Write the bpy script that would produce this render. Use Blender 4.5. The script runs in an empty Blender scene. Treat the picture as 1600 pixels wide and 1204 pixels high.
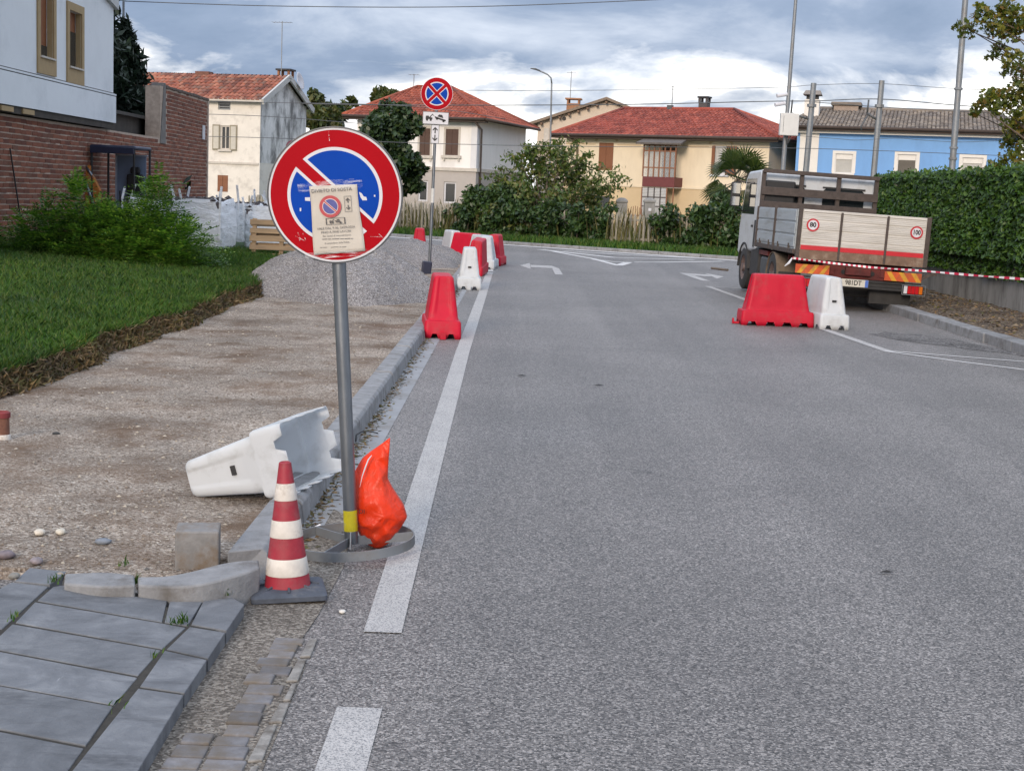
import bpy, math, random
import numpy as np
from mathutils import Vector, Matrix
random.seed(7); rng = np.random.default_rng(7)
SC = bpy.context.scene; COL = SC.collection
rad = math.radians

# ------------------------------------------------------------------ camera
SKY_OFF = (2.7, 5.1, 3.3)
EYE = 1.62; FPX = 2250.0; PITCH = rad(7.61); ROLL = math.atan(.041)
_c, _s = math.cos(PITCH), math.sin(PITCH)
DV = Vector((0, _c, -_s)); U0 = Vector((0, _s, _c)); XV = Vector((1, 0, 0))
RV = XV*math.cos(ROLL) + U0*math.sin(ROLL); UV = -XV*math.sin(ROLL) + U0*math.cos(ROLL)
CP = Vector((0, 0, EYE))
cam_d = bpy.data.cameras.new('camera'); cam = bpy.data.objects.new('camera', cam_d); COL.objects.link(cam)
cam_d.sensor_fit = 'HORIZONTAL'; cam_d.sensor_width = 36; cam_d.lens = 36*FPX/1600
cam_d.clip_start = .05; cam_d.clip_end = 3000
cam.matrix_world = Matrix(((RV.x, UV.x, -DV.x, 0), (RV.y, UV.y, -DV.y, 0), (RV.z, UV.z, -DV.z, EYE), (0, 0, 0, 1)))
SC.camera = cam
SC.render.resolution_x = 1024; SC.render.resolution_y = 770

# ------------------------------------------------------------------ world, sun, exposure
SUN_EL, SUN_AZ = rad(20), rad(196)          # azimuth clockwise from +Y: low light from behind the camera
SC.view_settings.view_transform = 'Standard'; SC.view_settings.look = 'None'
SC.view_settings.exposure = 0.92; SC.view_settings.gamma = 1; SC.view_settings.use_curve_mapping = False
W = bpy.data.worlds.new('World'); SC.world = W; W.use_nodes = True
wn, wl = W.node_tree.nodes, W.node_tree.links
wn.clear()
def WN(t, **k):
    n = wn.new(t)
    for a, b in k.items(): setattr(n, a, b)
    return n
wo = WN('ShaderNodeOutputWorld'); bg = WN('ShaderNodeBackground'); bg.inputs[1].default_value = .1
wl.new(bg.outputs[0], wo.inputs[0])
sky = WN('ShaderNodeTexSky', sky_type='NISHITA'); sky.sun_disc = False
sky.sun_elevation = SUN_EL; sky.sun_rotation = SUN_AZ; sky.air_density = 1; sky.dust_density = 2
tc = WN('ShaderNodeTexCoord'); sep = WN('ShaderNodeSeparateXYZ'); wl.new(tc.outputs['Generated'], sep.inputs[0])
def wmath(op, a, b=None, c=None, clamp=False):
    n = WN('ShaderNodeMath', operation=op, use_clamp=clamp)
    for i, v in enumerate((a, b, c)):
        if v is None: continue
        if isinstance(v, (int, float)): n.inputs[i].default_value = v
        else: wl.new(v, n.inputs[i])
    return n.outputs[0]
el = wmath('MAXIMUM', sep.outputs[2], 0.0)
# cloud-deck coordinates: far clouds flatten towards the horizon
cz = wmath('MULTIPLY', sep.outputs[2], 3.0)
cmb = WN('ShaderNodeCombineXYZ'); wl.new(sep.outputs[0], cmb.inputs[0]); wl.new(sep.outputs[1], cmb.inputs[1]); wl.new(cz, cmb.inputs[2])
def wnoise(scale, det, rough, off, dist=0):
    mp = WN('ShaderNodeMapping'); mp.inputs['Location'].default_value = off; mp.inputs['Scale'].default_value = (1.0, 1.0, 1)
    wl.new(cmb.outputs[0], mp.inputs[0])
    n = WN('ShaderNodeTexNoise'); n.inputs['Scale'].default_value = scale; n.inputs['Detail'].default_value = det
    n.inputs['Roughness'].default_value = rough; n.inputs['Distortion'].default_value = dist
    wl.new(mp.outputs[0], n.inputs['Vector']); return n.outputs[0]
def wramp(fac, stops):
    r = WN('ShaderNodeValToRGB'); e = r.color_ramp.elements
    e[0].position, e[0].color = stops[0][0], (*stops[0][1], 1); e[1].position, e[1].color = stops[-1][0], (*stops[-1][1], 1)
    for p, col in stops[1:-1]: q = e.new(p); q.color = (*col, 1)
    wl.new(fac, r.inputs[0]); return r.outputs[0]
n1 = wnoise(5.6, 10, .57, SKY_OFF, .35)
n2 = wnoise(5.5, 8, .58, (9.3, 4.2, 1), .3)
# deck thins out low over the horizon
thin = wmath('MULTIPLY_ADD', el, 3.6, -.262)
thin = wmath('MINIMUM', thin, .13)
cov = wmath('ADD', n1, thin)
mask = wramp(cov, [(.43, (0, 0, 0)), (.475, (.6, .6, .6)), (.55, (1, 1, 1))])
shade = wramp(n2, [(.30, (1.0, 1.48, 2.3)), (.50, (1.55, 2.08, 3.0)), (.70, (3.2, 3.75, 4.6))])
bright = WN('ShaderNodeMix', data_type='RGBA'); bright.inputs[0].default_value = .8
wl.new(sky.outputs[0], bright.inputs[6]); bright.inputs[7].default_value = (8.2, 8.3, 8.6, 1)
mx = WN('ShaderNodeMix', data_type='RGBA'); wl.new(mask, mx.inputs[0]); wl.new(bright.outputs[2], mx.inputs[6]); wl.new(shade, mx.inputs[7])
# overcast luminance rises towards the zenith
lum = WN('ShaderNodeCombineXYZ')      # and the far bluish air thins out overhead
for i_, g_ in enumerate((3.4, 2.8, 2.28)): wl.new(wmath('MULTIPLY_ADD', el, g_, .86), lum.inputs[i_])
lum = lum.outputs[0]
sc = WN('ShaderNodeMix', data_type='RGBA', blend_type='MULTIPLY'); sc.inputs[0].default_value = 1
wl.new(mx.outputs[2], sc.inputs[6]); wl.new(lum, sc.inputs[7])
wl.new(sc.outputs[2], bg.inputs[0])
sun_d = bpy.data.lights.new('sun', 'SUN'); sun_d.energy = 1.5; sun_d.angle = rad(16); sun_d.color = (1, .84, .68)
sun = bpy.data.objects.new('sun', sun_d); COL.objects.link(sun)
sdir = Vector((math.sin(SUN_AZ)*math.cos(SUN_EL), math.cos(SUN_AZ)*math.cos(SUN_EL), math.sin(SUN_EL)))
sun.rotation_euler = sdir.to_track_quat('Z', 'Y').to_euler()

# ------------------------------------------------------------------ measuring helpers (photo pixel -> place in the world)
def ray(px, py): return DV + RV*((px-800)/FPX) + UV*((602-py)/FPX)
def G(px, py, z=0):
    v = ray(px, py); return CP + v*((z-EYE)/v.z)
def D(px, py, Y):
    v = ray(px, py); return CP + v*(Y/v.y)
def PX(px, py, X):
    v = ray(px, py); return CP + v*(X/v.x)

# ------------------------------------------------------------------ mesh helpers
class MB:
    def __init__(s): s.v = []; s.f = []
    def add(s, vs, fs):
        o = len(s.v); s.v += [tuple(q) for q in vs]; s.f += [tuple(i+o for i in f) for f in fs]; return s
    def box(s, a, b, M=None):
        x0, y0, z0 = a; x1, y1, z1 = b
        vs = [Vector(q) for q in ((x0,y0,z0),(x1,y0,z0),(x1,y1,z0),(x0,y1,z0),(x0,y0,z1),(x1,y0,z1),(x1,y1,z1),(x0,y1,z1))]
        if M is not None: vs = [M @ q for q in vs]
        return s.add(vs, [(0,3,2,1),(4,5,6,7),(0,1,5,4),(1,2,6,5),(2,3,7,6),(3,0,4,7)])
    def bar(s, p0, p1, w, h, up=(0,0,1)):
        p0, p1 = Vector(p0), Vector(p1); d = (p1-p0); L = d.length; d.normalize(); up = Vector(up)
        x = d.cross(up); x.normalize(); z = x.cross(d)
        M = Matrix(((x.x,d.x,z.x,p0.x),(x.y,d.y,z.y,p0.y),(x.z,d.z,z.z,p0.z),(0,0,0,1)))
        return s.box((-w/2,0,-h/2), (w/2,L,h/2), M)
    def tube(s, pts, r, n=8, cap=True):
        pts = [Vector(p) for p in pts]; k = len(pts); rr = r if isinstance(r, (list, tuple)) else [r]*k
        vs = []; prev = None
        for i, p in enumerate(pts):
            d = (pts[min(i+1,k-1)]-pts[max(i-1,0)]).normalized()
            a = prev if prev is not None else (Vector((1,0,0)) if abs(d.x) < .9 else Vector((0,1,0)))
            b = d.cross(a).normalized(); a = b.cross(d).normalized(); prev = a
            for j in range(n):
                t = 2*math.pi*j/n; vs.append(p + (a*math.cos(t)+b*math.sin(t))*rr[i])
        fs = [(i*n+j, i*n+(j+1)%n, (i+1)*n+(j+1)%n, (i+1)*n+j) for i in range(k-1) for j in range(n)]
        if cap: fs += [tuple(range(n-1,-1,-1)), tuple((k-1)*n+j for j in range(n))]
        return s.add(vs, fs)
    def prism(s, poly, z0, z1, M=None):
        n = len(poly); vs = [Vector((p[0],p[1],z0)) for p in poly]+[Vector((p[0],p[1],z1)) for p in poly]
        if M is not None: vs = [M @ q for q in vs]
        return s.add(vs, [tuple(range(n-1,-1,-1)), tuple(range(n,2*n))]+[(i,(i+1)%n,n+(i+1)%n,n+i) for i in range(n)])
    def lathe(s, prof, n=24, M=None, cap=True):
        vs = []
        for r, z in prof:
            for j in range(n):
                t = 2*math.pi*j/n; q = Vector((r*math.cos(t), r*math.sin(t), z)); vs.append(M @ q if M is not None else q)
        k = len(prof)
        fs = [(i*n+j, i*n+(j+1)%n, (i+1)*n+(j+1)%n, (i+1)*n+j) for i in range(k-1) for j in range(n)]
        if cap: fs += [tuple(range(n-1,-1,-1)), tuple((k-1)*n+j for j in range(n))]
        return s.add(vs, fs)
    def loft(s, rings, cap0=True, cap1=True):
        n = len(rings[0]); k = len(rings); vs = [q for r in rings for q in r]
        fs = [(i*n+j, i*n+(j+1)%n, (i+1)*n+(j+1)%n, (i+1)*n+j) for i in range(k-1) for j in range(n)]
        if cap0: fs.append(tuple(range(n-1,-1,-1)))
        if cap1: fs.append(tuple((k-1)*n+j for j in range(n)))
        return s.add(vs, fs)
    def mesh(s, name, off=None):
        m = bpy.data.meshes.new(name)
        v = s.v if off is None else [(a-off[0], b-off[1], c-off[2]) for a, b, c in s.v]
        m.from_pydata(v, [], s.f); m.update(); return m
    def build(s, name, mat, parent=None, off=None, smooth=False, bevel=0, **props):
        return obj(name, s.mesh(name, off), mat, parent, smooth=smooth, bevel=bevel, **props)
def obj(name, mesh, mat=None, parent=None, loc=None, smooth=False, bevel=0, **props):
    o = bpy.data.objects.new(name, mesh); COL.objects.link(o)
    if parent is not None: o.parent = parent
    if loc is not None: o.location = loc
    if mat is not None and mesh is not None and not mesh.materials: mesh.materials.append(mat)
    if smooth and mesh is not None:
        mesh.polygons.foreach_set('use_smooth', [True]*len(mesh.polygons))
        if smooth != True: mesh.set_sharp_from_angle(angle=rad(smooth))
    if bevel:
        b = o.modifiers.new('bevel', 'BEVEL'); b.width = bevel; b.segments = 2; b.limit_method = 'ANGLE'
    for k, v in props.items(): o[k] = v
    return o
def thing(name, label, cat, loc=(0,0,0), rz=0, group=None, tilt=None):
    o = bpy.data.objects.new(name, None); COL.objects.link(o); o.location = loc; o.empty_display_size = .1
    o.rotation_euler = tilt if tilt is not None else (0, 0, rz)
    o['label'] = label; o['category'] = cat
    if group: o['group'] = group
    return o
def tag(o, label, cat, group=None):
    o['label'] = label; o['category'] = cat
    if group: o['group'] = group
    return o
def struct(name, loc=(0,0,0)):
    o = bpy.data.objects.new(name, None); COL.objects.link(o); o.location = loc; o['kind'] = 'structure'; return o
def np_mesh(name, verts, nper, faces_per=None):
    """verts (N, nper, 3): N separate n-gons"""
    N = len(verts); m = bpy.data.meshes.new(name)
    m.vertices.add(N*nper); m.vertices.foreach_set('co', np.ascontiguousarray(verts, dtype=np.float32).ravel())
    m.loops.add(N*nper); m.loops.foreach_set('vertex_index', np.arange(N*nper, dtype=np.int32))
    m.polygons.add(N); m.polygons.foreach_set('loop_start', np.arange(0, N*nper, nper, dtype=np.int32))
    m.update(calc_edges=True); m.validate(); return m
def text(body, size, mat, parent, M, name='lettering', align='CENTER', sx=1, bold=0):
    cu = bpy.data.curves.new('t', 'FONT'); cu.body = body; cu.size = size; cu.align_x = align; cu.align_y = 'CENTER'
    cu.fill_mode = 'FRONT'; cu.offset = bold; cu.resolution_u = 3
    t = bpy.data.objects.new('t', cu); COL.objects.link(t)
    bpy.context.view_layer.update()
    me = bpy.data.meshes.new_from_object(t.evaluated_get(bpy.context.evaluated_depsgraph_get()))
    bpy.data.objects.remove(t); me.transform(M @ Matrix.Diagonal((sx, 1, 1, 1))); me.materials.clear()
    return obj(name, me, mat, parent)
def noise2(x, y, seed=0):
    v = 0
    for i, (f, a) in enumerate(((1, .5), (2.1, .27), (4.3, .14), (9.1, .07), (18.7, .035))):
        p = seed*1.7+i*2.3
        v = v + a*np.sin(x*f*1.31+p+1.7*np.sin(y*f*.83+p*1.3))*np.cos(y*f*1.17-p+1.3*np.sin(x*f*.71+p))
    return v
def grid_mesh(name, xs, ys, zf):
    X, Y = np.meshgrid(xs, ys); Z = zf(X, Y); nx, ny = len(xs), len(ys)
    v = np.stack([X, Y, Z], -1).reshape(-1, 3)
    i = np.arange((ny-1)*nx).reshape(ny-1, nx)[:, :-1].ravel()
    m = bpy.data.meshes.new(name); m.from_pydata(v.tolist(), [], np.stack([i, i+1, i+nx+1, i+nx], -1).tolist()); m.update(); return m

# ------------------------------------------------------------------ materials
def nodes(name):
    m = bpy.data.materials.new(name); m.use_nodes = True; nt = m.node_tree; b = nt.nodes['Principled BSDF']; return m, nt, b
def ramp(nt, fac, stops):
    r = nt.nodes.new('ShaderNodeValToRGB'); e = r.color_ramp.elements
    e[0].position, e[0].color = stops[0][0], (*stops[0][1], 1); e[1].position, e[1].color = stops[-1][0], (*stops[-1][1], 1)
    for p, c in stops[1:-1]: q = e.new(p); q.color = (*c, 1)
    nt.links.new(fac, r.inputs[0]); return r.outputs[0]
def tnoise(nt, scale, det=5, rough=.6, coord='Object', stretch=None, dist=0):
    t = nt.nodes.new('ShaderNodeTexCoord'); n = nt.nodes.new('ShaderNodeTexNoise')
    n.inputs['Scale'].default_value = scale; n.inputs['Detail'].default_value = det; n.inputs['Roughness'].default_value = rough
    n.inputs['Distortion'].default_value = dist
    v = t.outputs[coord]
    if stretch:
        mp = nt.nodes.new('ShaderNodeMapping'); mp.inputs['Scale'].default_value = stretch; nt.links.new(v, mp.inputs[0]); v = mp.outputs[0]
    nt.links.new(v, n.inputs['Vector']); return n.outputs[0]
def mixc(nt, a, b, fac, mode='MIX'):
    n = nt.nodes.new('ShaderNodeMix'); n.data_type = 'RGBA'; n.blend_type = mode
    for i, v in ((0, fac), (6, a), (7, b)):
        if hasattr(v, 'is_linked') or hasattr(v, 'links'): nt.links.new(v, n.inputs[i])
        elif isinstance(v, (int, float)): n.inputs[i].default_value = v if i == 0 else (v, v, v, 1)
        else: n.inputs[i].default_value = (*v, 1)
    return n.outputs[2]
def bump(nt, b, h, strength=.5, dist=.01):
    n = nt.nodes.new('ShaderNodeBump'); n.inputs['Strength'].default_value = strength; n.inputs['Distance'].default_value = dist
    nt.links.new(h, n.inputs['Height']); nt.links.new(n.outputs[0], b.inputs['Normal'])
def rnd(nt): return nt.nodes.new('ShaderNodeObjectInfo').outputs['Random']
def mat(name, col, rough=.7, var=.18, scale=6, metal=0, spec=.5, bmp=0, bscale=60, dirt=None, dscale=2.5, dlo=.5, dhi=.7, orand=0, stretch=None, coat=0, bdist=.004):
    m, nt, b = nodes(name); c = np.array(col)
    out = ramp(nt, tnoise(nt, scale, 6, .65, stretch=stretch), [(.28, tuple(c*(1-var))), (.72, tuple(np.minimum(c*(1+var), 1)))])
    if dirt is not None:
        f = ramp(nt, tnoise(nt, dscale, 7, .7, stretch=stretch), [(dlo, (0,0,0)), (dhi, (1,1,1))]); out = mixc(nt, out, dirt, f)
    if orand:
        h = nt.nodes.new('ShaderNodeMapRange'); h.inputs[3].default_value = 1-orand; h.inputs[4].default_value = 1+orand
        nt.links.new(rnd(nt), h.inputs[0]); out = mixc(nt, out, h.outputs[0], 1.0, 'MULTIPLY')
    nt.links.new(out, b.inputs['Base Color'])
    b.inputs['Roughness'].default_value = rough; b.inputs['Metallic'].default_value = metal; b.inputs['Specular IOR Level'].default_value = spec
    b.inputs['Coat Weight'].default_value = coat
    if bmp: bump(nt, b, tnoise(nt, bscale, 5, .7, stretch=stretch), bmp, bdist)
    return m
def leafmat(name, cols, trans=.3, rough=.5, spec=.4, patch=1.3):
    m, nt, b = nodes(name); g = nt.nodes.new('ShaderNodeNewGeometry')
    n = len(cols); out = ramp(nt, g.outputs['Random Per Island'], [(i/(n-1), c) for i, c in enumerate(cols)])
    out = mixc(nt, out, ramp(nt, tnoise(nt, patch, 4, .6), [(.32, (.68,.70,.72)), (.68, (1.28,1.24,1.12))]), 1.0, 'MULTIPLY')
    nt.links.new(out, b.inputs['Base Color']); b.inputs['Roughness'].default_value = rough; b.inputs['Specular IOR Level'].default_value = spec
    t = nt.nodes.new('ShaderNodeBsdfTranslucent'); nt.links.new(mixc(nt, out, (1.15, 1.25, .6), 1.0, 'MULTIPLY'), t.inputs[0])
    mx = nt.nodes.new('ShaderNodeMixShader'); mx.inputs[0].default_value = trans
    o = nt.nodes['Material Output']; nt.links.new(b.outputs[0], mx.inputs[1]); nt.links.new(t.outputs[0], mx.inputs[2]); nt.links.new(mx.outputs[0], o.inputs[0])
    return m
def speckle(name, stops, scale, big=(.85, 1.1), bigscale=.35, rough=.9, bmp=.6, tint=None, blotch=None, coord='Object', spec=.3, lanes=False):
    """stone chips: voronoi cells in a colour range with a slow large variation"""
    m, nt, b = nodes(name); t = nt.nodes.new('ShaderNodeTexCoord'); v = nt.nodes.new('ShaderNodeTexVoronoi'); v.inputs['Scale'].default_value = scale
    nt.links.new(t.outputs[coord], v.inputs['Vector'])
    s = nt.nodes.new('ShaderNodeSeparateColor'); nt.links.new(v.outputs['Color'], s.inputs[0])
    out = ramp(nt, s.outputs[0], stops)
    if blotch:
        col, sc_, lo, hi = blotch
        f = ramp(nt, tnoise(nt, sc_, 7, .68), [(lo, (0,0,0)), (hi, (1,1,1))]); out = mixc(nt, out, col, f)
    f2 = ramp(nt, tnoise(nt, bigscale, 6, .6), [(.3, (big[0],)*3), (.7, (big[1],)*3)])
    out = mixc(nt, out, f2, 1.0, 'MULTIPLY')
    if lanes:      # tyre-polished bands along the street, damp stains and hairline cracks
        w1 = ramp(nt, tnoise(nt, 1.1, 4, .55, stretch=(1, .035, 1)), [(.35, (.84,)*3), (.65, (1.13,)*3)]); out = mixc(nt, out, w1, 1.0, 'MULTIPLY')
        st = ramp(nt, tnoise(nt, 1.7, 8, .72, dist=.8), [(.60, (1, 1, 1)), (.74, (.72, .71, .72))]); out = mixc(nt, out, st, 1.0, 'MULTIPLY')
        ck = nt.nodes.new('ShaderNodeTexVoronoi'); ck.feature = 'DISTANCE_TO_EDGE'; ck.inputs['Scale'].default_value = .33
        mp = nt.nodes.new('ShaderNodeMapping'); nt.links.new(t.outputs[coord], mp.inputs[0])
        ad = nt.nodes.new('ShaderNodeMix'); ad.data_type = 'RGBA'; ad.blend_type = 'ADD'; ad.inputs[0].default_value = .5; nt.links.new(mp.outputs[0], ad.inputs[6])
        nn = nt.nodes.new('ShaderNodeTexNoise'); nn.inputs['Scale'].default_value = 2.2; nn.inputs['Detail'].default_value = 8; nt.links.new(t.outputs[coord], nn.inputs['Vector']); nt.links.new(nn.outputs['Color'], ad.inputs[7])
        nt.links.new(ad.outputs[2], ck.inputs['Vector'])
        ln = ramp(nt, ck.outputs['Distance'], [(.0, (.45,)*3), (.004, (1, 1, 1))]); gate = ramp(nt, tnoise(nt, .35, 3), [(.52, (0, 0, 0)), (.60, (1, 1, 1))])
        out = mixc(nt, out, mixc(nt, (1, 1, 1), ln, gate), 1.0, 'MULTIPLY')
    nt.links.new(out, b.inputs['Base Color']); b.inputs['Roughness'].default_value = rough; b.inputs['Specular IOR Level'].default_value = spec
    if bmp: bump(nt, b, v.outputs['Distance'], bmp, .006)
    return m
# palette
M_asphalt = speckle('asphalt', [(0, (.024,.022,.0207)), (.25, (.084,.0768,.0717)), (.7, (.172,.1575,.147)), (1, (.35,.321,.30))], 142, (.80, 1.16), .40, .58, .6, spec=.55, lanes=True)
M_patch = speckle('old_asphalt', [(0, (.03,.028,.027)), (.5, (.11,.103,.10)), (1, (.30,.285,.275))], 60, (.55, 1.15), 2.2, .8, .9)
def paintmat(name, col, wear_lo, wear_hi):
    m, nt, b = nodes(name)
    base = ramp(nt, tnoise(nt, 3, 5), [(.3, tuple(np.array(col)*.86)), (.7, col)])
    f = ramp(nt, tnoise(nt, 150, 3, .7), [(wear_lo, (1,1,1)), (wear_hi, (0,0,0))])
    nt.links.new(mixc(nt, base, (.16,.16,.165), f), b.inputs['Base Color']); b.inputs['Roughness'].default_value = .8
    bump(nt, b, tnoise(nt, 140, 3), .4, .004); return m
M_paint = paintmat('road_paint', (.46,.44,.42), .39, .52)
M_paint2 = paintmat('road_paint_clean', (.55,.535,.52), .30, .42)
M_kerb = mat('kerb_concrete', (.225,.226,.23), .85, .25, 9, bmp=.7, bscale=60, dirt=(.105,.095,.085), dscale=5, dlo=.50, dhi=.72, orand=.12, bdist=.007)
M_gutter = mat('gutter_concrete', (.25,.255,.265), .8, .15, 4, bmp=.25, bscale=50, dirt=(.16,.145,.125), dscale=2.2, dlo=.5, dhi=.75)
M_grit = speckle('gutter_grit', [(0, (.07,.06,.05)), (.5, (.15,.13,.11)), (1, (.3,.27,.23))], 110, (.7, 1.15), 2.0, .95, .8)
def slabmat():
    m, nt, b = nodes('slate_slab')
    out = ramp(nt, tnoise(nt, 5, 8, .7, dist=.6), [(.25, (.080,.086,.095)), (.5, (.135,.142,.154)), (.75, (.225,.233,.243))])
    f = ramp(nt, tnoise(nt, 2.2, 6, .7, stretch=(1, 3, 1)), [(.55, (0,0,0)), (.72, (1,1,1))]); out = mixc(nt, out, (.060,.063,.070), f)
    g = ramp(nt, tnoise(nt, 60, 4, .7), [(.66, (0,0,0)), (.78, (1,1,1))]); out = mixc(nt, out, (.28,.28,.28), g)
    h = nt.nodes.new('ShaderNodeMapRange'); h.inputs[3].default_value = .86; h.inputs[4].default_value = 1.14
    nt.links.new(rnd(nt), h.inputs[0]); out = mixc(nt, out, h.outputs[0], 1.0, 'MULTIPLY')
    nt.links.new(out, b.inputs['Base Color']); b.inputs['Roughness'].default_value = .72
    sc2 = ramp(nt, tnoise(nt, 9, 9, .75, stretch=(1, .12, 1), dist=1.2), [(.69, (0,0,0)), (.72, (1,1,1))]); out = mixc(nt, out, (.30,.31,.32), sc2); nt.links.new(out, b.inputs['Base Color'])
    bump(nt, b, tnoise(nt, 26, 9, .76, dist=.5), .8, .008); return m
M_slab = slabmat()
M_joint = mat('joint_soil', (.03,.027,.022), .95, .35, 30, bmp=.6)
M_porphyry = mat('cobble_stone', (.15,.145,.15), .8, .3, 22, bmp=.6, bscale=60, orand=.22, dirt=(.125,.105,.085), dscale=9, dlo=.40, dhi=.62)
M_dirt = speckle('dirt', [(0, (.10,.076,.056)), (.35, (.235,.19,.15)), (.8, (.355,.30,.248)), (1, (.54,.48,.41))], 100, (.66, 1.2), .9, .95, 1.0, blotch=((.135,.086,.054), 1.5, .45, .68))
M_pebble = leafmat('pebbles', [(.15,.115,.09), (.22,.18,.15), (.30,.26,.22), (.42,.38,.33), (.12,.115,.115)], 0, .9, .3)
M_gravel = speckle('gravel', [(0, (.085,.08,.08)), (.45, (.185,.172,.168)), (.8, (.28,.262,.256)), (1, (.42,.40,.39))], 95, (.82, 1.12), .8, .95, .8)
M_chip = leafmat('gravel_chips', [(.10,.094,.092), (.18,.168,.163), (.27,.253,.247), (.37,.35,.34)], 0, .9, .3)
M_soil = mat('soil', (.075,.052,.038), .95, .5, 14, bmp=1, bscale=40, bdist=.02)
M_lawn = mat('lawn_ground', (.028,.060,.016), .95, .45, 2.2, bmp=.8, bscale=60)
M_grass = leafmat('grass_blades', [(.015,.048,.008), (.030,.090,.011), (.050,.128,.015), (.076,.145,.021), (.12,.14,.034)], .25, .6)
M_deadgrass = leafmat('dead_roots', [(.09,.06,.035), (.17,.11,.06), (.25,.17,.09), (.10,.10,.03), (.05,.035,.025)], .1, .8)
M_ground = mat('far_ground', (.10,.11,.06), .95, .4, .3)
M_verge = speckle('verge_dirt', [(0, (.05,.036,.028)), (.5, (.11,.082,.06)), (.85, (.19,.15,.11)), (1, (.34,.28,.20))], 38, (.6, 1.2), 1.2, .95, 1.0, blotch=((.06,.042,.03), 1.6, .48, .66))
M_wallconc = mat('wall_concrete', (.23,.225,.215), .9, .25, 5, bmp=.6, bscale=30, dirt=(.075,.07,.062), dscale=2.2, dlo=.48, dhi=.72, stretch=(1,1,.35))

# ------------------------------------------------------------------ ground and road
gm = MB(); gm.add([(-900,-60,-.06),(900,-60,-.06),(900,1800,-.06),(-900,1800,-.06)], [(0,1,2,3)])
gm.build('ground', M_ground, kind='structure')
rm = MB(); rm.add([(-45,-6,0),(45,-6,0),(45,62,0),(-45,62,0)], [(0,1,2,3)])
road = rm.build('road', M_asphalt, kind='structure')
def strip(name, pts, w, z, m, parent):
    """painted stripe along a ground polyline"""
    b = MB(); P = [Vector((p[0], p[1], 0)) for p in pts]
    L = []; R_ = []
    for i, p in enumerate(P):
        d = (P[min(i+1,len(P)-1)]-P[max(i-1,0)]).normalized(); n = Vector((-d.y, d.x, 0))*w/2
        L.append(p+n); R_.append(p-n)
    vs = [(q.x,q.y,z) for q in L]+[(q.x,q.y,z) for q in R_]; k = len(P)
    b.add(vs, [(k+i, k+i+1, i+1, i) for i in range(k-1)]); return b.build(name, m, parent)
strip('lane_dash', [(-.43,1.0),(-.436,4.34)], .142, .004, M_paint, road)
strip('edge_line', [(-.438,5.12),(-.465,8.1),(-.515,14.5),(-.53,22.9),(-.55,29.3)], .14, .004, M_paint, road)
strip('edge_line', [(-.55,29.7),(-.56,30.6)], .13, .004, M_paint2, road)
strip('parking_line', [(3.66,27.6),(3.86,24.2),(4.08,19.1),(4.28,16.3)], .12, .004, M_paint, road)
strip('parking_line', [(4.25,16.36),(4.9,15.5),(5.75,14.6)], .07, .0045, M_paint2, road)
strip('parking_line', [(4.25,16.42),(5.0,16.1),(5.85,15.75)], .07, .005, M_paint2, road)
strip('parking_line', [(3.66,27.55),(4.6,27.2)], .10, .0045, M_paint, road)
def ground_poly(name, pix, z, m, parent, n=1):
    b = MB(); b.add([tuple(G(*p).xy)+(z,) for p in pix], [tuple(range(len(pix)))]); return b.build(name, m, parent)
a = MB(); a.add([(.79,29.5,.004),(.95,29.5,.004),(.93,31.9,.004),(.80,33.0,.004),(.78,31.9,.004)], [(0,1,2,3,4)])
a.add([(.31,32.0,.004),(.785,31.95,.004),(.80,33.0,.004),(.31,33.0,.004)], [(0,1,2,3)]); a.add([(.06,32.6,.004),(.30,31.2,.004),(.30,33.9,.004)], [(0,1,2)])
a.build('turn_arrow', M_paint, road)
a = MB(); a.add([(3.78,29.4,.004),(3.95,29.4,.004),(3.86,31.3,.004),(3.72,32.2,.004),(3.62,32.2,.004)], [(0,1,2,3,4)])
a.add([(3.87,31.35,.004),(4.22,31.1,.004),(4.22,31.9,.004),(3.73,32.2,.004)], [(0,1,2,3)]); a.add([(4.22,30.4,.004),(4.50,31.3,.004),(4.24,32.6,.004)], [(0,1,2)])
a.build('turn_arrow', M_paint, road)
for pix, w in (([(864,393),(927,404.5),(966,415)], .16), ([(844,390),(959,402.5),(1085,406)], .30), ([(927,405.5),(962,409.5),(1030,410),(1130,408.5)], .22),
               ([(880,392),(985,399),(1095,403.5)], .22), ([(966,415),(985,409)], .22), ([(905,394),(1010,399),(1120,405)], .18)):
    strip('traffic_island_line', [G(*p).xy for p in pix], w, .0045+.0006*w*3, M_paint2, road)
# far side of the junction: pale kerb and grass verge
E_ = Vector((.80,-.60,0)); N_ = Vector((.60,.80,0)); O_ = Vector((1.2,44.3,0))
def J(u, n, z=0): q = O_+E_*u+N_*n; return (q.x, q.y, z)
k = MB()
for (u0, u1) in ((-34, 26),):
    k.add([J(u0,-.45,.004),J(u1,-.45,.004),J(u1,.02,.004),J(u0,.02,.004)], [(0,1,2,3)])
k.build('kerb_strip', M_paint2, road)
fk = struct('far_kerb')
for i in range(40):
    u = -30+i*1.4; b = MB(); P = [J(u,.05),J(u+1.38,.05),J(u+1.38,.2),J(u,.2)]; b.prism([p[:2] for p in P], 0, .10); b.build('kerbstone', M_kerb, fk, bevel=.01)
vg = MB(); vg.add([J(-40,.2,.09),J(30,.2,.09),J(30,16,.02),J(-40,16,.02)], [(0,1,2,3)]); vg.build('far_verge', M_lawn, kind='structure')
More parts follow.
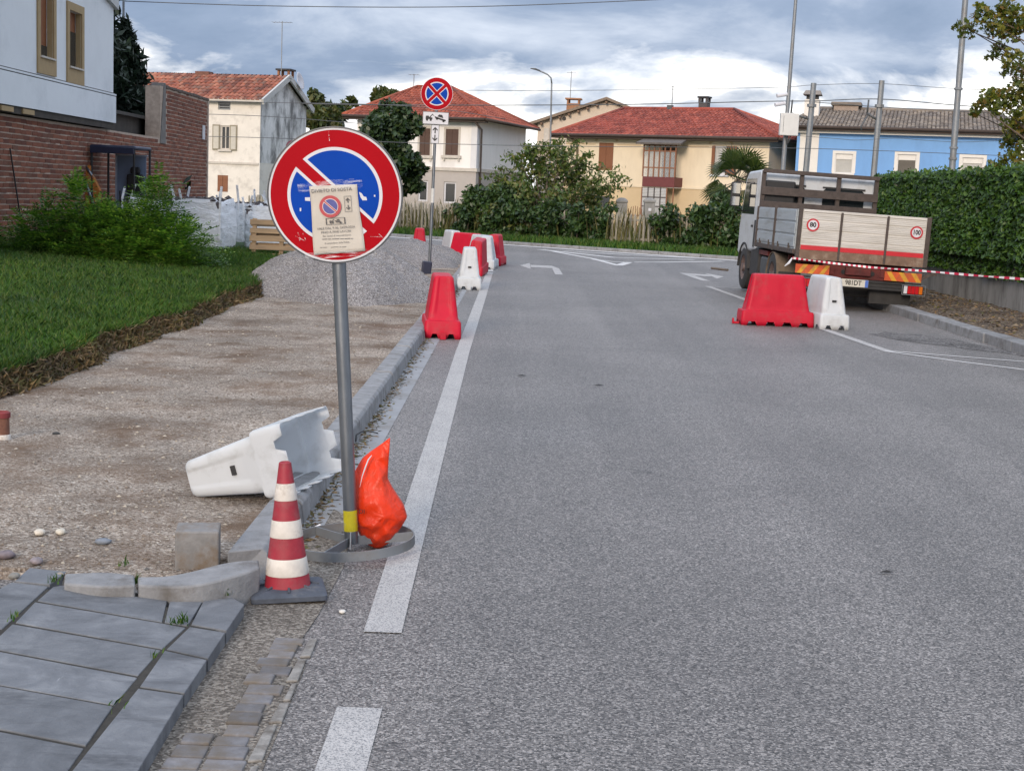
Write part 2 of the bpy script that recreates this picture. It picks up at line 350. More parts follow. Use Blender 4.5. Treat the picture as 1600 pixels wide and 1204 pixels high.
# patched strip of old asphalt by the right kerb
pt = MB(); pts = [(4.75,17.9),(5.0,17.5),(5.2,17.35),(5.45,16.95),(5.7,16.75),(5.87,16.4),(5.87,17.2),(5.75,17.5),(5.6,18.2),(5.45,18.3),(5.3,18.8),(5.1,18.75),(4.9,19.0),(4.75,18.7),(4.6,18.6),(4.68,18.2)]
pt.add([(x,y,.004) for x,y in pts], [tuple(range(len(pts)))]); pt.build('asphalt_patch', M_patch, road)

# ------------------------------------------------------------------ left kerb, gutter
kb = struct('left_kerb')
y = 5.78; i = 0
while y < 36:
    L = 1.0; b = MB(); dx = random.uniform(-.006,.006); x1 = -.985+dx
    y1 = y+L-.012; zt = .12+random.uniform(-.005,.005)
    prof = [(-1.135+dx,-.02),(x1+.015,-.02),(x1,zt-.02),(x1-.02,zt),(-1.135+dx,zt)]
    r0 = [Vector((px_, y, pz)) for px_,pz in prof]; r1 = [Vector((px_, y1, pz)) for px_,pz in prof]
    if i == 0: r0[0].y -= .02; r0[2].y += .05; r0[3].y += .06; r0[4].y -= .03
    b.loft([r0, r1]); b.build('kerbstone', M_kerb, kb, bevel=.006); y += L; i += 1
gt = MB(); gt.add([(-1.0,6.6,.006),(-.81,6.4,.003),(-.81,30,.003),(-1.0,30,.006)], [(0,1,2,3)]); gt.build('gutter', M_gutter, kind='structure')
# grit and leaf litter lying in the gutter
lit = []
for q in range(2600):
    yy = 6.2+random.random()**1.3*22; xx = -.975+abs(random.gauss(0,.045)); lit.append((xx,yy,.007))
def flakes(pts, smin, smax, flat=.5, asp=2.2):
    P = np.array(pts, float); n = len(P); s = rng.uniform(smin, smax, n)[:,None]
    a = rng.normal(size=(n,3)); a[:,2] *= flat; a /= np.linalg.norm(a,axis=1)[:,None]
    b = rng.normal(size=(n,3)); b[:,2] *= flat; b -= a*(a*b).sum(1)[:,None]; b /= np.linalg.norm(b,axis=1)[:,None]
    return np.stack([P-a*s, P-b*s/asp+a*s*.1, P+a*s, P+b*s/asp+a*s*.1], 1)
obj('leaf_litter', np_mesh('leaf_litter', flakes(lit, .008, .03, .15, 3), 4), M_deadgrass, kind='stuff')
# dirt lying on the channel in front of the cut kerb, and the stone channel near the slabs
gd = MB(); pts = [(-.99,5.3),(-.86,4.75),(-.74,4.6),(-.70,5.3),(-.69,6.0),(-.74,6.9),(-.985,7.3)]
gd.add([(x,y_,.004) for x,y_ in pts], [tuple(range(len(pts)))]); gd.build('gutter_dirt', M_grit, kind='structure')
ch = struct('stone_channel')
b = MB(); b.add([(-.99,1.2,.002),(-.62,1.2,.002),(-.66,4.72,.002),(-.99,5.3,.002)], [(0,1,2,3)]); b.build('channel_bed', M_grit, ch)
y = 1.6
while y < 4.95:
    d = .085+random.uniform(-.01,.012); x0 = -.90+.035*math.sin(y*3)
    if y > 4.0: x0 = -.82+random.uniform(-.02,.03)
    x1 = -.70+.004*(y-3)
    xs = x0
    while xs < x1-.05:
        w_ = min(random.uniform(.09,.13), x1-xs)
        if w_ > .045:
            b = MB(); h = .010+random.uniform(-.003,.004)
            b.box((xs+.004, y+.004, -.02), (xs+w_-.004, y+d-.004, h)); b.build('cobble', M_porphyry, ch, bevel=.006)
        xs += w_
    y += d
# broken cement fillet along the asphalt
prevx = None; b = MB(); yy = 1.2
while yy < 5.0:
    st = random.uniform(.12,.3); w_ = random.uniform(.02,.04); xx = -.685+.006*(yy-3)+random.uniform(-.008,.008)
    b.prism([(xx-w_/2,yy),(xx+w_/2,yy+.01),(xx+w_/2*.8,yy+st),(xx-w_/2*.7,yy+st-.01)], 0, .010); yy += st+random.uniform(.0,.03)
b.build('cement_fillet', mat('cement', (.24,.225,.205), .9, .35, 30, bmp=.8, dirt=(.10,.085,.07), dscale=9, dlo=.45, dhi=.65), ch, bevel=.004)

# ------------------------------------------------------------------ slate pavement at the near left
SZ = .05
pv = struct('slate_pavement')
jl = lambda t: Vector((G(108,1202,SZ)*(1-t)+G(317,938,SZ)*t).xy)          # long joint
ol = lambda t: Vector((G(217,1202,SZ)*(1-t)+G(381,943,SZ)*t).xy)          # outer edge
OX_ = ol(.5).x; Zb = MB(); Zb.add([(-4.2,.8,SZ-.004),(OX_-.02,.8,SZ-.004),(OX_-.02,4.9,SZ-.004),(-1.4,5.35,SZ-.004),(-4.2,5.35,SZ-.004)], [(0,1,2,3,4)]); Zb.build('joint_bed', M_joint, pv)
JX, OX = jl(.5).x, ol(.5).x
def slab(poly, name='slab', h=SZ, m=None):
    b = MB(); c = [sum(p[i] for p in poly)/len(poly) for i in (0,1)]
    q = []
    for p in poly:
        d = Vector((p[0]-c[0], p[1]-c[1])); d = d*(1-.0055/max(d.length,.02)); q.append((c[0]+d.x, c[1]+d.y))
    b.prism(q, -.03, h+random.uniform(-.0015,.0015)); o = b.build(name, m or M_slab, pv, bevel=.003); return o
def J2(zx, zy): return G(zx/2.857, 800+zy/2.857, SZ)
for pl in ([(905,395),(1035,378),(1095,410),(1012,530),(850,502)], [(846,507),(1010,533),(930,652),(738,610)], [(735,614),(928,656),(825,808),(620,778)], [(617,783),(822,812),(575,1225),(262,1225)],
           [(232,330),(300,318),(445,340),(600,372),(752,393),(727,489),(160,393)], [(756,396),(905,397),(838,508),(732,491)], [(152,398),(726,493),(835,513),(728,609),(62,490)],
           [(52,495),(725,613),(620,728),(-40,606),(-40,578)], [(-40,611),(620,735),(515,859),(-40,762)], [(-40,767),(512,865),(386,1043),(-40,962)], [(-40,967),(382,1049),(256,1225),(-40,1170)],
           [(130,245),(303,263),(225,323),(60,306)], [(52,310),(220,328),(8,522),(-160,490),(-160,420)], [(-45,556),(-2,524),(-160,496),(-400,640),(-45,700)]):
    slab([tuple(J2(*q_).xy) for q_ in pl])
for y0, y1 in ((1.0,1.7),(1.7,2.4),(2.4,3.0)):
    slab([(JX,y0),(OX,y0),(OX,y1),(JX,y1)]); slab([(-1.9,y0),(JX-.004,y0),(JX-.004,y1),(-1.9,y1)])
# moss and grass tufts in the joints
tp = []
for zx, zy, n in ((605,320,60),(815,500,30),(1010,375,26),(240,315,22),(695,655,8),(515,875,6),(60,480,10),(830,385,10),(520,350,12),(560,240,16),(760,500,8)):
    c = J2(zx,zy)
    for q in range(n): tp.append((c.x+random.gauss(0,.012), c.y+random.gauss(0,.02), SZ+.006))
def blades(P, h0, h1, w, lean=.5):
    P = np.array(P, float); n = len(P); t = rng.uniform(0,2*np.pi,n); h = rng.uniform(h0,h1,n); l = rng.uniform(.1,lean,n)*h
    t2 = rng.uniform(0,2*np.pi,n); dx = np.stack([np.cos(t),np.sin(t),0*t],1)*(w*rng.uniform(.6,1.4,n))[:,None]
    tip = P+np.stack([np.cos(t2)*l,np.sin(t2)*l,h],1); mid = P+np.stack([np.cos(t2)*l*.35,np.sin(t2)*l*.35,h*.6],1)
    return np.stack([P-dx, P+dx, mid+dx*.7, tip, mid-dx*.7], 1)
obj('moss', np_mesh('moss', blades(tp, .01, .035, .003, .9), 5), M_grass, kind='stuff')
# raised curved kerb at the edge of the pavement
ck = struct('curved_kerb')
def arc_kerb(back, front, z0, z1, nm='kerbstone'):
    n = len(back); b = MB(); B = [G(x/2.857,800+y_/2.857,z1[i]) for i,(x,y_) in enumerate(back)]; F_ = [G(x/2.857,800+y_/2.857,z1[i]) for i,(x,y_) in enumerate(front)]
    for i in range(n): B[i] = Vector((B[i].x,B[i].y,z1[i])); F_[i] = Vector((F_[i].x,F_[i].y,z1[i]))
    def cr(L):
        out = []
        for i in range(len(L)-1):
            p0, p1, p2, p3 = L[max(i-1,0)], L[i], L[i+1], L[min(i+2,len(L)-1)]
            out += [.5*((2*p1)+(p2-p0)*t+(2*p0-5*p1+4*p2-p3)*t*t+(3*p1-p0-3*p2+p3)*t**3) for t in (0,.25,.5,.75)]
        return out+[L[-1]]
    B, F_ = cr(B), cr(F_); n = len(B)
    rings = [[Vector((F_[i].x,F_[i].y,z0)), F_[i], B[i], Vector((B[i].x,B[i].y,z0))] for i in range(n)]
    b.loft(rings); return b.build(nm, M_kerb, ck, bevel=.008, smooth=40)
arc_kerb([(290,272),(380,268),(480,266),(600,278)], [(285,316),(385,325),(480,330),(604,324)], -.02, [.075,.085,.09,.095])
arc_kerb([(615,287),(740,283),(840,266),(920,246),(990,228),(1070,216),(1155,211)],
         [(618,323),(740,331),(840,328),(930,314),(1010,294),(1090,271),(1160,246)], -.02, [.095,.103,.111,.118,.124,.128,.13])
# loose square stone standing on the dirt
st = MB(); st.box((-.088,-.075,0),(.088,.075,.165)); st_o = st.build('stone_block', mat('granite_block', (.20,.195,.19), .85, .25, 14, bmp=.7, bscale=50, dirt=(.15,.11,.075), dscale=6, dlo=.45, dhi=.65), bevel=.008)
q = G(305,886,.05); st_o.location = (q.x, q.y+.05, .045); st_o.rotation_euler = (rad(2),0,rad(9)); tag(st_o, 'small square grey stone block standing behind the curved kerb', 'stone')

# ------------------------------------------------------------------ dug-up dirt path
KB = sorted([(J2(x_,y_).x, J2(x_,y_).y) for x_,y_ in ((130,245),(290,272),(480,268),(628,285),(810,272),(890,250),(950,225),(1000,210),(1080,206),(1155,216))])
KBX = [-9]+[k_[0] for k_ in KB]+[-1.0]; KBY = [KB[0][1]]+[k_[1] for k_ in KB]+[KB[-1][1]]
def pathz(X, Y):
    z = .055+.018*noise2(X*2.3,Y*1.9,1)+.007*noise2(X*9,Y*8,3)
    return np.where(Y < np.interp(X, KBX, KBY)-.02, -.03, z)
pm = grid_mesh('dirt_path', np.linspace(-5.2,-1.11,150), np.concatenate([np.linspace(4.9,7,110), np.linspace(7.05,36,380)]), pathz)
obj('dirt_path', pm, M_dirt, smooth=True, kind='structure')
def stones(P, s0, s1, seed=0, power=2.2):
    """little angular stones: squashed octahedra, one mesh"""
    P = np.array(P, float); n = len(P); s = s0+(s1-s0)*rng.random(n)**power
    base = np.array([(1,0,0),(0,1,0),(-1,0,0),(0,-1,0),(0,0,.6),(0,0,-.5)], float)
    t = rng.uniform(0,2*np.pi,n); ca, sa = np.cos(t), np.sin(t)
    jit = 1+rng.uniform(-.35,.35,(n,6,1)); V = base[None]*jit*s[:,None,None]
    V[:,:,0] *= rng.uniform(.7,1.4,(n,1)); Vx = V[:,:,0]*ca[:,None]-V[:,:,1]*sa[:,None]; Vy = V[:,:,0]*sa[:,None]+V[:,:,1]*ca[:,None]
    V = np.stack([Vx,Vy,V[:,:,2]],-1)+P[:,None,:]
    F_ = np.array([(0,1,4),(1,2,4),(2,3,4),(3,0,4),(1,0,5),(2,1,5),(3,2,5),(0,3,5)])
    m = bpy.data.meshes.new('s'); m.from_pydata(V.reshape(-1,3).tolist(), [], (F_[None]+6*np.arange(n)[:,None,None]).reshape(-1,3).tolist()); m.update(); return m
X = rng.uniform(-4.0,-1.14,13000); Y = 5.3+rng.random(13000)**1.4*16
obj('path_pebbles', stones(np.stack([X,Y,pathz(X,Y)+.002],1), .002, .014, power=5), M_pebble, kind='stuff')
for (px_, py_, s, lab, c) in ((62,835,.026,'cream rounded stone lying left of its twin on the dirt near the slabs',(.55,.5,.42)), (95,834,.024,'cream stone just right of its twin on the dirt near the slabs',(.52,.48,.40)),
        (160,850,.028,'blue grey smooth stone lying alone on the dirt',(.17,.19,.22)), (57,880,.026,'dull mauve stone half sunk by the pavement edge',(.22,.19,.20)), (88,680,.022,'small black clod lying on the dirt path',(.03,.03,.03)),
        (535,957,.013,'tiny white pebble lying on the asphalt by the painted line',(.6,.57,.52)), (8,872,.034,'purplish rough rock at the left photo edge behind the slabs',(.17,.14,.15)), (22,903,.022,'greyish rock in front of the purplish rock at the left edge',(.2,.19,.17))):
    g = G(px_,py_,.05 if px_<500 else 0); b = MB(); rr = []
    for a_ in range(6):
        t = math.pi*a_/5; rr.append((max(s*math.sin(t),.001)*(1+.1*random.uniform(-1,1)), -s*.55*math.cos(t)))
    b.lathe(rr, 10); b.v = [(x*1.25*(1+.2*random.uniform(-1,1)), y_*(1+.12*random.uniform(-1,1)), z*(1+.1*random.uniform(-1,1))) for x,y_,z in b.v]
    o = b.build('loose_stone', mat('stone_%d' % px_, c, .85, .25, 30, bmp=.4), smooth=True); o.location = (g.x, g.y, g.z+s*.45); o.rotation_euler = (0,0,random.random()*6)
    tag(o, lab, 'stone')

# ------------------------------------------------------------------ lawn bank
def edge_x(Y): return -3.66-.018*(Y-12)*0+.05*np.sin(Y*1.3)+.04*np.sin(Y*3.7+1)+np.where(Y<11, (11-Y)*-.10, 0)
def lawnz(X, Y):
    d = np.clip((edge_x(Y)-X), 0, 6)
    return .21+.03*np.minimum(d,1)+.052*d+.02*noise2(X*1.7,Y*1.5,5)
ys_ = np.linspace(7.0,33,180)
def bank():
    us = np.linspace(0,1,46)
    U, Yg = np.meshgrid(us, ys_); Xg = edge_x(Yg)+(-8.6-edge_x(Yg))*U**1.4; Z = lawnz(Xg, Yg)
    v = np.stack([Xg,Yg,Z],-1).reshape(-1,3).tolist(); nx = len(us)
    f = [(r*nx+c, (r+1)*nx+c, (r+1)*nx+c+1, r*nx+c+1) for r in range(len(ys_)-1) for c in range(nx-1)]
    m = bpy.data.meshes.new('lawn'); m.from_pydata(v, [], f); m.update(); return m
obj('lawn', bank(), M_lawn, smooth=True, kind='structure')
def cutface():
    ts = np.linspace(0,1,9); yy = np.linspace(7.0,33,420); T, Yg = np.meshgrid(ts, yy)
    top = lawnz(edge_x(Yg), Yg)
    Xg = edge_x(Yg)+.14*(1-T)**1.5-.03*T+.025*noise2(Yg*7,T*4,2)+.03*noise2(Yg*21,T*9,7); Z = .03+(top-.035)*T
    v = np.stack([Xg,Yg,Z],-1).reshape(-1,3).tolist(); nx = 9
    f = [(r*nx+c, r*nx+c+1, (r+1)*nx+c+1, (r+1)*nx+c) for r in range(len(yy)-1) for c in range(nx-1)]
    m = bpy.data.meshes.new('soil_cut'); m.from_pydata(v, [], f); m.update(); return m
obj('soil_cut', cutface(), M_soil, smooth=True, kind='structure')
n = 130000
Y = 8.0+rng.random(n)**1.25*20; X = edge_x(Y)-rng.random(n)**1.25*(8.5+edge_x(Y)); 
P = np.stack([X,Y,lawnz(X,Y)],1)
obj('lawn_grass', np_mesh('lawn_grass', blades(P, .02, .085, .0045, 1.1), 5), M_grass, kind='stuff')
n = 22000
Y = 7.5+rng.random(n)**1.2*20; t = rng.random(n); X = edge_x(Y)+.14*(1-t)**1.5+rng.normal(0,.02,n)
P = np.stack([X,Y,.05+t*.17],1)
obj('torn_roots', np_mesh('torn_roots', flakes(P, .014, .07, 1.0, 6), 4), M_deadgrass, kind='stuff')
n = 5000
Y = 7.5+rng.random(n)**1.2*20; X = edge_x(Y)+rng.uniform(-.06,.03,n); P = np.stack([X,Y,lawnz(X,Y)-.01],1)
b5 = blades(P, .03, .09, .004, 1.3); b5[:,2:,0] += .02
obj('overhanging_grass', np_mesh('overhanging_grass', b5, 5), M_grass, kind='stuff')

# ------------------------------------------------------------------ gravel heaps
def heap(name, label, cx, cy, rx, ry, h, seed, n):
    t = thing(name, label, 'gravel heap', (cx, cy, .03))
    def zf(X, Y):
        r = np.sqrt((X/rx)**2+(Y/ry)**2); r = r*(1+.10*np.sin(3*np.arctan2(Y,X)+seed)+.05*np.sin(7*np.arctan2(Y,X)+seed*2))
        p = np.clip(1.02-r, -.1, 1); z = h*(1-np.exp(-1.9*np.clip(p,0,1)))/(1-math.exp(-1.9))
        return z*(1+.10*noise2(X*3,Y*3,seed))+.035*noise2(X*4,Y*4,seed+3)*np.clip(p*4,0,1)+.012*noise2(X*15,Y*15,seed+1)*np.clip(p*4,0,1)-.06*(p<=0)
    xs = np.linspace(-1.15*rx,1.15*rx,120); ys2 = np.linspace(-1.15*ry,1.15*ry,130)
    obj('gravel', grid_mesh('gravel', xs, ys2, zf), M_gravel, t, smooth=True)
    a_ = rng.uniform(0,2*np.pi,n); r_ = np.sqrt(rng.random(n))*1.03; X = np.cos(a_)*r_*rx; Y = np.sin(a_)*r_*ry
    obj('gravel_chips', stones(np.stack([X,Y,np.maximum(zf(X,Y),.02)],1), .004, .014, power=3), M_chip, t, kind='stuff')
    return t
heap('gravel_heap', 'large heap of grey gravel behind the round sign post', -2.52, 21.6, 1.45, 2.55, .80, 1.0, 15000)
heap('gravel_heap', 'lower far heap of grey sand in front of the lone white barrier', -2.35, 31.0, 1.35, 2.2, .52, 2.6, 8000)

# ------------------------------------------------------------------ right kerb, verge, wall
kr = struct('right_kerb')
y = 11.0
while y < 36:
    b = MB(); x0 = 5.88+random.uniform(-.006,.006)+(.0 if y > 15 else 0); zt = .12+random.uniform(-.004,.004)
    b.box((x0,y,-.02),(x0+.24,y+.988,zt)); b.build('kerbstone', M_kerb, kr, bevel=.012); y += 1.0
vz = lambda X, Y: .10+.05*(X-6.1)+.03*noise2(X*3,Y*3,4)+.012*noise2(X*14,Y*14,9)
obj('right_verge', grid_mesh('right_verge', np.linspace(6.1,7.75,40), np.linspace(11,36,240), vz), M_verge, smooth=True, kind='structure')
n = 5000; X = rng.uniform(6.15,7.5,n); Y = rng.uniform(14,30,n)
obj('verge_rubble', stones(np.stack([X,Y,vz(X,Y)],1), .006, .045, power=7), leafmat('rubble', [(.05,.036,.028),(.12,.088,.066),(.20,.16,.12),(.08,.055,.04)], 0, .95, .2), kind='stuff')
n = 1800; X = rng.uniform(6.2,7.5,n); Y = rng.uniform(14,30,n)
obj('verge_litter', np_mesh('verge_litter', flakes(np.stack([X,Y,vz(X,Y)+.012],1), .012, .05, .3, 3), 4), M_deadgrass, kind='stuff')
w = thing('garden_wall', 'low stained concrete wall under the tall clipped hedge', 'wall', (7.55, 22, 0))
b = MB(); b.box((7.55,11,-.05),(7.83,31.5,.72)); b.build('wall', M_wallconc, w, off=(7.55,22,0), bevel=.01)
b = MB(); b.box((7.32,11,-.05),(7.548,31.5,.155)); b.build('footing', mat('footing', (.30,.28,.25), .9, .35, 6, bmp=1, bscale=20, bdist=.02, dirt=(.10,.07,.05), dscale=4), w, off=(7.55,22,0), bevel=.02)
# ------------------------------------------------------------------ materials of the things
M_galv = mat('galvanised_steel', (.20,.22,.245), .38, .25, 14, metal=.8, dirt=(.11,.115,.12), dscale=6, dlo=.5, dhi=.8, stretch=(1,1,.25), bmp=.1)
M_galv2 = mat('dull_steel', (.22,.235,.25), .55, .2, 10, metal=.5, dirt=(.18,.17,.16), dscale=5)
M_red = mat('sign_red', (.34,.004,.010), .3, .05, 5, spec=.05)
M_blue = mat('sign_blue', (.004,.048,.32), .3, .06, 5, spec=.05)
M_white = mat('sign_white', (.56,.56,.59), .4, .06, 6, spec=.15)
M_black = mat('black', (.014,.014,.016), .6, .3, 20)
M_darkgrey = mat('dark_grey_rim', (.07,.075,.08), .5, .2, 20)
M_paper = mat('paper', (.50,.46,.40), .8, .06, 9, bmp=.3, bscale=12)
M_pred = mat('faded_print_red', (.42,.07,.075), .75, .1, 30)
M_pblue = mat('faded_print_blue', (.09,.095,.27), .75, .1, 30)
M_pwhite = mat('print_white', (.60,.52,.50), .75, .05, 30)
M_pink = mat('print_black', (.10,.09,.085), .75, .2, 60)
def tapemat(name, a, col=(.9,.9,.92)):
    m, nt, b = nodes(name); b.inputs['Base Color'].default_value = (*col,1); b.inputs['Roughness'].default_value = .18
    f = ramp(nt, tnoise(nt, 40, 5, .7, stretch=(.3,1,2)), [(.45, (0,0,0)), (.75, (a,a,a))]); nt.links.new(f, b.inputs['Alpha'])
    bump(nt, b, tnoise(nt, 30, 3, .6, stretch=(.3,1,2)), .6, .004); return m
M_tape = tapemat('clear_tape', .55)
M_tape2 = tapemat('glossy_film', .8)
M_plred = mat('red_plastic', (.46,.008,.028), .5, .08, 4, spec=.2, dirt=(.33,.05,.055), dscale=5, dlo=.52, dhi=.8, bmp=.08, bscale=25, orand=.08)
M_plwhite = mat('white_plastic', (.72,.73,.73), .5, .05, 3, spec=.25, dirt=(.40,.385,.35), dscale=5.0, dlo=.54, dhi=.80, bmp=.08, bscale=25, orand=.04)
_nt = M_plwhite.node_tree; _tr = _nt.nodes.new('ShaderNodeBsdfTranslucent'); _tr.inputs[0].default_value = (.82,.86,.90,1); _mx = _nt.nodes.new('ShaderNodeMixShader'); _mx.inputs[0].default_value = .42
_nt.links.new(_nt.nodes['Principled BSDF'].outputs[0], _mx.inputs[1]); _nt.links.new(_tr.outputs[0], _mx.inputs[2]); _nt.links.new(_mx.outputs[0], _nt.nodes['Material Output'].inputs[0])

# ------------------------------------------------------------------ sign graphics
def seg(R, c, ang, side, n=40):
    """circle segment: points with signed distance from the diagonal > c"""
    t0 = math.asin(min(c/R, 1)); pts = []
    for i in range(n+1):
        t = t0+(math.pi-2*t0)*i/n; p = Vector((R*math.cos(t), R*math.sin(t)*1.0))
        if side < 0: p = Vector((-p.x, -p.y))
        ca, sa = math.cos(ang), math.sin(ang); pts.append((p.x*ca-p.y*sa, p.x*sa+p.y*ca))
    return pts
def quad_seg(R, c, ang, n=16):
    t0 = math.asin(c/R); pts = [(c, c)]
    for i in range(n+1):
        t = t0+(math.pi/2-2*t0)*i/n; pts.append((R*math.cos(t), R*math.sin(t)))
    ca, sa = math.cos(ang), math.sin(ang); return [(x*ca-y*sa, x*sa+y*ca) for x, y in pts]
def circ(R, n=72): return [(R*math.cos(2*math.pi*i/n), R*math.sin(2*math.pi*i/n)) for i in range(n)]
RX = Matrix.Rotation(rad(90), 4, 'X')
def scaled(p, s): return [(x*s, y*s) for x, y in p]
def arrow_up(s): return [(-.09*s,-.5*s),(.09*s,-.5*s),(.09*s,.16*s),(.36*s,-.10*s),(.40*s,.10*s),(0,.5*s),(-.40*s,.10*s),(-.36*s,-.10*s),(-.09*s,.16*s)]
def tow_icon(s):
    """tow truck lifting a car, drawn as flat shapes"""
    out = [[(-.95,-.18),(-.30,-.18),(-.30,-.02),(-.62,.02),(-.66,.14),(-.92,.12)], [(-.62,.0),(-.30,.34),(-.24,.30),(-.50,.0)], [(-.30,.32),(-.14,.12),(-.18,.10),(-.32,.28)],
           [(-.12,.12),(.95,-.18),(.95,-.30),(.80,-.32),(-.05,-.06)], [(.15,.10),(.30,.30),(.60,.26),(.72,-.04)]]
    out += [[(cx+.11*math.cos(a*math.pi/5), cy+.11*math.sin(a*math.pi/5)) for a in range(10)] for cx, cy in ((-.80,-.24),(-.46,-.24),(.12,-.10),(.74,-.30))]
    return [scaled(p, s) for p in out]

# ------------------------------------------------------------------ the no-parking sign on its round foot
base = G(548,862); topc = D(524.5,305,6.30)
axis = (topc-Vector((base.x,base.y+.03,0))).normalized()
rot = Vector((0,0,1)).rotation_difference(axis)
sg = thing('no_parking_sign', 'round no parking sign with a taped paper notice on a post in a ring foot', 'road sign', (base.x, base.y+.03, .022))
sg.rotation_euler = rot.to_euler(); ZC = (topc-Vector((base.x,base.y+.03,.022))).length
SR = .2935
b = MB(); b.tube([(0,0,.01),(0,0,ZC+.22)], .0305, 24); b.build('post', M_galv, sg, smooth=40)
b = MB(); b.tube([(0,0,.07),(0,0,.165)], .0313, 24, cap=False); b.build('yellow_tape', mat('yellow_band', (.50,.42,.01), .5, .2, 18, dirt=(.30,.30,.22), dscale=20, dlo=.55, dhi=.65), sg, smooth=True)
b = MB(); n = 56; ri, ro = .279, .285
rings = []
for i in range(n):
    t = 2*math.pi*i/n; c_, s_ = math.cos(t), math.sin(t); rings.append([Vector((ri*c_,ri*s_,0)),Vector((ro*c_,ro*s_,0)),Vector((ro*c_,ro*s_,.042)),Vector((ri*c_,ri*s_,.042))])
rings.append(rings[0]); b.loft(rings, False, False); b.build('foot_ring', M_galv2, sg, smooth=40)
for a_ in (12, 132, 252):
    t = rad(a_); b = MB(); b.bar((.03*math.cos(t),.03*math.sin(t),.022),(.278*math.cos(t),.278*math.sin(t),.022), .006, .04); b.build('foot_spoke', M_galv2, sg)
b = MB(); b.add([(.0,-.031,.0),(.0,-.07,.0),(.0,-.031,.07),(.005,-.031,.0),(.005,-.07,.0),(.005,-.031,.07)], [(0,1,2),(3,5,4),(0,3,4,1),(1,4,5,2),(2,5,3,0)]); b.build('gusset', M_galv2, sg)
def dz(y): return Matrix.Translation((0,-y,ZC)) @ RX
b = MB(); b.lathe([(SR*.99,-.012),(SR,-.010),(SR,.006),(SR*.985,.007),(SR*.98,.001),(.001,.001)], 72, dz(.034)); dsc = b.build('disc', M_darkgrey, sg, smooth=35)
def layer(polys, y0, m, name, par, M=None):
    b = MB()
    for p in polys: b.prism(p, y0, y0+.0007, M)
    return b.build(name, m, par)
ANG = rad(-44)
D0 = dz(.0352)
layer([circ(SR*.977)], .0, M_white, 'white_border', dsc, D0)
layer([circ(SR*.948)], .0008, M_red, 'red_face', dsc, D0)
layer([seg(SR*.70, SR*.075, ANG, 1), seg(SR*.70, SR*.075, ANG, -1)], .0016, M_white, 'white_outline', dsc, D0)
layer([seg(SR*.652, SR*.118, ANG, 1), seg(SR*.652, SR*.118, ANG, -1)], .0024, M_blue, 'blue_field', dsc, D0)
# bracket clamps behind the disc
for zz in (-.12,.12):
    b = MB(); b.tube([(0,0,ZC+zz-.02),(0,0,ZC+zz+.02)], .036, 20); b.build('clamp', M_galv2, sg, smooth=40)
# paper notice, a slightly buckled sheet, with printed matter on it
PXM = SR/105.3
def pc(px_, py_): return ((px_-524.5)*PXM, (305-py_)*PXM)
cs = [pc(489,396), pc(567,392), pc(560,289), pc(485,290)]
nt_o = thing('paper_notice', 'cream printed paper notice taped on the round blue and red sign', 'notice', sg.location); nt_o.rotation_euler = sg.rotation_euler
NU, NV = 14, 18; vs = []; 
def sheet(u, v):
    bx = (cs[0][0]*(1-u)+cs[1][0]*u)*(1-v)+(cs[3][0]*(1-u)+cs[2][0]*u)*v; by = (cs[0][1]*(1-u)+cs[1][1]*u)*(1-v)+(cs[3][1]*(1-u)+cs[2][1]*u)*v
    bow = .004*math.sin(math.pi*v); bx += .003*math.sin(v*5+1)*(1 if u > .5 else -1)*abs(u-.5)*2
    d = .0425+.0022*math.sin(u*5+v*3)*math.sin(math.pi*v)+.0015*math.sin(v*14)
    return Vector((bx, -d, by+ZC))
b = MB(); vs = [sheet(i/NU, j/NV) for j in range(NV+1) for i in range(NU+1)]
b.add(vs, [(j*(NU+1)+i, j*(NU+1)+i+1, (j+1)*(NU+1)+i+1, (j+1)*(NU+1)+i) for j in range(NV) for i in range(NU)])
pp = b.build('sheet', M_paper, nt_o, smooth=True); so = pp.modifiers.new('s', 'SOLIDIFY'); so.thickness = .0006
TILT = Matrix.Rotation(rad(2.0), 4, 'Z')
def pm_(px_, py_, d=.0475): x, z = pc(px_, py_); return Matrix.Translation((x, -d, ZC+z)) @ RX @ TILT
Mx = pm_(517,322)
r_ = 17*PXM
layer([circ(r_,40)], 0, M_pred, 'printed_sign', nt_o, Mx); layer([seg(r_*.72,r_*.05,ANG,1), seg(r_*.72,r_*.05,ANG,-1)], .0008, M_pwhite, 'printed_outline', nt_o, Mx)
layer([seg(r_*.66,r_*.10,ANG,1), seg(r_*.66,r_*.10,ANG,-1)], .0016, M_pblue, 'printed_field', nt_o, Mx)
def frame(w, h, t): return [[(-w/2,-h/2),(w/2,-h/2),(w/2,-h/2+t),(-w/2,-h/2+t)],[(-w/2,h/2-t),(w/2,h/2-t),(w/2,h/2),(-w/2,h/2)],[(-w/2,-h/2+t),(-w/2+t,-h/2+t),(-w/2+t,h/2-t),(-w/2,h/2-t)],[(w/2-t,-h/2+t),(w/2,-h/2+t),(w/2,h/2-t),(w/2-t,h/2-t)]]
Ma = pm_(544.5,318.5); layer(frame(11*PXM,24*PXM,.5*PXM), 0, M_pink, 'printed_panel', nt_o, Ma)
layer([[(x, y+5.5*PXM) for x, y in arrow_up(8*PXM)], [(x, -y-5.5*PXM) for x, y in arrow_up(8*PXM)][::-1]], 0, M_pink, 'printed_arrows', nt_o, Ma)
Mb_ = pm_(524,344.5); layer(frame(29*PXM,10*PXM,.5*PXM)+[[(-15*PXM,-5*PXM),(-13.6*PXM,-5*PXM),(-13.6*PXM,5*PXM),(-15*PXM,5*PXM)],[(13.6*PXM,-5*PXM),(15*PXM,-5*PXM),(15*PXM,5*PXM),(13.6*PXM,5*PXM)]], 0, M_pink, 'printed_panel', nt_o, Mb_)
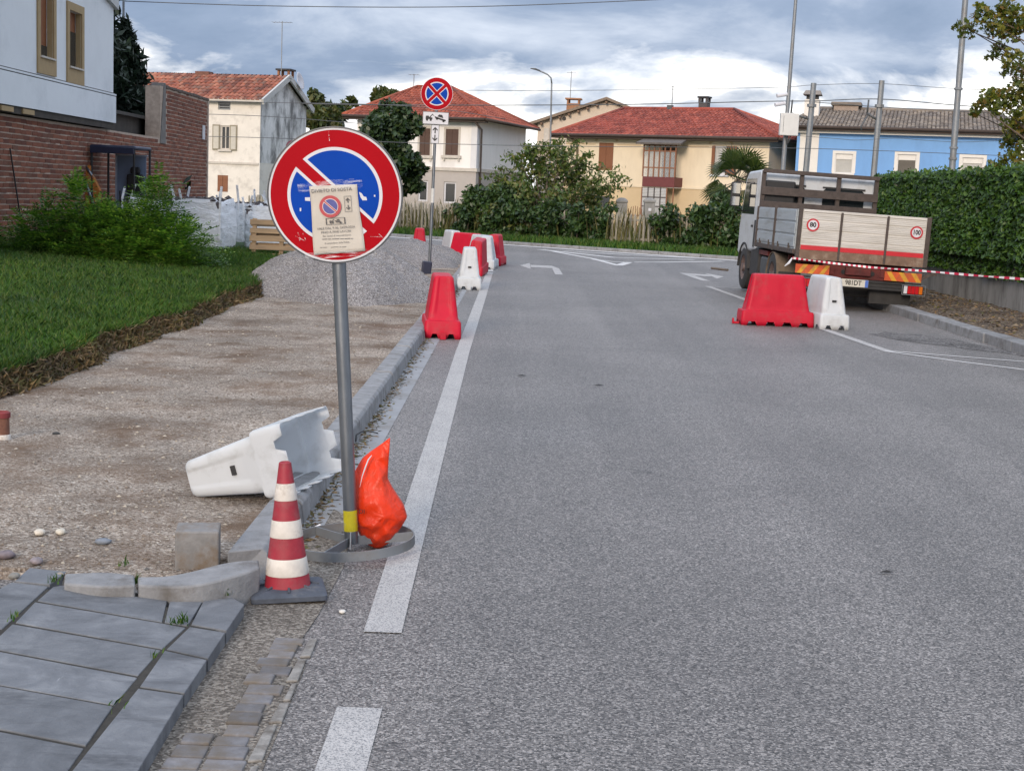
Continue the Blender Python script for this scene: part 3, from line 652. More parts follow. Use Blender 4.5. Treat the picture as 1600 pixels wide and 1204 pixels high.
layer(tow_icon(10*PXM), 0, M_pink, 'printed_tow_symbol', nt_o, Mb_)
for body, x, y, s, wd in (('DIVIETO DI SOSTA', 520, 297, 7.6, 1.0), ('VALE DAL 9 AL 24/09/2024', 524, 355, 5.0, 1.02), ('FINO A FINE LAVORI', 524, 361, 4.8, 1.05), ('Per lavori di manutenzione', 525, 366.8, 4.0, 1.0),
                          ('Il comandante della Polizia', 525, 378, 3.6, 1.0)):
    text(body, s*PXM, M_pink, nt_o, pm_(x, y), 'printed_line', sx=wd)
for y_, xs_, h_ in ((372.4, ((502,8),(511,5),(517,12),(530,6),(537,9),(547,3)), .8), (385, ((498,4),(503,6),(515,12),(528,3),(532,7)), .55)):     # lines too small to read
    ln_ = MB()
    for x_, w_ in xs_: ln_.prism([(0,0),(w_*PXM,0),(w_*PXM,h_*PXM),(0,h_*PXM)], 0, .0006, pm_(x_, y_))
    ln_.build('illegible_line', M_pink, nt_o, kind='stuff')
def tstrip(pts, w, name, m=M_tape, d=.0495):
    b = MB(); P = [pc(*p) for p in pts]; vs = []
    for i, p in enumerate(P):
        q = Vector(P[min(i+1,len(P)-1)])-Vector(P[max(i-1,0)]); q.normalize(); nn = Vector((-q.y,q.x))*w*PXM/2
        vs += [(p[0]+nn.x, -d-.001*(i%2), ZC+p[1]+nn.y), (p[0]-nn.x, -d-.001*(i%2), ZC+p[1]-nn.y)]
    b.add(vs, [(2*i,2*i+1,2*i+3,2*i+2) for i in range(len(P)-1)]); return b.build(name, m, nt_o, smooth=True)
tstrip([(468,293),(485,292),(505,290),(530,289),(552,289),(568,289)], 13, 'tape_strip')
tstrip([(497,283),(515,282.6),(535,281.8),(556,281)], 1.8, 'tape_edge', M_tape2)
tstrip([(474,397),(492,398),(530,395),(566,394),(584,393)], 10, 'tape_strip', M_tape, .0475)
tstrip([(497,402.5),(515,400),(533,397.5)], 1.5, 'tape_edge', M_tape2, .0485)
for pts in ([(478,307),(486,307),(486,313),(478,312)], [(562,301),(566,303),(569,308),(573,309),(574,314),(567,314),(564,309)], [(469,323),(471.5,323),(471,328),(469,328)], [(585,306),(587,306),(587,309),(585,309)]):
    b = MB(); b.prism([pc(*p) for p in pts][::-1], 0, .0006, dz(.0385)); b.build('torn_sticker', M_white, dsc)
for pts in ([(464,360),(468,370),(466,374)], [(472,362),(476,372)], [(460,366),(475,374)], [(577,370),(595,371)], [(590,366),(597,373)], [(519,208),(520,222)]):
    tstrip(pts, 1.0, 'film_crease', M_tape2, .0395)

# ------------------------------------------------------------------ orange sand bag leaning on the post
M_bag = mat('orange_film', (.66,.038,.008), .34, .14, 9, spec=.28, dirt=(.46,.05,.02), dscale=8, dlo=.5, dhi=.75)
_nt = M_bag.node_tree; bump(_nt, _nt.nodes['Principled BSDF'], tnoise(_nt, 14, 5, .55, dist=2.0), .6, .012)
bg_o = thing('sandbag', 'bright orange plastic sandbag leaning on the sign post', 'sandbag', (base.x+.0, base.y+.095, 0))
BK = .00286
def P3(px_, py_, y): return Vector(((px_-548)*BK, y, max(.003, (863-py_)*BK)))
from mathutils.geometry import delaunay_2d_cdt
ol_ = [(601,686,.02),(588,697,.026),(572,709,.03),(557,722,.032),(545,745,.03),(542,770,.02),(543,800,.005),(550,828,-.005),(560,846,-.01),(572,858,-.015),(582,864,-.02),(593,863,-.02),(606,853,-.015),(620,834,-.005),(632,813,0.),(626,795,.0),(616,780,.0),(606,766,.004),(599,753,.008),(599,735,.012),(600,715,.016)]
inn = [(585,782,-.088),(590,745,-.045),(594,715,-.006),(573,742,-.022),(561,760,-.04),(566,790,-.078),(600,806,-.098),(583,820,-.104),(566,822,-.086),(612,800,-.07),(600,780,-.072),(596,764,-.05),(577,765,-.058),(578,722,.004),(604,832,-.085),(587,846,-.078),(618,814,-.06),(570,840,-.06),(594,792,-.092)]
for k_ in range(26):
    inn.append((568+rng.uniform(0,42), 800+rng.uniform(0,44), None))
def dep(x, y):
    a_ = [(p[2], (p[0]-x)**2+(p[1]-y)**2) for p in inn[:19]+ol_]; w_ = [1/(d_+4)**1.6 for _, d_ in a_]; return sum(z*w for (z,_),w in zip(a_,w_))/sum(w_)+rng.uniform(-.006,.005)
allp = ol_+[(x,y,z if z is not None else dep(x,y)) for x,y,z in inn]
n_ = len(ol_); vo, eo, fo_, *_r = delaunay_2d_cdt([Vector((p[0],-p[1])) for p in allp], [(i_,(i_+1)%n_) for i_ in range(n_)], [], 1, 1e-4)
idx = [min(range(len(allp)), key=lambda q: (allp[q][0]-v.x)**2+(allp[q][1]+v.y)**2) for v in vo]
V_ = [P3(allp[q][0],allp[q][1],allp[q][2]) for q in idx]; F_ = [tuple(f) for f in fo_]
b = MB(); b.add(V_, F_); nb = len(V_)
bk = [P3(p[0]*.98+11.6, p[1], max(p[2],0)+.02+.05*max(0,min(1,(p[1]-700)/110))) for p in ol_]; vmap = {q: i_ for i_, q in enumerate(idx)}
bm_ = list(bk); b.add(bm_+[P3(583,800,.085)], []); o0 = nb
for i_ in range(n_):
    a1, a2 = vmap.get(i_), vmap.get((i_+1)%n_)
    if a1 is None or a2 is None: continue
    b.f.append((a2, a1, o0+i_, o0+(i_+1)%n_)); b.f.append((o0+(i_+1)%n_, o0+i_, o0+n_))
me_ = b.mesh('sack'); cr_ = me_.attributes.new('crease_edge', 'FLOAT', 'EDGE')
for e_ in me_.edges:
    a_, c_ = e_.vertices; qa, qc = (idx[a_] if a_ < nb else -1), (idx[c_] if c_ < nb else -1); big = lambda q: n_ <= q < n_+19
    cr_.data[e_.index].value = .85 if (big(qa) and big(qc)) else (.75 if 0 <= qa < n_ and 0 <= qc < n_ else random.uniform(.3,.8))
o = obj('sack', me_, M_bag, bg_o, smooth=True); ss = o.modifiers.new('sub', 'SUBSURF'); ss.levels = ss.render_levels = 2
b = MB(); b.add([P3(544,738,.012),P3(529,742,.02),P3(530,760,.02),P3(544,762,.012)], [(0,1,2,3)]); f2 = b.build('loose_corner', M_bag, bg_o); s2 = f2.modifiers.new('s','SOLIDIFY'); s2.thickness = .004
text('DI', .028, M_black, bg_o, Matrix.Translation((P3(564,797,0).x,-.105,P3(564,797,0).z)) @ RX @ Matrix.Rotation(rad(2),4,'Z'), 'black_lettering')
b = MB(); b.tube([P3(558,762,-.058),P3(561,745,-.046),P3(565,732,-.032),P3(569,720,-.026),P3(574,713,-.022)], [.001,.002,.0035,.003,.0015], 6); b.build('white_line', M_white, bg_o, smooth=True)  # thin tapered white line up the neck of the sack

# ------------------------------------------------------------------ traffic cone
cq = G(450,930); M_cred = mat('cone_red', (.27,.016,.030), .6, .25, 12, dirt=(.22,.07,.07), dscale=9, dlo=.5, dhi=.75, bmp=.15)
M_cwhite = mat('cone_white', (.58,.54,.49), .65, .15, 14, dirt=(.33,.28,.23), dscale=11, dlo=.52, dhi=.72, bmp=.15)
M_rubber = mat('cone_rubber', (.055,.065,.085), .75, .3, 16, dirt=(.15,.15,.15), dscale=7, dlo=.55, dhi=.75, bmp=.3)
cn = thing('traffic_cone', 'worn red and white striped traffic cone in front of the sign foot', 'traffic cone', (cq.x-.003, cq.y+.01, .008)); cn.rotation_euler = (rad(-1.5), rad(-2.2), rad(12))
H_ = [(.035,.080),(.075,.088),(.145,.096)]
zs = [.030,.082,.150,.232,.300,.378,.445,.525]; rr = lambda z: .0915-(z-.03)*(.0915-.024)/.495
mt = [M_cred,M_cwhite,M_cred,M_cwhite,M_cred,M_cwhite,M_cred]
for i in range(7):
    b = MB(); z0, z1 = zs[i], zs[i+1]; pr = [(rr(z0)+.001,z0),(rr(z0)+.0022,z0+.003),(rr(z1)+.0022,z1-.003),(rr(z1)+.001,z1)] if i % 2 else [(rr(z0),z0),(rr(z1),z1)]
    if i == 6: pr += [(rr(z1)-.006,z1+.004),(rr(z1)-.010,z1-.004),(.001,z1-.02)]
    b.lathe(pr, 40, cap=False); b.build('white_band' if i % 2 else 'red_band', mt[i], cn, smooth=40)
b = MB(); sq = .148; c8 = []
for sx_, sy_ in ((1,1),(-1,1),(-1,-1),(1,-1)):
    for k_ in range(5):
        t = math.atan2(sy_,sx_)-math.pi/4+math.pi/2*k_/4; c8.append((sx_*(sq-.02)+.02*math.cos(t), sy_*(sq-.02)+.02*math.sin(t)))
b.loft([[Vector((x,y_,.0)) for x,y_ in c8], [Vector((x,y_,.018)) for x,y_ in c8], [Vector((x*.94,y_*.94,.026)) for x,y_ in c8], [Vector((x*.70,y_*.70,.034)) for x,y_ in c8], [Vector((x*.5,y_*.5,.036)) for x,y_ in c8]])
b.build('foot', M_rubber, cn, smooth=35)
for a_ in range(8):
    t = a_*math.pi/4; b = MB(); b.bar((.088*math.cos(t),.088*math.sin(t),.040),(.125*math.cos(t),.125*math.sin(t),.031),.008,.010); b.build('rib', M_rubber, cn)

# ------------------------------------------------------------------ plastic road barriers
def rrect(a, b_, r, zf, z, rec=0, flute=0):
    pts = []
    def put(x, y_, kind, t):
        zz = zf(kind, t) if zf else z
        if rec and kind == 'end' and .16 < t < .84: x -= math.copysign(rec, x)
        if flute and kind == 'side': y_ -= math.copysign(flute*max(0,math.sin(t*math.pi*4))**1.0, y_) if True else 0
        pts.append(Vector((x, y_, zz)))
    def corner(cx, cy, a0):
        for k_ in range(6):
            t = a0+math.pi/2*k_/5; put(cx+r*math.cos(t), cy+r*math.sin(t), 'corner', 0)
    n1_, n2_ = 33, 15
    for i in range(n2_): t = (i+.5)/n2_; put(a, -(b_-r)+2*(b_-r)*t, 'end', t)
    corner(a-r, b_-r, 0)
    for i in range(n1_): t = (i+.5)/n1_; put((a-r)-2*(a-r)*t, b_, 'side', t)
    corner(-a+r, b_-r, math.pi/2)
    for i in range(n2_): t = (i+.5)/n2_; put(-a, (b_-r)-2*(b_-r)*t, 'end', t)
    corner(-a+r, -b_+r, math.pi)
    for i in range(n1_): t = (i+.5)/n1_; put(-(a-r)+2*(a-r)*t, -b_, 'side', t)
    corner(a-r, -b_+r, 1.5*math.pi)
    return pts
def notch(kind, t):
    if kind == 'side' and any(lo < t < hi for lo, hi in ((.05,.19),(.33,.45),(.58,.70),(.83,.95))): return .06
    if kind == 'end' and (.14 < t < .36 or .64 < t < .86): return .058
    return 0.0
def barrier_mesh(m):
    lv = [rrect(.49,.205,.035,notch,0), rrect(.489,.204,.035,None,.06), rrect(.483,.199,.035,None,.175), rrect(.474,.190,.035,None,.196), rrect(.437,.174,.05,None,.199), rrect(.428,.168,.05,None,.212),
          rrect(.418,.163,.05,None,.268), rrect(.413,.161,.05,None,.285,.010,.002), rrect(.392,.145,.05,None,.40,.012,.005), rrect(.365,.124,.045,None,.55,.012,.005), rrect(.350,.113,.04,None,.63,.012,.002), rrect(.344,.108,.04,None,.660,.008), rrect(.330,.094,.035,None,.679), rrect(.30,.07,.03,None,.684)]
    b = MB(); b.loft(lv, False, True); me = b.mesh('barrier_body'); me.materials.append(m)
    me.polygons.foreach_set('use_smooth', [True]*len(me.polygons)); me.set_sharp_from_angle(angle=rad(50)); return me
BM = {'red': barrier_mesh(M_plred), 'white': barrier_mesh(M_plwhite)}
sl = MB(); sl.box((-.012,-.028,-.014),(.012,.028,.014)); SLOT = sl.mesh('strap_slot'); SLOT.materials.append(M_black)
hk = {}
for c_, m_ in (('red',M_plred),('white',M_plwhite)):
    h_ = MB(); h_.box((-.56,-.03,.005),(-.485,.03,.03)); h_.box((-.575,-.03,.005),(-.555,.03,.075)); hk[c_] = h_.mesh('hook'); hk[c_].materials.append(m_)
def barrier(color, label, X, Y, rz, z=0, tilt=(0,0), hook=True, scale=1):
    t = thing('road_barrier', label, 'road barrier', (X, Y, z), group='plastic road barriers'); t.rotation_euler = (tilt[0], tilt[1], rz); t.scale = (scale,)*3
    o = obj('body', BM[color], None, t); s = o.modifiers.new('shell', 'SOLIDIFY'); s.thickness = .007; s.offset = -1
    if color == 'white':
        for sx_ in (-1, 1):
            o = obj('strap_slot', SLOT, None, t); o.location = (sx_*.388, 0, .37)
    if hook: obj('hook', hk[color], None, t)
    return t
R90 = math.pi/2
barrier('red', 'nearest red plastic barrier seen end on by the left kerb', -.83, 15.75+.45, R90+.10)
barrier('white', 'white plastic barrier standing at the left kerb behind the nearest red one', -.80, 24.3, R90+.05)
barrier('red', 'tilted red barrier just behind the white one at the kerb', -.82, 28.3, R90-.1, .02, (rad(6), rad(-4)))
barrier('red', 'broad red barrier turned sideways at the far end of the kerb', -1.14, 32.6, R90+.85)
barrier('white', 'white barrier right behind the tilted red one at the far kerb', -.78, 31.6, R90+.45)
barrier('white', 'white barrier nearest the road among the far kerb group', -.66, 30.7, R90-.03)
barrier('red', 'narrow red barrier partly hidden at the right end of the far kerb group', -.50, 32.4, R90-.12)
barrier('white', 'lone white barrier behind the far gravel heap', -1.56, 34.3, R90+.3)
barrier('red', 'red barrier half hidden beyond the gravel heap next to the big sign', -2.38, 35.0, R90+.05, 0)
barrier('red', 'long red barrier standing broadside in front of the truck', 3.50, 19.35, .02)
barrier('white', 'white barrier standing end on behind the truck beside the long red one', 4.17, 19.45, R90+.12, hook=False)
# the one that fell over on the kerb
al, yw = rad(17), rad(13)
zd = Vector((-math.cos(al)*math.cos(yw), math.cos(al)*math.sin(yw), -math.sin(al))); xd = Vector((math.sin(yw), math.cos(yw), 0)); yd = zd.cross(xd).normalized(); xd = yd.cross(zd)
Rm = Matrix((xd, yd, zd)).transposed()
P1 = G(464,776,.12); sc_ = .86
T = P1 - Rm @ (Vector((-.49*.78,.205,0))*sc_)
fb = barrier('white', 'white plastic barrier lying on its side across the left kerb', 0, 0, 0, hook=False); fb.matrix_world = Matrix.Translation(T+Vector((0,0,.015))) @ Rm.to_4x4() @ Matrix.Diagonal((sc_*.78,sc_,sc_*1.02,1))
# ------------------------------------------------------------------ second sign post
s2p = thing('no_stopping_sign', 'tall no stopping sign with tow and arrow plates on a thin post', 'road sign', (-1.66, 27.4, .02)); s2p.rotation_euler = (0, rad(.6), 0)
zc = D(687,147,27.4).z-.02
b = MB(); b.tube([(0,0,0),(0,0,zc+.28)], .028, 14); b.build('post', M_galv, s2p, smooth=40)
b = MB(); b.tube([(0,0,1.35),(0,0,1.62)], .032, 14); b.build('post_sleeve', mat('white_sleeve', (.55,.55,.53), .6), s2p, smooth=40)
Z2 = lambda y: Matrix.Translation((0,-y,zc)) @ RX
b = MB(); b.lathe([(.297,-.012),(.30,-.01),(.30,.004),(.001,.004)], 56, Z2(.034)); d2 = b.build('disc', M_white, s2p, smooth=35)
layer([circ(.293,56)], .0045, M_red, 'red_face', d2, Z2(.034))
layer([quad_seg(.218,.028,rad(45+90*i)+math.pi/2*0) for i in range(4)], .0054, M_white, 'white_outline', d2, Z2(.034))
layer([quad_seg(.198,.040,rad(45+90*i)) for i in range(4)], .0063, M_blue, 'blue_field', d2, Z2(.034))
zt = D(684,185,27.4).z-.02
b = MB(); b.box((-.245,-.06,zt-.12),(.245,-.045,zt+.115)); tp_ = b.build('tow_plate', M_darkgrey, s2p)
b = MB(); b.box((-.235,-.063,zt-.11),(.235,-.0595,zt+.105)); b.build('plate_face', M_white, tp_)
layer(tow_icon(.20), 0, M_black, 'tow_symbol', tp_, Matrix.Translation((0,-.0640,zt+.01)) @ RX)
za = D(683,210,27.4).z-.02
b = MB(); b.box((-.075,-.06,za-.175),(.075,-.045,za+.17)); ap_ = b.build('arrow_plate', M_darkgrey, s2p)
b = MB(); b.box((-.067,-.063,za-.167),(.067,-.0595,za+.162)); b.build('plate_face', M_white, ap_)
layer([[(x, y+.072) for x, y in arrow_up(.12)], [(x, -y-.072) for x, y in arrow_up(.12)][::-1]], 0, M_black, 'arrows', ap_, Matrix.Translation((0,-.0640,za)) @ RX)
bx = MB(); bx.box((-.09,-.07,0),(.09,.07,.30)); bo = bx.build('dark_canister', mat('navy_plastic', (.012,.016,.04), .5, .2, 9), bevel=.02)
q = D(664.5,433,27.1); bo.location = (q.x, 27.1, q.z); bo.rotation_euler = (0, rad(6), rad(10)); tag(bo, 'small dark navy box hung on the thin sign post', 'box')
# distant round sign seen just over the rim of the near one
s3 = thing('distant_sign', 'tiny distant round sign peeking over the big sign rim', 'road sign', (D(453,400,46).x, 46, 0))
z3 = D(452,229,46).z
b = MB(); b.tube([(0,0,0),(0,0,z3+.2)], .03, 8); b.build('post', M_galv, s3, smooth=40)
b = MB(); b.lathe([(.19,-.01),(.19,.004),(.001,.004)], 32, Matrix.Translation((0,-.04,z3)) @ RX); b.build('disc', mat('far_sign_red', (.16,.03,.06), .6), s3)
layer([circ(.13,32)], .005, mat('far_sign_blue', (.05,.05,.16), .6), 'blue_field', s3, Matrix.Translation((0,-.04,z3)) @ RX)
# rusty pipe stub on the dirt at the left edge
q = G(8,686,.06); pp_ = thing('pipe_stub', 'rusty pipe stub with a red rim standing on the dirt at the left edge', 'pipe', (q.x-.03, q.y+.03, .05))
b = MB(); b.lathe([(.05,0),(.05,.03),(.046,.035)], 20); b.build('white_foot', M_cwhite, pp_, smooth=40)
b = MB(); b.lathe([(.045,.03),(.043,.14)], 20); b.build('pipe', mat('rust', (.16,.07,.045), .85, .4, 20, bmp=.4), pp_, smooth=40)
b = MB(); b.lathe([(.050,.135),(.050,.165),(.04,.17),(.03,.15)], 20); b.build('rim', mat('faded_red', (.17,.025,.028), .8, .3, 20), pp_, smooth=40)

# ------------------------------------------------------------------ flatbed truck
M_cab = mat('truck_white', (.50,.525,.55), .35, .06, 3, spec=.4, dirt=(.30,.29,.275), dscale=3, dlo=.5, dhi=.75, coat=.1)
M_brown = mat('rusty_brown_steel', (.060,.046,.040), .75, .35, 12, dirt=(.055,.04,.035), dscale=5, bmp=.3)
M_board = mat('cream_boards', (.54,.52,.485), .6, .08, 5, dirt=(.36,.335,.29), dscale=3, dlo=.46, dhi=.72, stretch=(.3,1,3))
M_alu = mat('grey_alu_boards', (.36,.40,.43), .45, .1, 5, metal=.3, dirt=(.24,.25,.25), dscale=3, stretch=(1,.4,3))
M_chassis = mat('chassis_black', (.022,.021,.021), .7, .4, 9, bmp=.2)
M_chred = mat('chassis_red', (.11,.018,.016), .75, .35, 8, dirt=(.05,.03,.025), dscale=5)
M_tyre = mat('tyre', (.022,.022,.023), .85, .25, 20, bmp=.3, bscale=40)
M_rim = mat('wheel_rim', (.10,.07,.065), .6, .3, 14)
M_orange = mat('reflector_orange', (.50,.075,.015), .5, .2, 9, dirt=(.22,.07,.03), dscale=6); M_yellow = mat('reflector_yellow', (.55,.27,.02), .5, .2, 9, dirt=(.30,.17,.04), dscale=6)
M_glass = mat('dark_glass', (.02,.024,.028), .06, .1, 3, spec=.7)
M_mud = mat('mud', (.14,.105,.075), .9, .3, 10, bmp=.3)
M_tail = mat('lamp_red', (.45,.01,.015), .2, .1, 30); M_amber = mat('lamp_amber', (.55,.14,.01), .2, .1, 30)
tk = thing('flatbed_truck', 'white cab flatbed truck with a cream dropside tailgate parked by the hedge', 'truck', (5.30, 22.45, 0)); tk.rotation_euler = (0, rad(1.9), rad(1.5))
BW, FZ, TZ, BL = 1.04, .92, 1.52, 3.15
b = MB(); b.box((-BW,.04,FZ-.10),(BW,BL,FZ-.02)); b.build('bed_floor', M_brown, tk, bevel=.008)
# tailgate: four ribbed boards
tg = MB(); tg.box((-BW+.07,-.012,FZ-.13),(BW-.07,.012,TZ)); tgo = tg.build('tailgate', M_board, tk)
bh = (TZ-FZ-.005)/4
for i in range(4):
    z0 = FZ+i*bh; bb = MB(); n = 5
    for r_ in range(n):
        a0 = z0+.008+(bh-.016)*r_/n; a1 = z0+.008+(bh-.016)*(r_+.93)/n; bb.box((-BW+.08,-.022,a0),(BW-.08,-.0121,a1))
    bb.build('board', M_board, tgo, bevel=.003)
b = MB(); b.box((-BW+.08,-.033,FZ-.015),(BW-.08,-.0125,FZ+.055)); b.build('red_stripe', mat('stripe_red', (.46,.015,.025), .5, .1, 6), tgo)
b = MB(); b.box((-BW+.06,-.03,FZ-.16),(BW-.06,.012,FZ-.017)); b.build('rusty_sill', mat('sill_rust', (.16,.10,.07), .85, .3, 9, dirt=(.28,.22,.17), dscale=6, bmp=.4), tgo)
for x in (-.36,.36):
    b = MB(); b.box((x-.018,-.042,FZ-.15),(x+.018,-.0125,TZ-.01)); b.build('tailgate_post', M_brown, tgo, bevel=.004)
for x, h in ((-BW+.035,0),(BW-.035,0)):
    b = MB(); b.box((x-.022 if x<0 else x-.035,-.035,FZ-.16),(x+.035,.03,TZ+.015)); b.build('corner_post', M_brown if x<0 else M_brown, tk, bevel=.006)
b = MB(); b.box((-BW+.08,-.034,TZ-.035),(BW-.08,.016,TZ+.004)); b.build('top_rail', M_board, tgo, bevel=.004)
for x, s_ in ((-.80,'80'),(.82,'100')):
    zz = 1.29
    b = MB(); b.prism(circ(.100,32), 0, .003, Matrix.Translation((x,-.0285,zz)) @ RX); st_ = b.build('speed_sticker', mat('sticker_red_%s' % s_, (.42,.02,.03), .5), tgo)
    b = MB(); b.prism(circ(.074,32), 0, .002, Matrix.Translation((x,-.0318,zz)) @ RX); b.build('sticker_face', M_white, st_)
    text(s_, .10, M_black, st_, Matrix.Translation((x,-.0345,zz)) @ RX, 'number', sx=.82 if len(s_) == 3 else 1.0, bold=.004)
# side walls, two drop panels per side, each with three ribbed boards
for sx_ in (-1, 1):
    for y0, y1 in ((.05,1.58),(1.64,3.12)):
        b = MB(); xx = sx_*BW; b.box((min(xx,xx-sx_*.025),y0,FZ-.02),(max(xx,xx-sx_*.025),y1,TZ)); sp = b.build('side_panel', M_alu, tk)
        for i in range(3):
            z0 = FZ+i*(TZ-FZ)/3; bb = MB(); bb.box((min(xx,xx+sx_*.014),y0+.03,z0+.014),(max(xx,xx+sx_*.014),y1-.03,z0+(TZ-FZ)/3-.016)); bb.build('board', M_alu, sp, bevel=.01)
        for yy in (y0+.35,y1-.35):
            bb = MB(); bb.box((min(xx,xx+sx_*.03),yy-.015,FZ-.08),(max(xx,xx+sx_*.03),yy+.015,FZ+.06)); bb.build('latch', M_brown, sp)
    for yy in (1.61,3.14):
        b = MB(); xx = sx_*(BW+.004); b.box((xx-.03,yy-.03,FZ-.1),(xx+.03,yy+.03,TZ+.01)); b.build('side_post', M_brown, tk, bevel=.005)
    b = MB(); b.box((sx_*BW-.03 if sx_>0 else -BW-.025,.05,FZ-.09),(sx_*BW+.025 if sx_>0 else -BW+.03,3.15,FZ-.022)); b.build('side_rail', M_brown, tk, bevel=.005)
# headboard rack behind the cab
RZ = 2.16
for x in (-1.0,-.33,.33,1.0):
    b = MB(); b.box((x-.035,BL+.02,FZ),(x+.035,BL+.09,RZ)); b.build('rack_post', M_brown, tk, bevel=.006)
for z0, z1 in ((TZ-.02,TZ+.11),(TZ+.22,TZ+.36),(RZ-.04,RZ+.03)):
    b = MB(); b.box((-1.03,BL-.02,z0),(1.03,BL+.018,z1)); b.build('rack_board', M_brown, tk, bevel=.006)
# cab
cb = thing('cab', '', ''); 
for k_ in ('label','category'): del cb[k_]
cb.parent = tk; Y0, Y1 = 3.36, 5.0; CW = 1.02
prof = [(Y0,.75),(Y1+.06,.62),(Y1+.08,1.15),(Y1-.22,2.05),(Y1-.42,2.16),(Y0+.06,2.18),(Y0,2.11)]
rl = []
for x, ins in ((-CW,.05),(-CW+.04,0),(CW-.04,0),(CW,.05)):
    cyc = sum(p[0] for p in prof)/7; czc = sum(p[1] for p in prof)/7
    rl.append([Vector((x, cyc+(p[0]-cyc)*(1-ins*.5), czc+(p[1]-czc)*(1-ins))) for p in prof])
b = MB(); b.loft(rl); b.build('body', M_cab, cb, bevel=.02)
for x0, x1 in ((-.90,-.22),(.10,.84)):
    b = MB(); b.prism([(x0+.03,1.50),(x1-.03,1.50),(x1,1.53),(x1,1.88),(x1-.05,1.93),(x0+.05,1.93),(x0,1.88),(x0,1.53)], 0, .006, Matrix.Translation((0,Y0-.001,0)) @ RX); b.build('rear_window', M_glass, cb)
    b = MB(); P_ = [(x0-.02,1.48),(x1+.02,1.48),(x1+.02,1.97),(x0-.02,1.97)]; 
    b.bar((x0-.01,Y0-.004,1.485),(x1+.01,Y0-.004,1.485),.02,.03); b.bar((x0-.01,Y0-.004,1.94),(x1+.01,Y0-.004,1.94),.02,.03); b.build('window_seal', M_black, cb)
b = MB(); b.add([(-CW-.004,Y0+.35,1.38),(-CW-.004,Y1-.08,1.38),(-CW-.004,Y1-.34,2.02),(-CW-.004,Y0+.35,2.02),(-CW+.01,Y0+.35,1.38),(-CW+.01,Y1-.08,1.38),(-CW+.01,Y1-.34,2.02),(-CW+.01,Y0+.35,2.02)], [(3,2,1,0),(0,1,5,4),(1,2,6,5),(2,3,7,6),(3,0,4,7)]); b.build('side_window', M_glass, cb)
b = MB(); b.box((-CW-.006,Y0+.10,.80),(-CW+.01,Y0+.22,1.28)); b.build('air_intake', M_black, cb)
b = MB(); b.box((-CW-.012,Y0+.34,1.15),(-CW+.01,Y0+.50,1.19)); b.build('door_handle', M_black, cb)
b = MB(); b.box((-.95,Y0-.14,.9),(-.42,Y0-.03,2.0)); b.build('intake_stack', M_black, tk, bevel=.03)
b = MB(); b.tube([(-CW,Y1-.20,1.95),(-CW-.16,Y1-.22,1.97),(-CW-.17,Y1-.22,1.45),(-CW,Y1-.2,1.42)], .012, 8); mr = b.build('mirror_arm', M_black, tk, smooth=True)
b = MB(); b.box((-CW-.27,Y1-.25,1.50),(-CW-.09,Y1-.17,1.95)); b.build('mirror', M_black, mr, bevel=.025)
b = MB(); b.box((-CW-.255,Y1-.256,1.74),(-CW-.105,Y1-.2515,1.93)); b.box((-CW-.255,Y1-.256,1.52),(-CW-.105,Y1-.2515,1.68)); b.build('mirror_glass', mat('mirror_glass', (.6,.65,.7), .08, .05, 2, metal=1), mr)
# chassis, wheels, guards
for x in (-.40,.40):
    b = MB(); b.box((x-.04,.1,.55),(x+.04,4.9,.74)); b.build('chassis_rail', M_chred, tk, bevel=.005)
b = MB()
for yy in (.25,1.0,1.9,2.8): b.box((-.9,yy,.70),(.9,yy+.07,.775))
b.build('cross_members', M_chred, tk)
b = MB(); b.box((-.55,.12,.50),(.55,.17,.74)); b.box((-.2,.05,.56),(.2,.125,.68)); b.build('rear_cross_plate', M_chred, tk, bevel=.01)
for x in (-.22,.0,.24):
    b = MB(); b.prism(circ(.035,14), 0, .012, Matrix.Translation((x,.118,.60)) @ RX); b.build('plate_hole', M_black, tk)
def wheel(x, y_, r, wd, nm='wheel'):
    M_ = Matrix.Translation((x,y_,r)) @ Matrix.Rotation(rad(90),4,'Y')
    b = MB(); b.lathe([(r*.58,-wd/2),(r*.9,-wd/2),(r,-wd/2+.03),(r,wd/2-.03),(r*.9,wd/2),(r*.58,wd/2)], 36, M_, cap=False); w_ = b.build('wheel', M_tyre, tk, smooth=40)
    b = MB(); b.lathe([(r*.58,-wd/2+.005),(r*.5,-wd/2+.06),(r*.2,-wd/2+.05),(r*.18,-wd/2-.01),(.001,-wd/2-.012)], 24, M_, cap=False); b.build('rim', M_rim, w_, smooth=40)
    b = MB(); b.lathe([(r*.58,wd/2-.005),(r*.5,wd/2-.06),(.001,wd/2-.05)], 24, M_, cap=False); b.build('rim', M_rim, w_, smooth=40)
for x in (-.86,.86): wheel(x, 1.55, .40, .38)
for x in (-.90,.90): wheel(x, 4.35, .40, .24)
for x in (-.86,.86):
    b = MB(); n = 12; r_ = .46; rg = []
    for i in range(n+1):
        t = math.pi*i/n; rg.append([Vector((x-.2,1.55+r_*math.cos(t),.40+r_*math.sin(t)*.86)),Vector((x+.2,1.55+r_*math.cos(t),.40+r_*math.sin(t)*.86)),Vector((x+.2,1.55+(r_-.012)*math.cos(t),.40+(r_-.012)*math.sin(t)*.86)),Vector((x-.2,1.55+(r_-.012)*math.cos(t),.40+(r_-.012)*math.sin(t)*.86))])
    b.loft(rg); b.build('rear_mudguard', M_mud, tk, smooth=40)
    b = MB(); b.box((x-.18,1.03,.16),(x+.18,1.045,.50)); b.build('mud_flap', M_chassis, tk)
b = MB(); rg = []
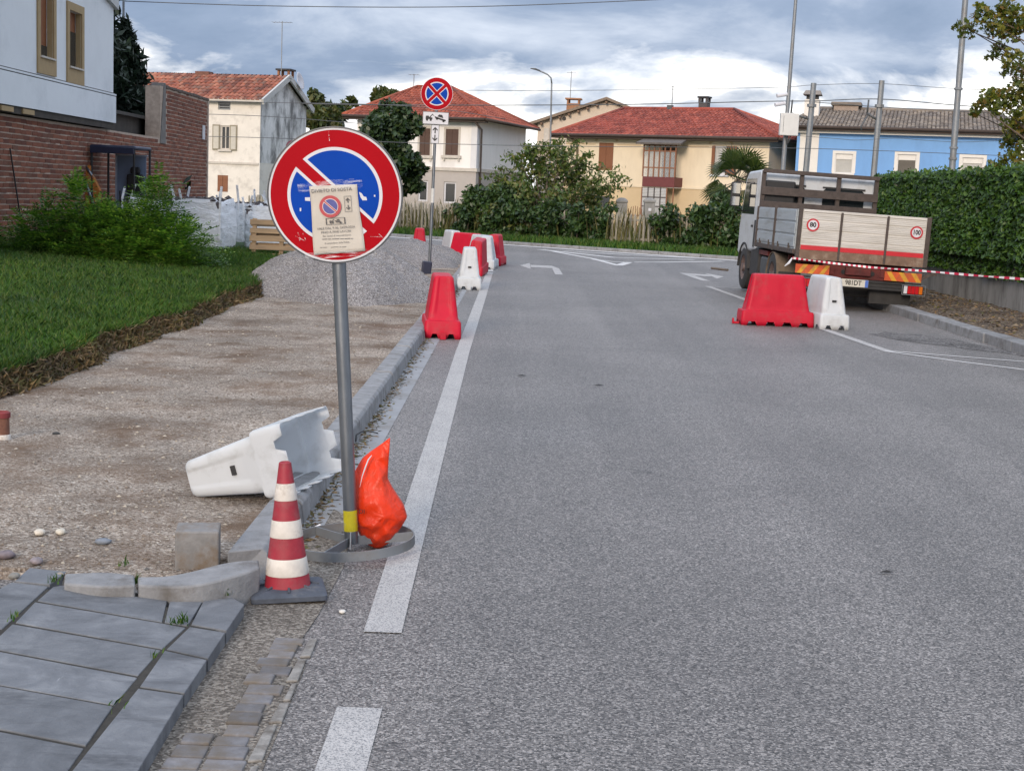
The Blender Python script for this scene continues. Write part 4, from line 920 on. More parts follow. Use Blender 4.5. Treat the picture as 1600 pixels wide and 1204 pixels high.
for i in range(13):
    t = math.pi*i/12; rg.append([Vector((-CW-.02,4.35+.50*math.cos(t),.40+.46*math.sin(t))),Vector((-CW+.25,4.35+.50*math.cos(t),.40+.46*math.sin(t))),Vector((-CW+.25,4.35+.47*math.cos(t),.40+.43*math.sin(t))),Vector((-CW-.02,4.35+.47*math.cos(t),.40+.43*math.sin(t)))])
b.loft(rg); b.build('front_mudguard', M_chassis, tk, smooth=40)
b = MB(); b.box((-1.0,3.05,.30),(-.55,3.78,.80)); b.build('side_locker', M_chassis, tk, bevel=.02)
b = MB(); b.box((-.98,2.2,.33),(-.60,2.95,.68)); b.build('fuel_tank', mat('tank_grey', (.05,.055,.06), .6, .3, 8), tk, bevel=.05)
b = MB(); b.box((-.99,2.3,.70),(-.70,3.3,.78)); b.box((-.97,2.18,.22),(-.93,2.96,.34)); b.build('red_side_bracket', M_chred, tk)
b = MB(); b.box((-.98,.02,.46),(1.0,.09,.50)); b.box((-.98,.03,.36),(1.0,.08,.40)); b.box((-.98,.035,.40),(1.0,.06,.46)); b.build('bumper_beam', M_chassis, tk, bevel=.008)
b = MB(); b.box((-.80,.5,.20),(.80,1.0,.42)); b.build('axle_housing', M_chassis, tk, bevel=.05)
b = MB(); b.box((.25,.20,.14),(.90,.30,.36)); b.build('lower_guard', M_chassis, tk)
b = MB(); b.bar((.95,.06,.55),(1.13,.05,.66),.05,.05); b.bar((1.13,.05,.66),(1.22,.05,.67),.05,.05); b.build('hinge_arm', M_brown, tk)
# chevron boards
for x0, x1, sg_ in ((-1.0,-.47,1),(.40,.98,-1)):
    z0, z1 = .50, .64
    zoff = .04 if sg_ > 0 else .02
    b = MB(); b.box((x0,-.01,z0+zoff),(x1,.012,z1+zoff)); cbd = b.build('chevron_board', M_orange, tk)
    n = 3; w_ = (x1-x0)/n/2
    for i in range(n):
        xa = x0+i*2*w_+.02; sh = .10*sg_; pl = [(xa+(0 if sg_>0 else .10),z0+zoff),(xa+w_*.8+(0 if sg_>0 else .10),z0+zoff),(xa+w_*.8+(sh if sg_>0 else 0),z1+zoff),(xa+(sh if sg_>0 else 0),z1+zoff)]
        pl = [(min(max(x,x0),x1),z) for x,z in pl]
        b = MB(); b.prism(pl, 0, .003, Matrix.Translation((0,-.0101,0)) @ RX); b.build('yellow_stripe', M_yellow, cbd)
# number plate
b = MB(); b.box((-.36,-.002,.385),(.16,.010,.50)); npl = b.build('number_plate', mat('plate_white', (.52,.50,.44), .5, .08, 9), tk)
b = MB(); b.box((.11,-.005,.387),(.158,-.0021,.498)); b.build('plate_band', mat('plate_blue', (.06,.13,.42), .5), npl)
text('981DT', .105, M_black, npl, Matrix.Translation((-.075,-.0045,.443)) @ RX, 'plate_lettering', sx=.86, bold=.002)
# rear lamps in wire cages
for x0, x1, fl_ in ((.70,1.02,1),(-1.0,-.68,-1)):
    b = MB(); b.box((x0,-.03,.33),(x1,.03,.47)); lo = b.build('rear_lamp', M_chassis, tk, bevel=.006)
    xs = [x0+.01, x0+.07, x0+.13, x0+.19, x0+.25, x1-.01]; ms = [M_white, M_tail, M_tail, M_tail, M_amber]
    if fl_ < 0: ms = ms[::-1]
    for i in range(5):
        b = MB(); b.box((xs[i]+.003,-.045,.34),(xs[i+1]-.003,-.0305,.46)); b.build('lens', ms[i], lo, bevel=.004)
    b = MB()
    for z in (.325,.475): b.tube([(x0-.02,-.07,z),(x1+.02,-.07,z)], .005, 6)
    for x in (x0-.02,x1+.02): b.tube([(x,-.07,.325),(x,-.07,.475)], .005, 6); b.tube([(x,-.07,.475),(x,.0,.475)], .005, 6)
    b.build('wire_cage', M_galv2, lo)
# red and white barrier tape, from the truck to beyond the frame
tpm, nt_, bb_ = nodes('striped_tape')
tcn = nt_.nodes.new('ShaderNodeTexCoord'); wv = nt_.nodes.new('ShaderNodeTexWave'); wv.bands_direction = 'X'; wv.inputs['Scale'].default_value = 4.2
nt_.links.new(tcn.outputs['Object'], wv.inputs['Vector']); o_ = ramp(nt_, wv.outputs['Fac'], [(.47,(.48,.02,.06)),(.53,(.72,.70,.70))]); nt_.links.new(o_, bb_.inputs['Base Color']); bb_.inputs['Roughness'].default_value = .4
pts = [D(1238,403,22.25), D(1300,411,22.2), D(1360,417.5,22.1), D(1440,423,21.3), D(1520,430,20.2), D(1600,436,19.2), D(1700,440,18)]
b = MB(); w_ = .019; P_ = []
for i in range(len(pts)-1):
    for k_ in range(6): P_.append(pts[i].lerp(pts[i+1], k_/6))
P_.append(pts[-1]); vs = []
for i, p in enumerate(P_):
    tw = math.sin(i*.55)*.9; vs += [p+Vector((0,-.4*w_*math.sin(tw),w_*math.cos(tw)*.9)), p-Vector((0,-.4*w_*math.sin(tw),w_*math.cos(tw)*.9))]
b.add(vs, [(2*i,2*i+1,2*i+3,2*i+2) for i in range(len(P_)-1)]); o = b.build('barrier_tape', tpm, off=pts[0], smooth=True); o.location = pts[0]
tag(o, 'red and white striped barrier tape strung from the truck along the verge', 'tape')
b = MB(); q0 = pts[0]; b.tube([q0, q0+Vector((-.05,-.01,-.08)), q0+Vector((-.11,0,-.13))], [.012,.02,.006], 6); o = b.build('tape_knot', M_white, off=q0); o.parent = bpy.data.objects['barrier_tape']
# ------------------------------------------------------------------ foliage helpers
def unit(v): return v/np.linalg.norm(v, axis=1)[:,None]
def leafquads(P, size, asp=.5, up=.3, out=None, fold=0.0, droop=0):
    """rhombic leaves at P"""
    n = len(P); s = size*rng.uniform(.7,1.3,n)[:,None]
    nrm = rng.normal(size=(n,3)); nrm[:,2] += up
    if out is not None: nrm += out
    nrm = unit(nrm); a = rng.normal(size=(n,3)); a[:,2] -= droop; a -= nrm*(a*nrm).sum(1)[:,None]; a = unit(a); b = np.cross(nrm, a)
    return np.stack([P-a*s*.5, P-a*s*.05+b*s*asp*.5, P+a*s*.5, P-a*s*.05-b*s*asp*.5], 1)
def clump_points(cl, n):
    C = np.array([c[:3] for c in cl]); R = np.array([c[3] if not hasattr(c[3],'__len__') else c[3] for c in cl], float)
    if R.ndim == 1: R = np.repeat(R[:,None],3,1)
    w = (R.prod(1))**(2/3); idx = rng.choice(len(cl), n, p=w/w.sum()); d = unit(rng.normal(size=(n,3))); r = rng.random(n)**.45
    return C[idx]+d*R[idx]*r[:,None], d
def foliage(name, cl, n, size, m, parent=None, off=None, **k):
    P, d = clump_points(cl, n); q = leafquads(P, size, out=d*.6, **k)
    if off is not None: q = q-np.array(off)[None,None]
    return obj(name, np_mesh(name, q, 4), m, parent)
def subclumps(cx, cy, cz, rx, ry, rz, n, r0, r1, shell=.75):
    out = []
    for i in range(n):
        d = Vector((random.gauss(0,1),random.gauss(0,1),random.gauss(0,1))).normalized(); t = shell+(1-shell)*random.random() if random.random() < .75 else random.random()
        out.append((cx+d.x*rx*t, cy+d.y*ry*t, cz+d.z*rz*t, random.uniform(r0,r1)))
    return out
M_bark = mat('bark', (.11,.085,.065), .9, .35, 12, bmp=.8, bscale=25, bdist=.01)
L_hedge = leafmat('laurel_leaves', [(.012,.032,.006),(.022,.058,.009),(.034,.082,.013),(.050,.105,.018),(.072,.130,.024)], .12, .42, .25)
L_dark = leafmat('dark_leaves', [(.010,.022,.010),(.018,.040,.014),(.030,.060,.018),(.05,.075,.022)], .15, .45)
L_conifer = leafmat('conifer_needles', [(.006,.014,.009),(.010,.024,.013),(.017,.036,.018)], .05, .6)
L_olive = leafmat('olive_leaves', [(.03,.045,.015),(.05,.075,.02),(.085,.10,.03),(.12,.11,.04)], .25, .5)
L_shrub = leafmat('shrub_leaves', [(.028,.055,.014),(.052,.095,.020),(.085,.135,.028),(.14,.165,.045),(.13,.11,.045)], .25, .5)
L_locust = leafmat('locust_leaves', [(.020,.062,.010),(.040,.115,.016),(.066,.165,.022),(.115,.23,.032),(.20,.31,.05)], .28, .5)
L_ivy = leafmat('ivy_leaves', [(.010,.026,.008),(.020,.048,.012),(.034,.072,.017),(.055,.095,.024)], .12, .45)
L_maple = leafmat('maple_leaves', [(.045,.070,.012),(.075,.105,.016),(.11,.135,.02),(.16,.155,.025),(.16,.095,.022)], .35, .5)
L_palm = leafmat('palm_leaves', [(.020,.040,.010),(.038,.065,.016),(.060,.085,.022)], .2, .5)

# ------------------------------------------------------------------ tall clipped hedge on the right
hx0, hx1, hy0, hy1, hz0, hz1 = 7.30, 8.5, 12.5, 30.2, .66, 2.27
hd = thing('hedge', 'tall clipped laurel hedge rising above the low concrete wall', 'hedge', (7.9, 22, .6))
b = MB(); b.box((hx0+.22,hy0,hz0),(hx1-.1,hy1-.2,hz1-.2)); b.build('light_block_core', mat('hedge_core_dark', (.03,.028,.018), .95, .5, 6), hd, off=(7.9,22,.6))  # solid dark box added inside the foliage to block light
n = 52000; f = rng.random(n)
Y = rng.uniform(hy0,hy1,n); Z = rng.uniform(hz0-.04,hz1,n); X = hx0+.06+.05*noise2(Y*3,Z*3,2)+np.abs(rng.normal(0,.07,n))
top = f > .68; X[top] = rng.uniform(hx0,hx1,top.sum()); Z[top] = hz1-.05+.05*noise2(X[top]*3,Y[top]*2.5,5)+rng.normal(0,.045,top.sum())
end = f > .93; Y[end] = hy1-rng.random(end.sum())*.2; X[end] = rng.uniform(hx0,hx1,end.sum()); Z[end] = rng.uniform(hz0,hz1,end.sum())
low = (~top) & (Z < hz0+.25); X[low] += .10
P = np.stack([X,Y,Z],1); q = leafquads(P, .10, .46, .55, out=np.array([[-.9,-.5,.3]]), droop=.8)-np.array([7.9,22,.6])
obj('foliage', np_mesh('foliage', q, 4), L_hedge, hd)
cl = [(random.uniform(7.4,8.4), random.uniform(14,30), hz1+.02, random.uniform(.06,.16)) for i in range(60)]
foliage('top_shoots', cl, 1500, .09, leafmat('young_laurel', [(.06,.11,.025),(.10,.17,.04)], .25, .45), hd, off=(7.9,22,.6))

# ------------------------------------------------------------------ maple branches at the upper right
tx, ty = D(1668,300,24.2).x, 24.2
mp_ = thing('maple_tree', 'maple tree with yellowing leaves reaching in at the upper right', 'tree', (tx, ty, 0))
cl = []; br = MB()
br.tube([(0,0,0),(.05,0,1.5),(.0,.05,3.0),(.1,0,5.0),(.05,0,6.8)], [.17,.14,.11,.07,.02], 10)
seeds = [(1512,45,16),(1496,40,9),(1532,22,17),(1552,40,19),(1575,18,18),(1580,48,20),(1600,30,25),(1565,12,14),(1562,78,14),(1582,92,17),(1548,86,9),(1597,112,18),(1572,112,10),
         (1546,152,16),(1560,165,18),(1530,165,12),(1520,176,10),(1575,150,18),(1592,165,22),(1598,140,16),(1585,192,22),(1600,210,24),(1578,222,16),(1594,240,18),(1570,252,16),(1550,262,12),(1535,272,10),(1600,265,14)]
for px_, py_, rp in seeds:
    Yd = 24.2+random.uniform(-.6,.6); c = D(px_,py_,Yd); cl.append((c.x-tx,c.y-ty,c.z,rp*Yd/FPX*1.0))
    hb = max(.8,c.z-.5-random.random()*.5); br.tube([(0.02,0,hb),((c.x-tx)*.45,(c.y-ty)*.5,hb+.25*(c.z-hb)+.12),(c.x-tx,c.y-ty,c.z)], [.035,.018,.005], 5)
cl += subclumps(.45,0,3.4,1.3,1.5,2.0,70,.22,.42)
br.build('trunk', M_bark, mp_, smooth=True)
def mapleleaf(P, size):
    n = len(P); s = size*rng.uniform(.6,1.25,n)[:,None]; nrm = unit(rng.normal(size=(n,3))+np.array([[0,-.4,.5]])); a = rng.normal(size=(n,3)); a[:,2] -= .6; a -= nrm*(a*nrm).sum(1)[:,None]; a = unit(a); b_ = np.cross(nrm,a)
    sh = [(-.45,0),(-.35,.30),(-.02,.20),(.05,.52),(.22,.17),(.60,0),(.22,-.17),(.05,-.52),(-.02,-.20),(-.35,-.30)]
    return np.stack([P+a*s*u+b_*s*v for u,v in sh], 1)
P, d = clump_points(cl[:len(seeds)], 3000); P2_, d = clump_points(cl[len(seeds):], 5000); obj('crown', np_mesh('crown', mapleleaf(np.concatenate([P,P2_]), .088), 10), L_maple, mp_)

# ------------------------------------------------------------------ feathery locust bush on the lawn
bu = thing('locust_bush', 'feathery green locust bush growing on the lawn before the brick wall', 'bush', (-6.3, 22.0, .3))
fr = [];  cen = []
BDY, BDZ = -1.3, -.27
lob = [(-7.35,23.4,.76,.8,.6,.52),(-6.6,23.3,.88,.8,.6,.52),(-5.9,23.2,.88,.85,.6,.55),(-5.35,23.2,.75,.65,.55,.48),(-6.2,22.9,.62,1.2,.5,.36),(-7.75,23.2,.55,.6,.5,.34),(-6.95,23.5,1.38,.22,.3,.36),(-5.58,23.4,1.32,.22,.3,.40),(-7.55,23.6,1.1,.12,.12,.30),(-5.3,23.2,.95,.35,.3,.25),(-5.56,23.4,1.72,.10,.12,.22),(-6.2,23.3,1.0,.5,.4,.3)]
def frond(p, d, L, nl=9):
    d = d/np.linalg.norm(d); side = np.cross(d, [0,0,1]); side = side/(np.linalg.norm(side)+1e-6); up = np.cross(side, d); out = []
    for i in range(nl):
        t = .18+.82*i/(nl-1); c = p+d*L*t+np.array([0,0,-.28*L*t*t]); ll = L*.20*(1-.35*abs(t-.55)); w = ll*.42
        for sg_ in (-1,1):
            e = side*sg_*.92+d*.38+up*rng.normal(0,.18); e = e/np.linalg.norm(e); fwd = d*.9-e*.38
            out.append([c, c+e*ll*.5+fwd*w*.5, c+e*ll, c+e*ll*.5-fwd*w*.5])
    return out
lob = [(-6.2+(a[0]+6.2)*.90+.12,a[1]+BDY,a[2]+BDZ,*a[3:]) for a in lob]
W_ = np.array([a[3]*a[4]*a[5] for a in lob])**.62; W_ /= W_.sum()
for i in range(5200):
    L = lob[rng.choice(len(lob), p=W_)]; d = rng.normal(size=3); d /= np.linalg.norm(d); r = rng.random()**.4
    p = np.array(L[:3])+d*np.array(L[3:])*r
    if p[2] < .30: p[2] = .30+rng.random()*.15
    dd = d*np.array([1,1,.6])+np.array([0,-.25,.15])+rng.normal(0,.35,3)
    fr += frond(p, dd, rng.uniform(.24,.46), 7)
q = np.array(fr)-np.array([-6.3,22.0,.3]); obj('foliage', np_mesh('foliage', q, 4), L_locust, bu)
b = MB()
for L in lob: b.tube([(random.uniform(-.3,.3)+(L[0]+6.3)*.4, L[1]-22.0, 0), ((L[0]+6.3)*.8, L[1]-22.0, (L[2]-.3)*.6), (L[0]+6.3, L[1]-22.0, L[2]-.3+L[5]*.7)], [.02,.012,.004], 5)
b.build('stems', M_bark, bu)
P, d = clump_points([(l[0]+6.3,l[1]-22.0,l[2]-.35,(l[3]*.7,l[4]*.6,l[5]*.7)) for l in lob[:6]], 7000); obj('inner_leaves', np_mesh('inner_leaves', leafquads(P,.08,.5,.5),4), L_locust, bu)

# ------------------------------------------------------------------ brick wall on the left
WX = -8.30; bw = thing('brick_wall', 'old red brick wall with a taller far section behind the bush', 'wall', (WX, 16, 0), rad(90))
LOW, TALL, YP, YE = 2.56, 3.74, PX(250,200,WX).y-16, PX(323,240,WX).y-16
BL_, BH_, CO = .262, .068, .088
M_mortar = mat('mortar', (.38,.30,.24), .95, .25, 12, bmp=.5, bscale=40)
bc = [(.110,.034,.019),(.160,.050,.026),(.195,.062,.032),(.225,.077,.040),(.125,.052,.032)]
def brickmat(name, island):
    m, nt, b_ = nodes(name); src = nt.nodes.new('ShaderNodeNewGeometry').outputs['Random Per Island'] if island else rnd(nt)
    out = ramp(nt, src, [(i/4,c) for i,c in enumerate(bc)]); k_ = ramp(nt, tnoise(nt, 24, 5, .7), [(.3,(.7,.7,.7)),(.7,(1.2,1.2,1.2))]); nt.links.new(mixc(nt, out, k_, 1.0, 'MULTIPLY'), b_.inputs['Base Color'])
    b_.inputs['Roughness'].default_value = .9; bump(nt, b_, tnoise(nt, 50, 4), .4, .006); return m
M_brick, M_bricks = brickmat('brick', False), brickmat('bricks', True)
b = MB(); b.box((0,0,0),(YP,.30,LOW-.02)); b.build('core', M_mortar, bw)
b = MB(); b.box((YP,0,0),(YE,.34,TALL-.03)); b.build('tall_core', M_mortar, bw)
var = []
for v_ in range(6):
    m_ = MB(); m_.box((0,-.006,0),(BL_,.05,BH_)); m_.v = [(x+random.uniform(-.006,.006), y_+random.uniform(-.003,.002), z+random.uniform(-.004,.004)) for x,y_,z in m_.v]
    me = m_.mesh('brick'); me.materials.append(M_brick); var.append((me, m_.v, m_.f))
spots = []
for r_ in range(int(TALL/CO)):
    z = .05+r_*CO; x = -(BL_+.014)*(.5 if r_ % 2 else 0)
    while x < YE-.1:
        if x > 5.6 and (z < LOW-.06 if x+BL_ < YP+.05 else z < (TALL if x > YP+.42 else LOW-.10)-.08-.02*random.random()): 
            spots.append((max(x,0)+random.uniform(-.004,.004), z+.006*math.sin(x*1.1)+random.uniform(-.003,.003)))
        x += BL_+.014
spots = [s for s in spots if s[1] > .35]
vis = sorted([s for s in spots if s[0] > 7.3 and s[1] > 1.25-.012*(s[0]-7)*0], key=lambda s: s[0])[:300]; vset = set(vis)
for s in vis:
    o = obj('brick', random.choice(var)[0], None, bw, loc=(s[0], random.uniform(-.004,.004), s[1])); o.rotation_euler = (0, random.uniform(-.01,.01), 0)
b = MB()
for s in spots:
    if s in vset: continue
    _, vv, ff = random.choice(var); dy = random.uniform(-.005,.004); b.add([(x+s[0], y_+dy, z+s[1]) for x,y_,z in vv], ff)
b.build('brickwork', M_bricks, bw, kind='stuff')
# end pier of the tall section: sloping concrete
b = MB(); b.add([(YP-.02,-.03,LOW-.15),(YP-.02,.28,LOW-.15),(YP+.30,.28,TALL+.06),(YP+.30,-.02,TALL+.06),(YP+.45,-.03,LOW-.15),(YP+.45,.28,LOW-.15),(YP+.45,.28,TALL+.06),(YP+.45,-.02,TALL+.06)], [(0,3,2,1),(4,5,6,7),(0,4,7,3),(1,2,6,5),(3,7,6,2),(0,1,5,4)])
b.build('concrete_pier', mat('pier_concrete', (.15,.14,.13), .9, .25, 6, bmp=.5), bw, bevel=.01)
b = MB(); b.box((YE-.02,-.02,0),(YE+.12,.36,TALL-.02)); b.build('end_edge', M_mortar, bw)
b = MB()
x = YP+.45
while x < YE: b.box((x,-.03,TALL-.055+random.uniform(-.01,.01)),(x+.3,.37,TALL+.015+random.uniform(-.01,.01))); x += .31
b.build('coping', mat('coping', (.10,.075,.06), .95, .4, 10, bmp=.6), bw, bevel=.01)
q = PX(317,207,WX); b = MB(); b.box((q.y-16-.14,-.03,q.z-.18),(q.y-16+.14,-.0135,q.z+.18)); b.build('wall_plaque', M_white, bw)
b = MB(); b.tube([(7.55,-.03,2.0),(7.75,-.05,1.4),(8.05,-.08,.5)], .012, 6); b.build('cable', M_black, bw)
q = (WX+.05, 23.6, .5)
# shed behind the low section, its shade put into dark wall and roof colours
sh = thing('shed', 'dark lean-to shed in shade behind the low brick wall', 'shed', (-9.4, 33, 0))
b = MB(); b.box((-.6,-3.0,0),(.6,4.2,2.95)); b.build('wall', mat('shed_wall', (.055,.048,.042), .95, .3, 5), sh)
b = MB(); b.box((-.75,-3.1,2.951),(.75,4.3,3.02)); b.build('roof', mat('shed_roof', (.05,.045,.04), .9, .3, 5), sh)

# ------------------------------------------------------------------ houses
class House:
    def __init__(s, name, label, A, rz):
        s.A = Vector(A); s.rz = rz; s.ex = Vector((math.cos(rz),math.sin(rz),0)); s.ey = Vector((-math.sin(rz),math.cos(rz),0)); s.o = thing(name, label, 'house', A, rz)
    def fp(s, px_, py_, y=0):
        v = ray(px_, py_); p = CP+v*(((s.A+s.ey*y-CP).dot(s.ey))/v.dot(s.ey)); return ((p-s.A).dot(s.ex), p.z)
    def sp(s, px_, py_, x):
        v = ray(px_, py_); p = CP+v*(((s.A+s.ex*x-CP).dot(s.ex))/v.dot(s.ex)); return ((p-s.A).dot(s.ey), p.z)
    def rect(s, x0, y0, x1, y1, y=0):
        a, b_ = s.fp(x0,y0,y), s.fp(x1,y1,y); return (min(a[0],b_[0]), max(a[0],b_[0]), min(a[1],b_[1]), max(a[1],b_[1]))
def wall_holes(b, u0, u1, z0, z1, rects, depth=.14, y=0):
    us = sorted({u0,u1,*[min(max(v,u0),u1) for r in rects for v in r[:2]]}); zs_ = sorted({z0,z1,*[min(max(v,z0),z1) for r in rects for v in r[2:]]})
    for a0, a1 in zip(us[:-1],us[1:]):
        for c0, c1 in zip(zs_[:-1],zs_[1:]):
            mu, mz = (a0+a1)/2, (c0+c1)/2
            if any(r[0]<mu<r[1] and r[2]<mz<r[3] for r in rects): continue
            b.add([(a0,y,c0),(a1,y,c0),(a1,y,c1),(a0,y,c1)], [(0,1,2,3)])
    for r in rects:
        x0,x1,c0,c1 = r; d = y+depth
        b.add([(x0,y,c0),(x0,d,c0),(x0,d,c1),(x0,y,c1),(x1,y,c0),(x1,d,c0),(x1,d,c1),(x1,y,c1)], [(0,1,2,3),(7,6,5,4),(3,2,6,7),(1,0,4,5)])
def body(H, w, d, z1, rects, m, z0=-.3, name='wall'):
    b = MB(); wall_holes(b, 0, w, z0, z1, rects)
    b.add([(w,0,z0),(w,d,z0),(w,d,z1),(w,0,z1),(0,d,z0),(0,0,z0),(0,0,z1),(0,d,z1)], [(0,1,2,3),(4,5,6,7),(1,4,7,2)])
    b.add([(0,.3,z0),(w,.3,z0),(w,.3,z1),(0,.3,z1)], [(0,1,2,3)])
    return b.build(name, m, H.o)
def tiles(name, quad_planes, m, parent, cw=.21, rh=.36, kind='stuff', hh=.045):
    """barrel tiles in columns over slopes; plane = (p0, eave direction, up-slope direction, eave length, function u -> slope length)"""
    b = MB()
    for p0, e, s_, L, fl in quad_planes:
        p0, e, s_ = Vector(p0), Vector(e).normalized(), Vector(s_).normalized(); nn = e.cross(s_).normalized(); nn = -nn if nn.z < 0 else nn
        nc = int(L/cw)
        for c in range(nc):
            u = (c+.5)*cw; v0a, v1 = fl(u)
            if v1-v0a < .1: continue
            nr = max(1,int((v1-v0a)/rh+.5)); st_ = (v1-v0a)/nr
            for r in range(nr):
                a0 = v0a+r*st_-.03; a1 = v0a+(r+1)*st_+.02; jj = random.uniform(-.008,.008); jn = random.uniform(0,.012); vs = []
                for vv, lift, k_ in ((a0,.022+jn,1.0),(a1,.0,.86)):
                    for t in (-1,-.55,0,.55,1): vs.append(p0+e*(u+jj+t*cw*.5*k_)+s_*vv+nn*(lift+hh*(1-t*t)+.005))
                b.add(vs, [(i,i+1,i+6,i+5) for i in range(4)])
                b.add([vs[0],vs[1],vs[2],vs[3],vs[4]], [(4,3,2,1,0)])
    return b.build(name, m, parent, kind=kind)
def tilemat(name, cols, rough=.85): return leafmat(name, cols, 0, rough, .3)
T_red = tilemat('red_roof_tiles', [(.17,.040,.030),(.23,.055,.042),(.28,.070,.052),(.32,.09,.065)])
T_old = tilemat('old_roof_tiles', [(.12,.05,.038),(.22,.075,.05),(.30,.10,.065),(.36,.15,.10),(.16,.09,.07)])
T_orange = tilemat('terracotta_tiles', [(.20,.050,.032),(.27,.070,.045),(.33,.095,.058)])
T_grey = tilemat('grey_roof_tiles', [(.13,.11,.10),(.18,.155,.14),(.23,.20,.18),(.27,.235,.21)])
M_eave = mat('eave_dark', (.055,.038,.03), .8, .2, 6)
def hip_roof(H, w, d, ze, zr, ov, x0r, x1r, m, under, cw=.21, gut=True, gutmat=None):
    """hipped roof; ridge runs from x0r to x1r at depth d/2"""
    a = [Vector((-ov,-ov,ze)),Vector((w+ov,-ov,ze)),Vector((w+ov,d+ov,ze)),Vector((-ov,d+ov,ze))]; r0, r1 = Vector((x0r,d/2,zr)), Vector((x1r,d/2,zr))
    b = MB(); b.add(a+[r0,r1], [(0,1,5,4),(1,2,5),(2,3,4,5),(3,0,4),(3,2,1,0)]); ro = b.build('roof', under, H.o)
    s_ = Vector((0,d/2+ov,zr-ze)); SL = s_.length; L = w+2*ov
    def ff(u):
        x = u-ov; l = (x+ov)/(x0r+ov) if x < x0r else ((w+ov-x)/(w+ov-x1r) if x > x1r else 1); return (0, SL*max(0,min(1,l)))
    sr_ = Vector((-(w+ov-x1r),0,zr-ze)); sl_ = Vector((x0r+ov,0,zr-ze)); Ls = d+2*ov
    def fs(S): return lambda u: (0, S.length*max(0,min(1, min(u, Ls-u)/(Ls/2))))
    tiles('roof_tiles', [(a[0],(1,0,0),s_,L,ff),(a[1],(0,1,0),sr_,Ls,fs(sr_)),(a[3],(0,-1,0),sl_,Ls,fs(sl_))], m, ro, cw)
    b = MB(); up = Vector((0,0,.05))
    for p, q_ in ((r0,r1),(a[0],r0),(a[1],r1),(a[2],r1),(a[3],r0)): b.tube([p+up,q_+up], .085, 8)
    b.build('ridge_tiles', m, ro, smooth=True)
    if gut:
        b = MB(); b.tube([a[0]+Vector((0,-.06,-.02)),a[1]+Vector((0,-.06,-.02))], .07, 8); b.tube([a[1]+Vector((.06,0,-.02)),a[2]+Vector((.06,0,-.02))], .07, 8); b.build('gutter', gutmat or M_eave, ro, smooth=True)
        b = MB(); b.box((-ov,-ov+.001,ze-.16),(w+ov,-.001,ze-.02)); b.build('eave_boards', M_eave, ro)
    return ro
def window(H, r, m_frame, fill='glass', t=.06, proud=.03, sill=True, y=0, m_fill=None, mull=True, surround=None):
    x0,x1,z0,z1 = r; root = MB(); root.box((x0,y+.07,z0),(x1,y+.09,z1)); wo_ = root.build('window', m_fill or M_glass, H.o)
    b = MB(); 
    for bx_ in ((x0,y+.04,z0,x0+t,y+.068,z1),(x1-t,y+.04,z0,x1,y+.068,z1),(x0+t,y+.04,z0,x1-t,y+.068,z0+t),(x0+t,y+.04,z1-t,x1-t,y+.068,z1)): b.box(bx_[:3],bx_[3:])
    if mull: b.box(((x0+x1)/2-t*.4,y+.045,z0+t),((x0+x1)/2+t*.4,y+.068,z1-t))
    b.build('frame', m_frame, wo_)
    if sill: b = MB(); b.box((x0-.1,y-.10,z0-.09),(x1+.1,y-.002,z0-.005)); b.build('sill', surround or m_frame, wo_)
    if surround is not None:
        b = MB(); q_ = .13; p_ = y-.03
        b.box((x0-q_,p_,z0),(x0,y-.001,z1+q_)); b.box((x1,p_,z0),(x1+q_,y-.001,z1+q_)); b.box((x0,p_,z1),(x1,y-.001,z1+q_)); b.build('surround', surround, wo_)
    return wo_
def shutters(H, r, m, y=0, n=8):
    x0,x1,z0,z1 = r; b = MB(); b.box((x0,y+.02,z0),(x1,y+.04,z1)); so_ = b.build('shutter', m, H.o)
    for i in range(2):
        a0 = x0+(x1-x0)*i/2+.008; a1 = x0+(x1-x0)*(i+1)/2-.008; bb = MB(); bb.box((a0,y-.004,z0+.01),(a1,y+.019,z1-.01)); lf = bb.build('shutter_leaf', m, so_)
        bb = MB()
        for zz in (z0+.18,z1-.18): bb.box((a0+.02,y-.016,zz-.025),(a1-.02,y-.0045,zz+.025))
        bb.build('hinge_bar', m, lf)
    return so_
def chimney(H, x, y, z0, z1, w, m, cap=None, name='chimney', d=None):
    d = d or w; b = MB(); b.box((x-w/2,y-d/2,z0),(x+w/2,y+d/2,z1)); c = b.build(name, m, H.o, bevel=.01)
    for sx_ in (-1,1):
        for sy_ in (-1,1):
            b = MB(); b.box((x+sx_*w*.42-.05,y+sy_*d*.42-.05,z1),(x+sx_*w*.42+.05,y+sy_*d*.42+.05,z1+.22)); b.build('cap_post', m, c)
    b = MB(); b.box((x-w*.62,y-d*.62,z1+.22),(x+w*.62,y+d*.62,z1+.30)); b.build('cap', cap or m, c); return c
def antenna(H, x, y, z0, z1, arms):
    b = MB(); b.tube([(x,y,z0),(x,y,z1)], .022, 6)
    for z, l, n_ in arms:
        b.tube([(x-l*.5,y,z),(x+l*.5,y,z)], .012, 5)
        for i in range(n_): xx = x-l*.5+l*i/max(1,n_-1); b.tube([(xx,y-.18,z),(xx,y+.18,z)], .008, 4)
    return b.build('aerial', M_galv2, H.o)
M_brown_sh = mat('brown_shutters', (.20,.078,.035), .7, .12, 5, stretch=(6,1,1))
M_dkbrown = mat('dark_brown_shutters', (.075,.040,.028), .7, .2, 5, stretch=(6,1,1))
M_stone = mat('pale_stone', (.50,.46,.41), .85, .12, 6)
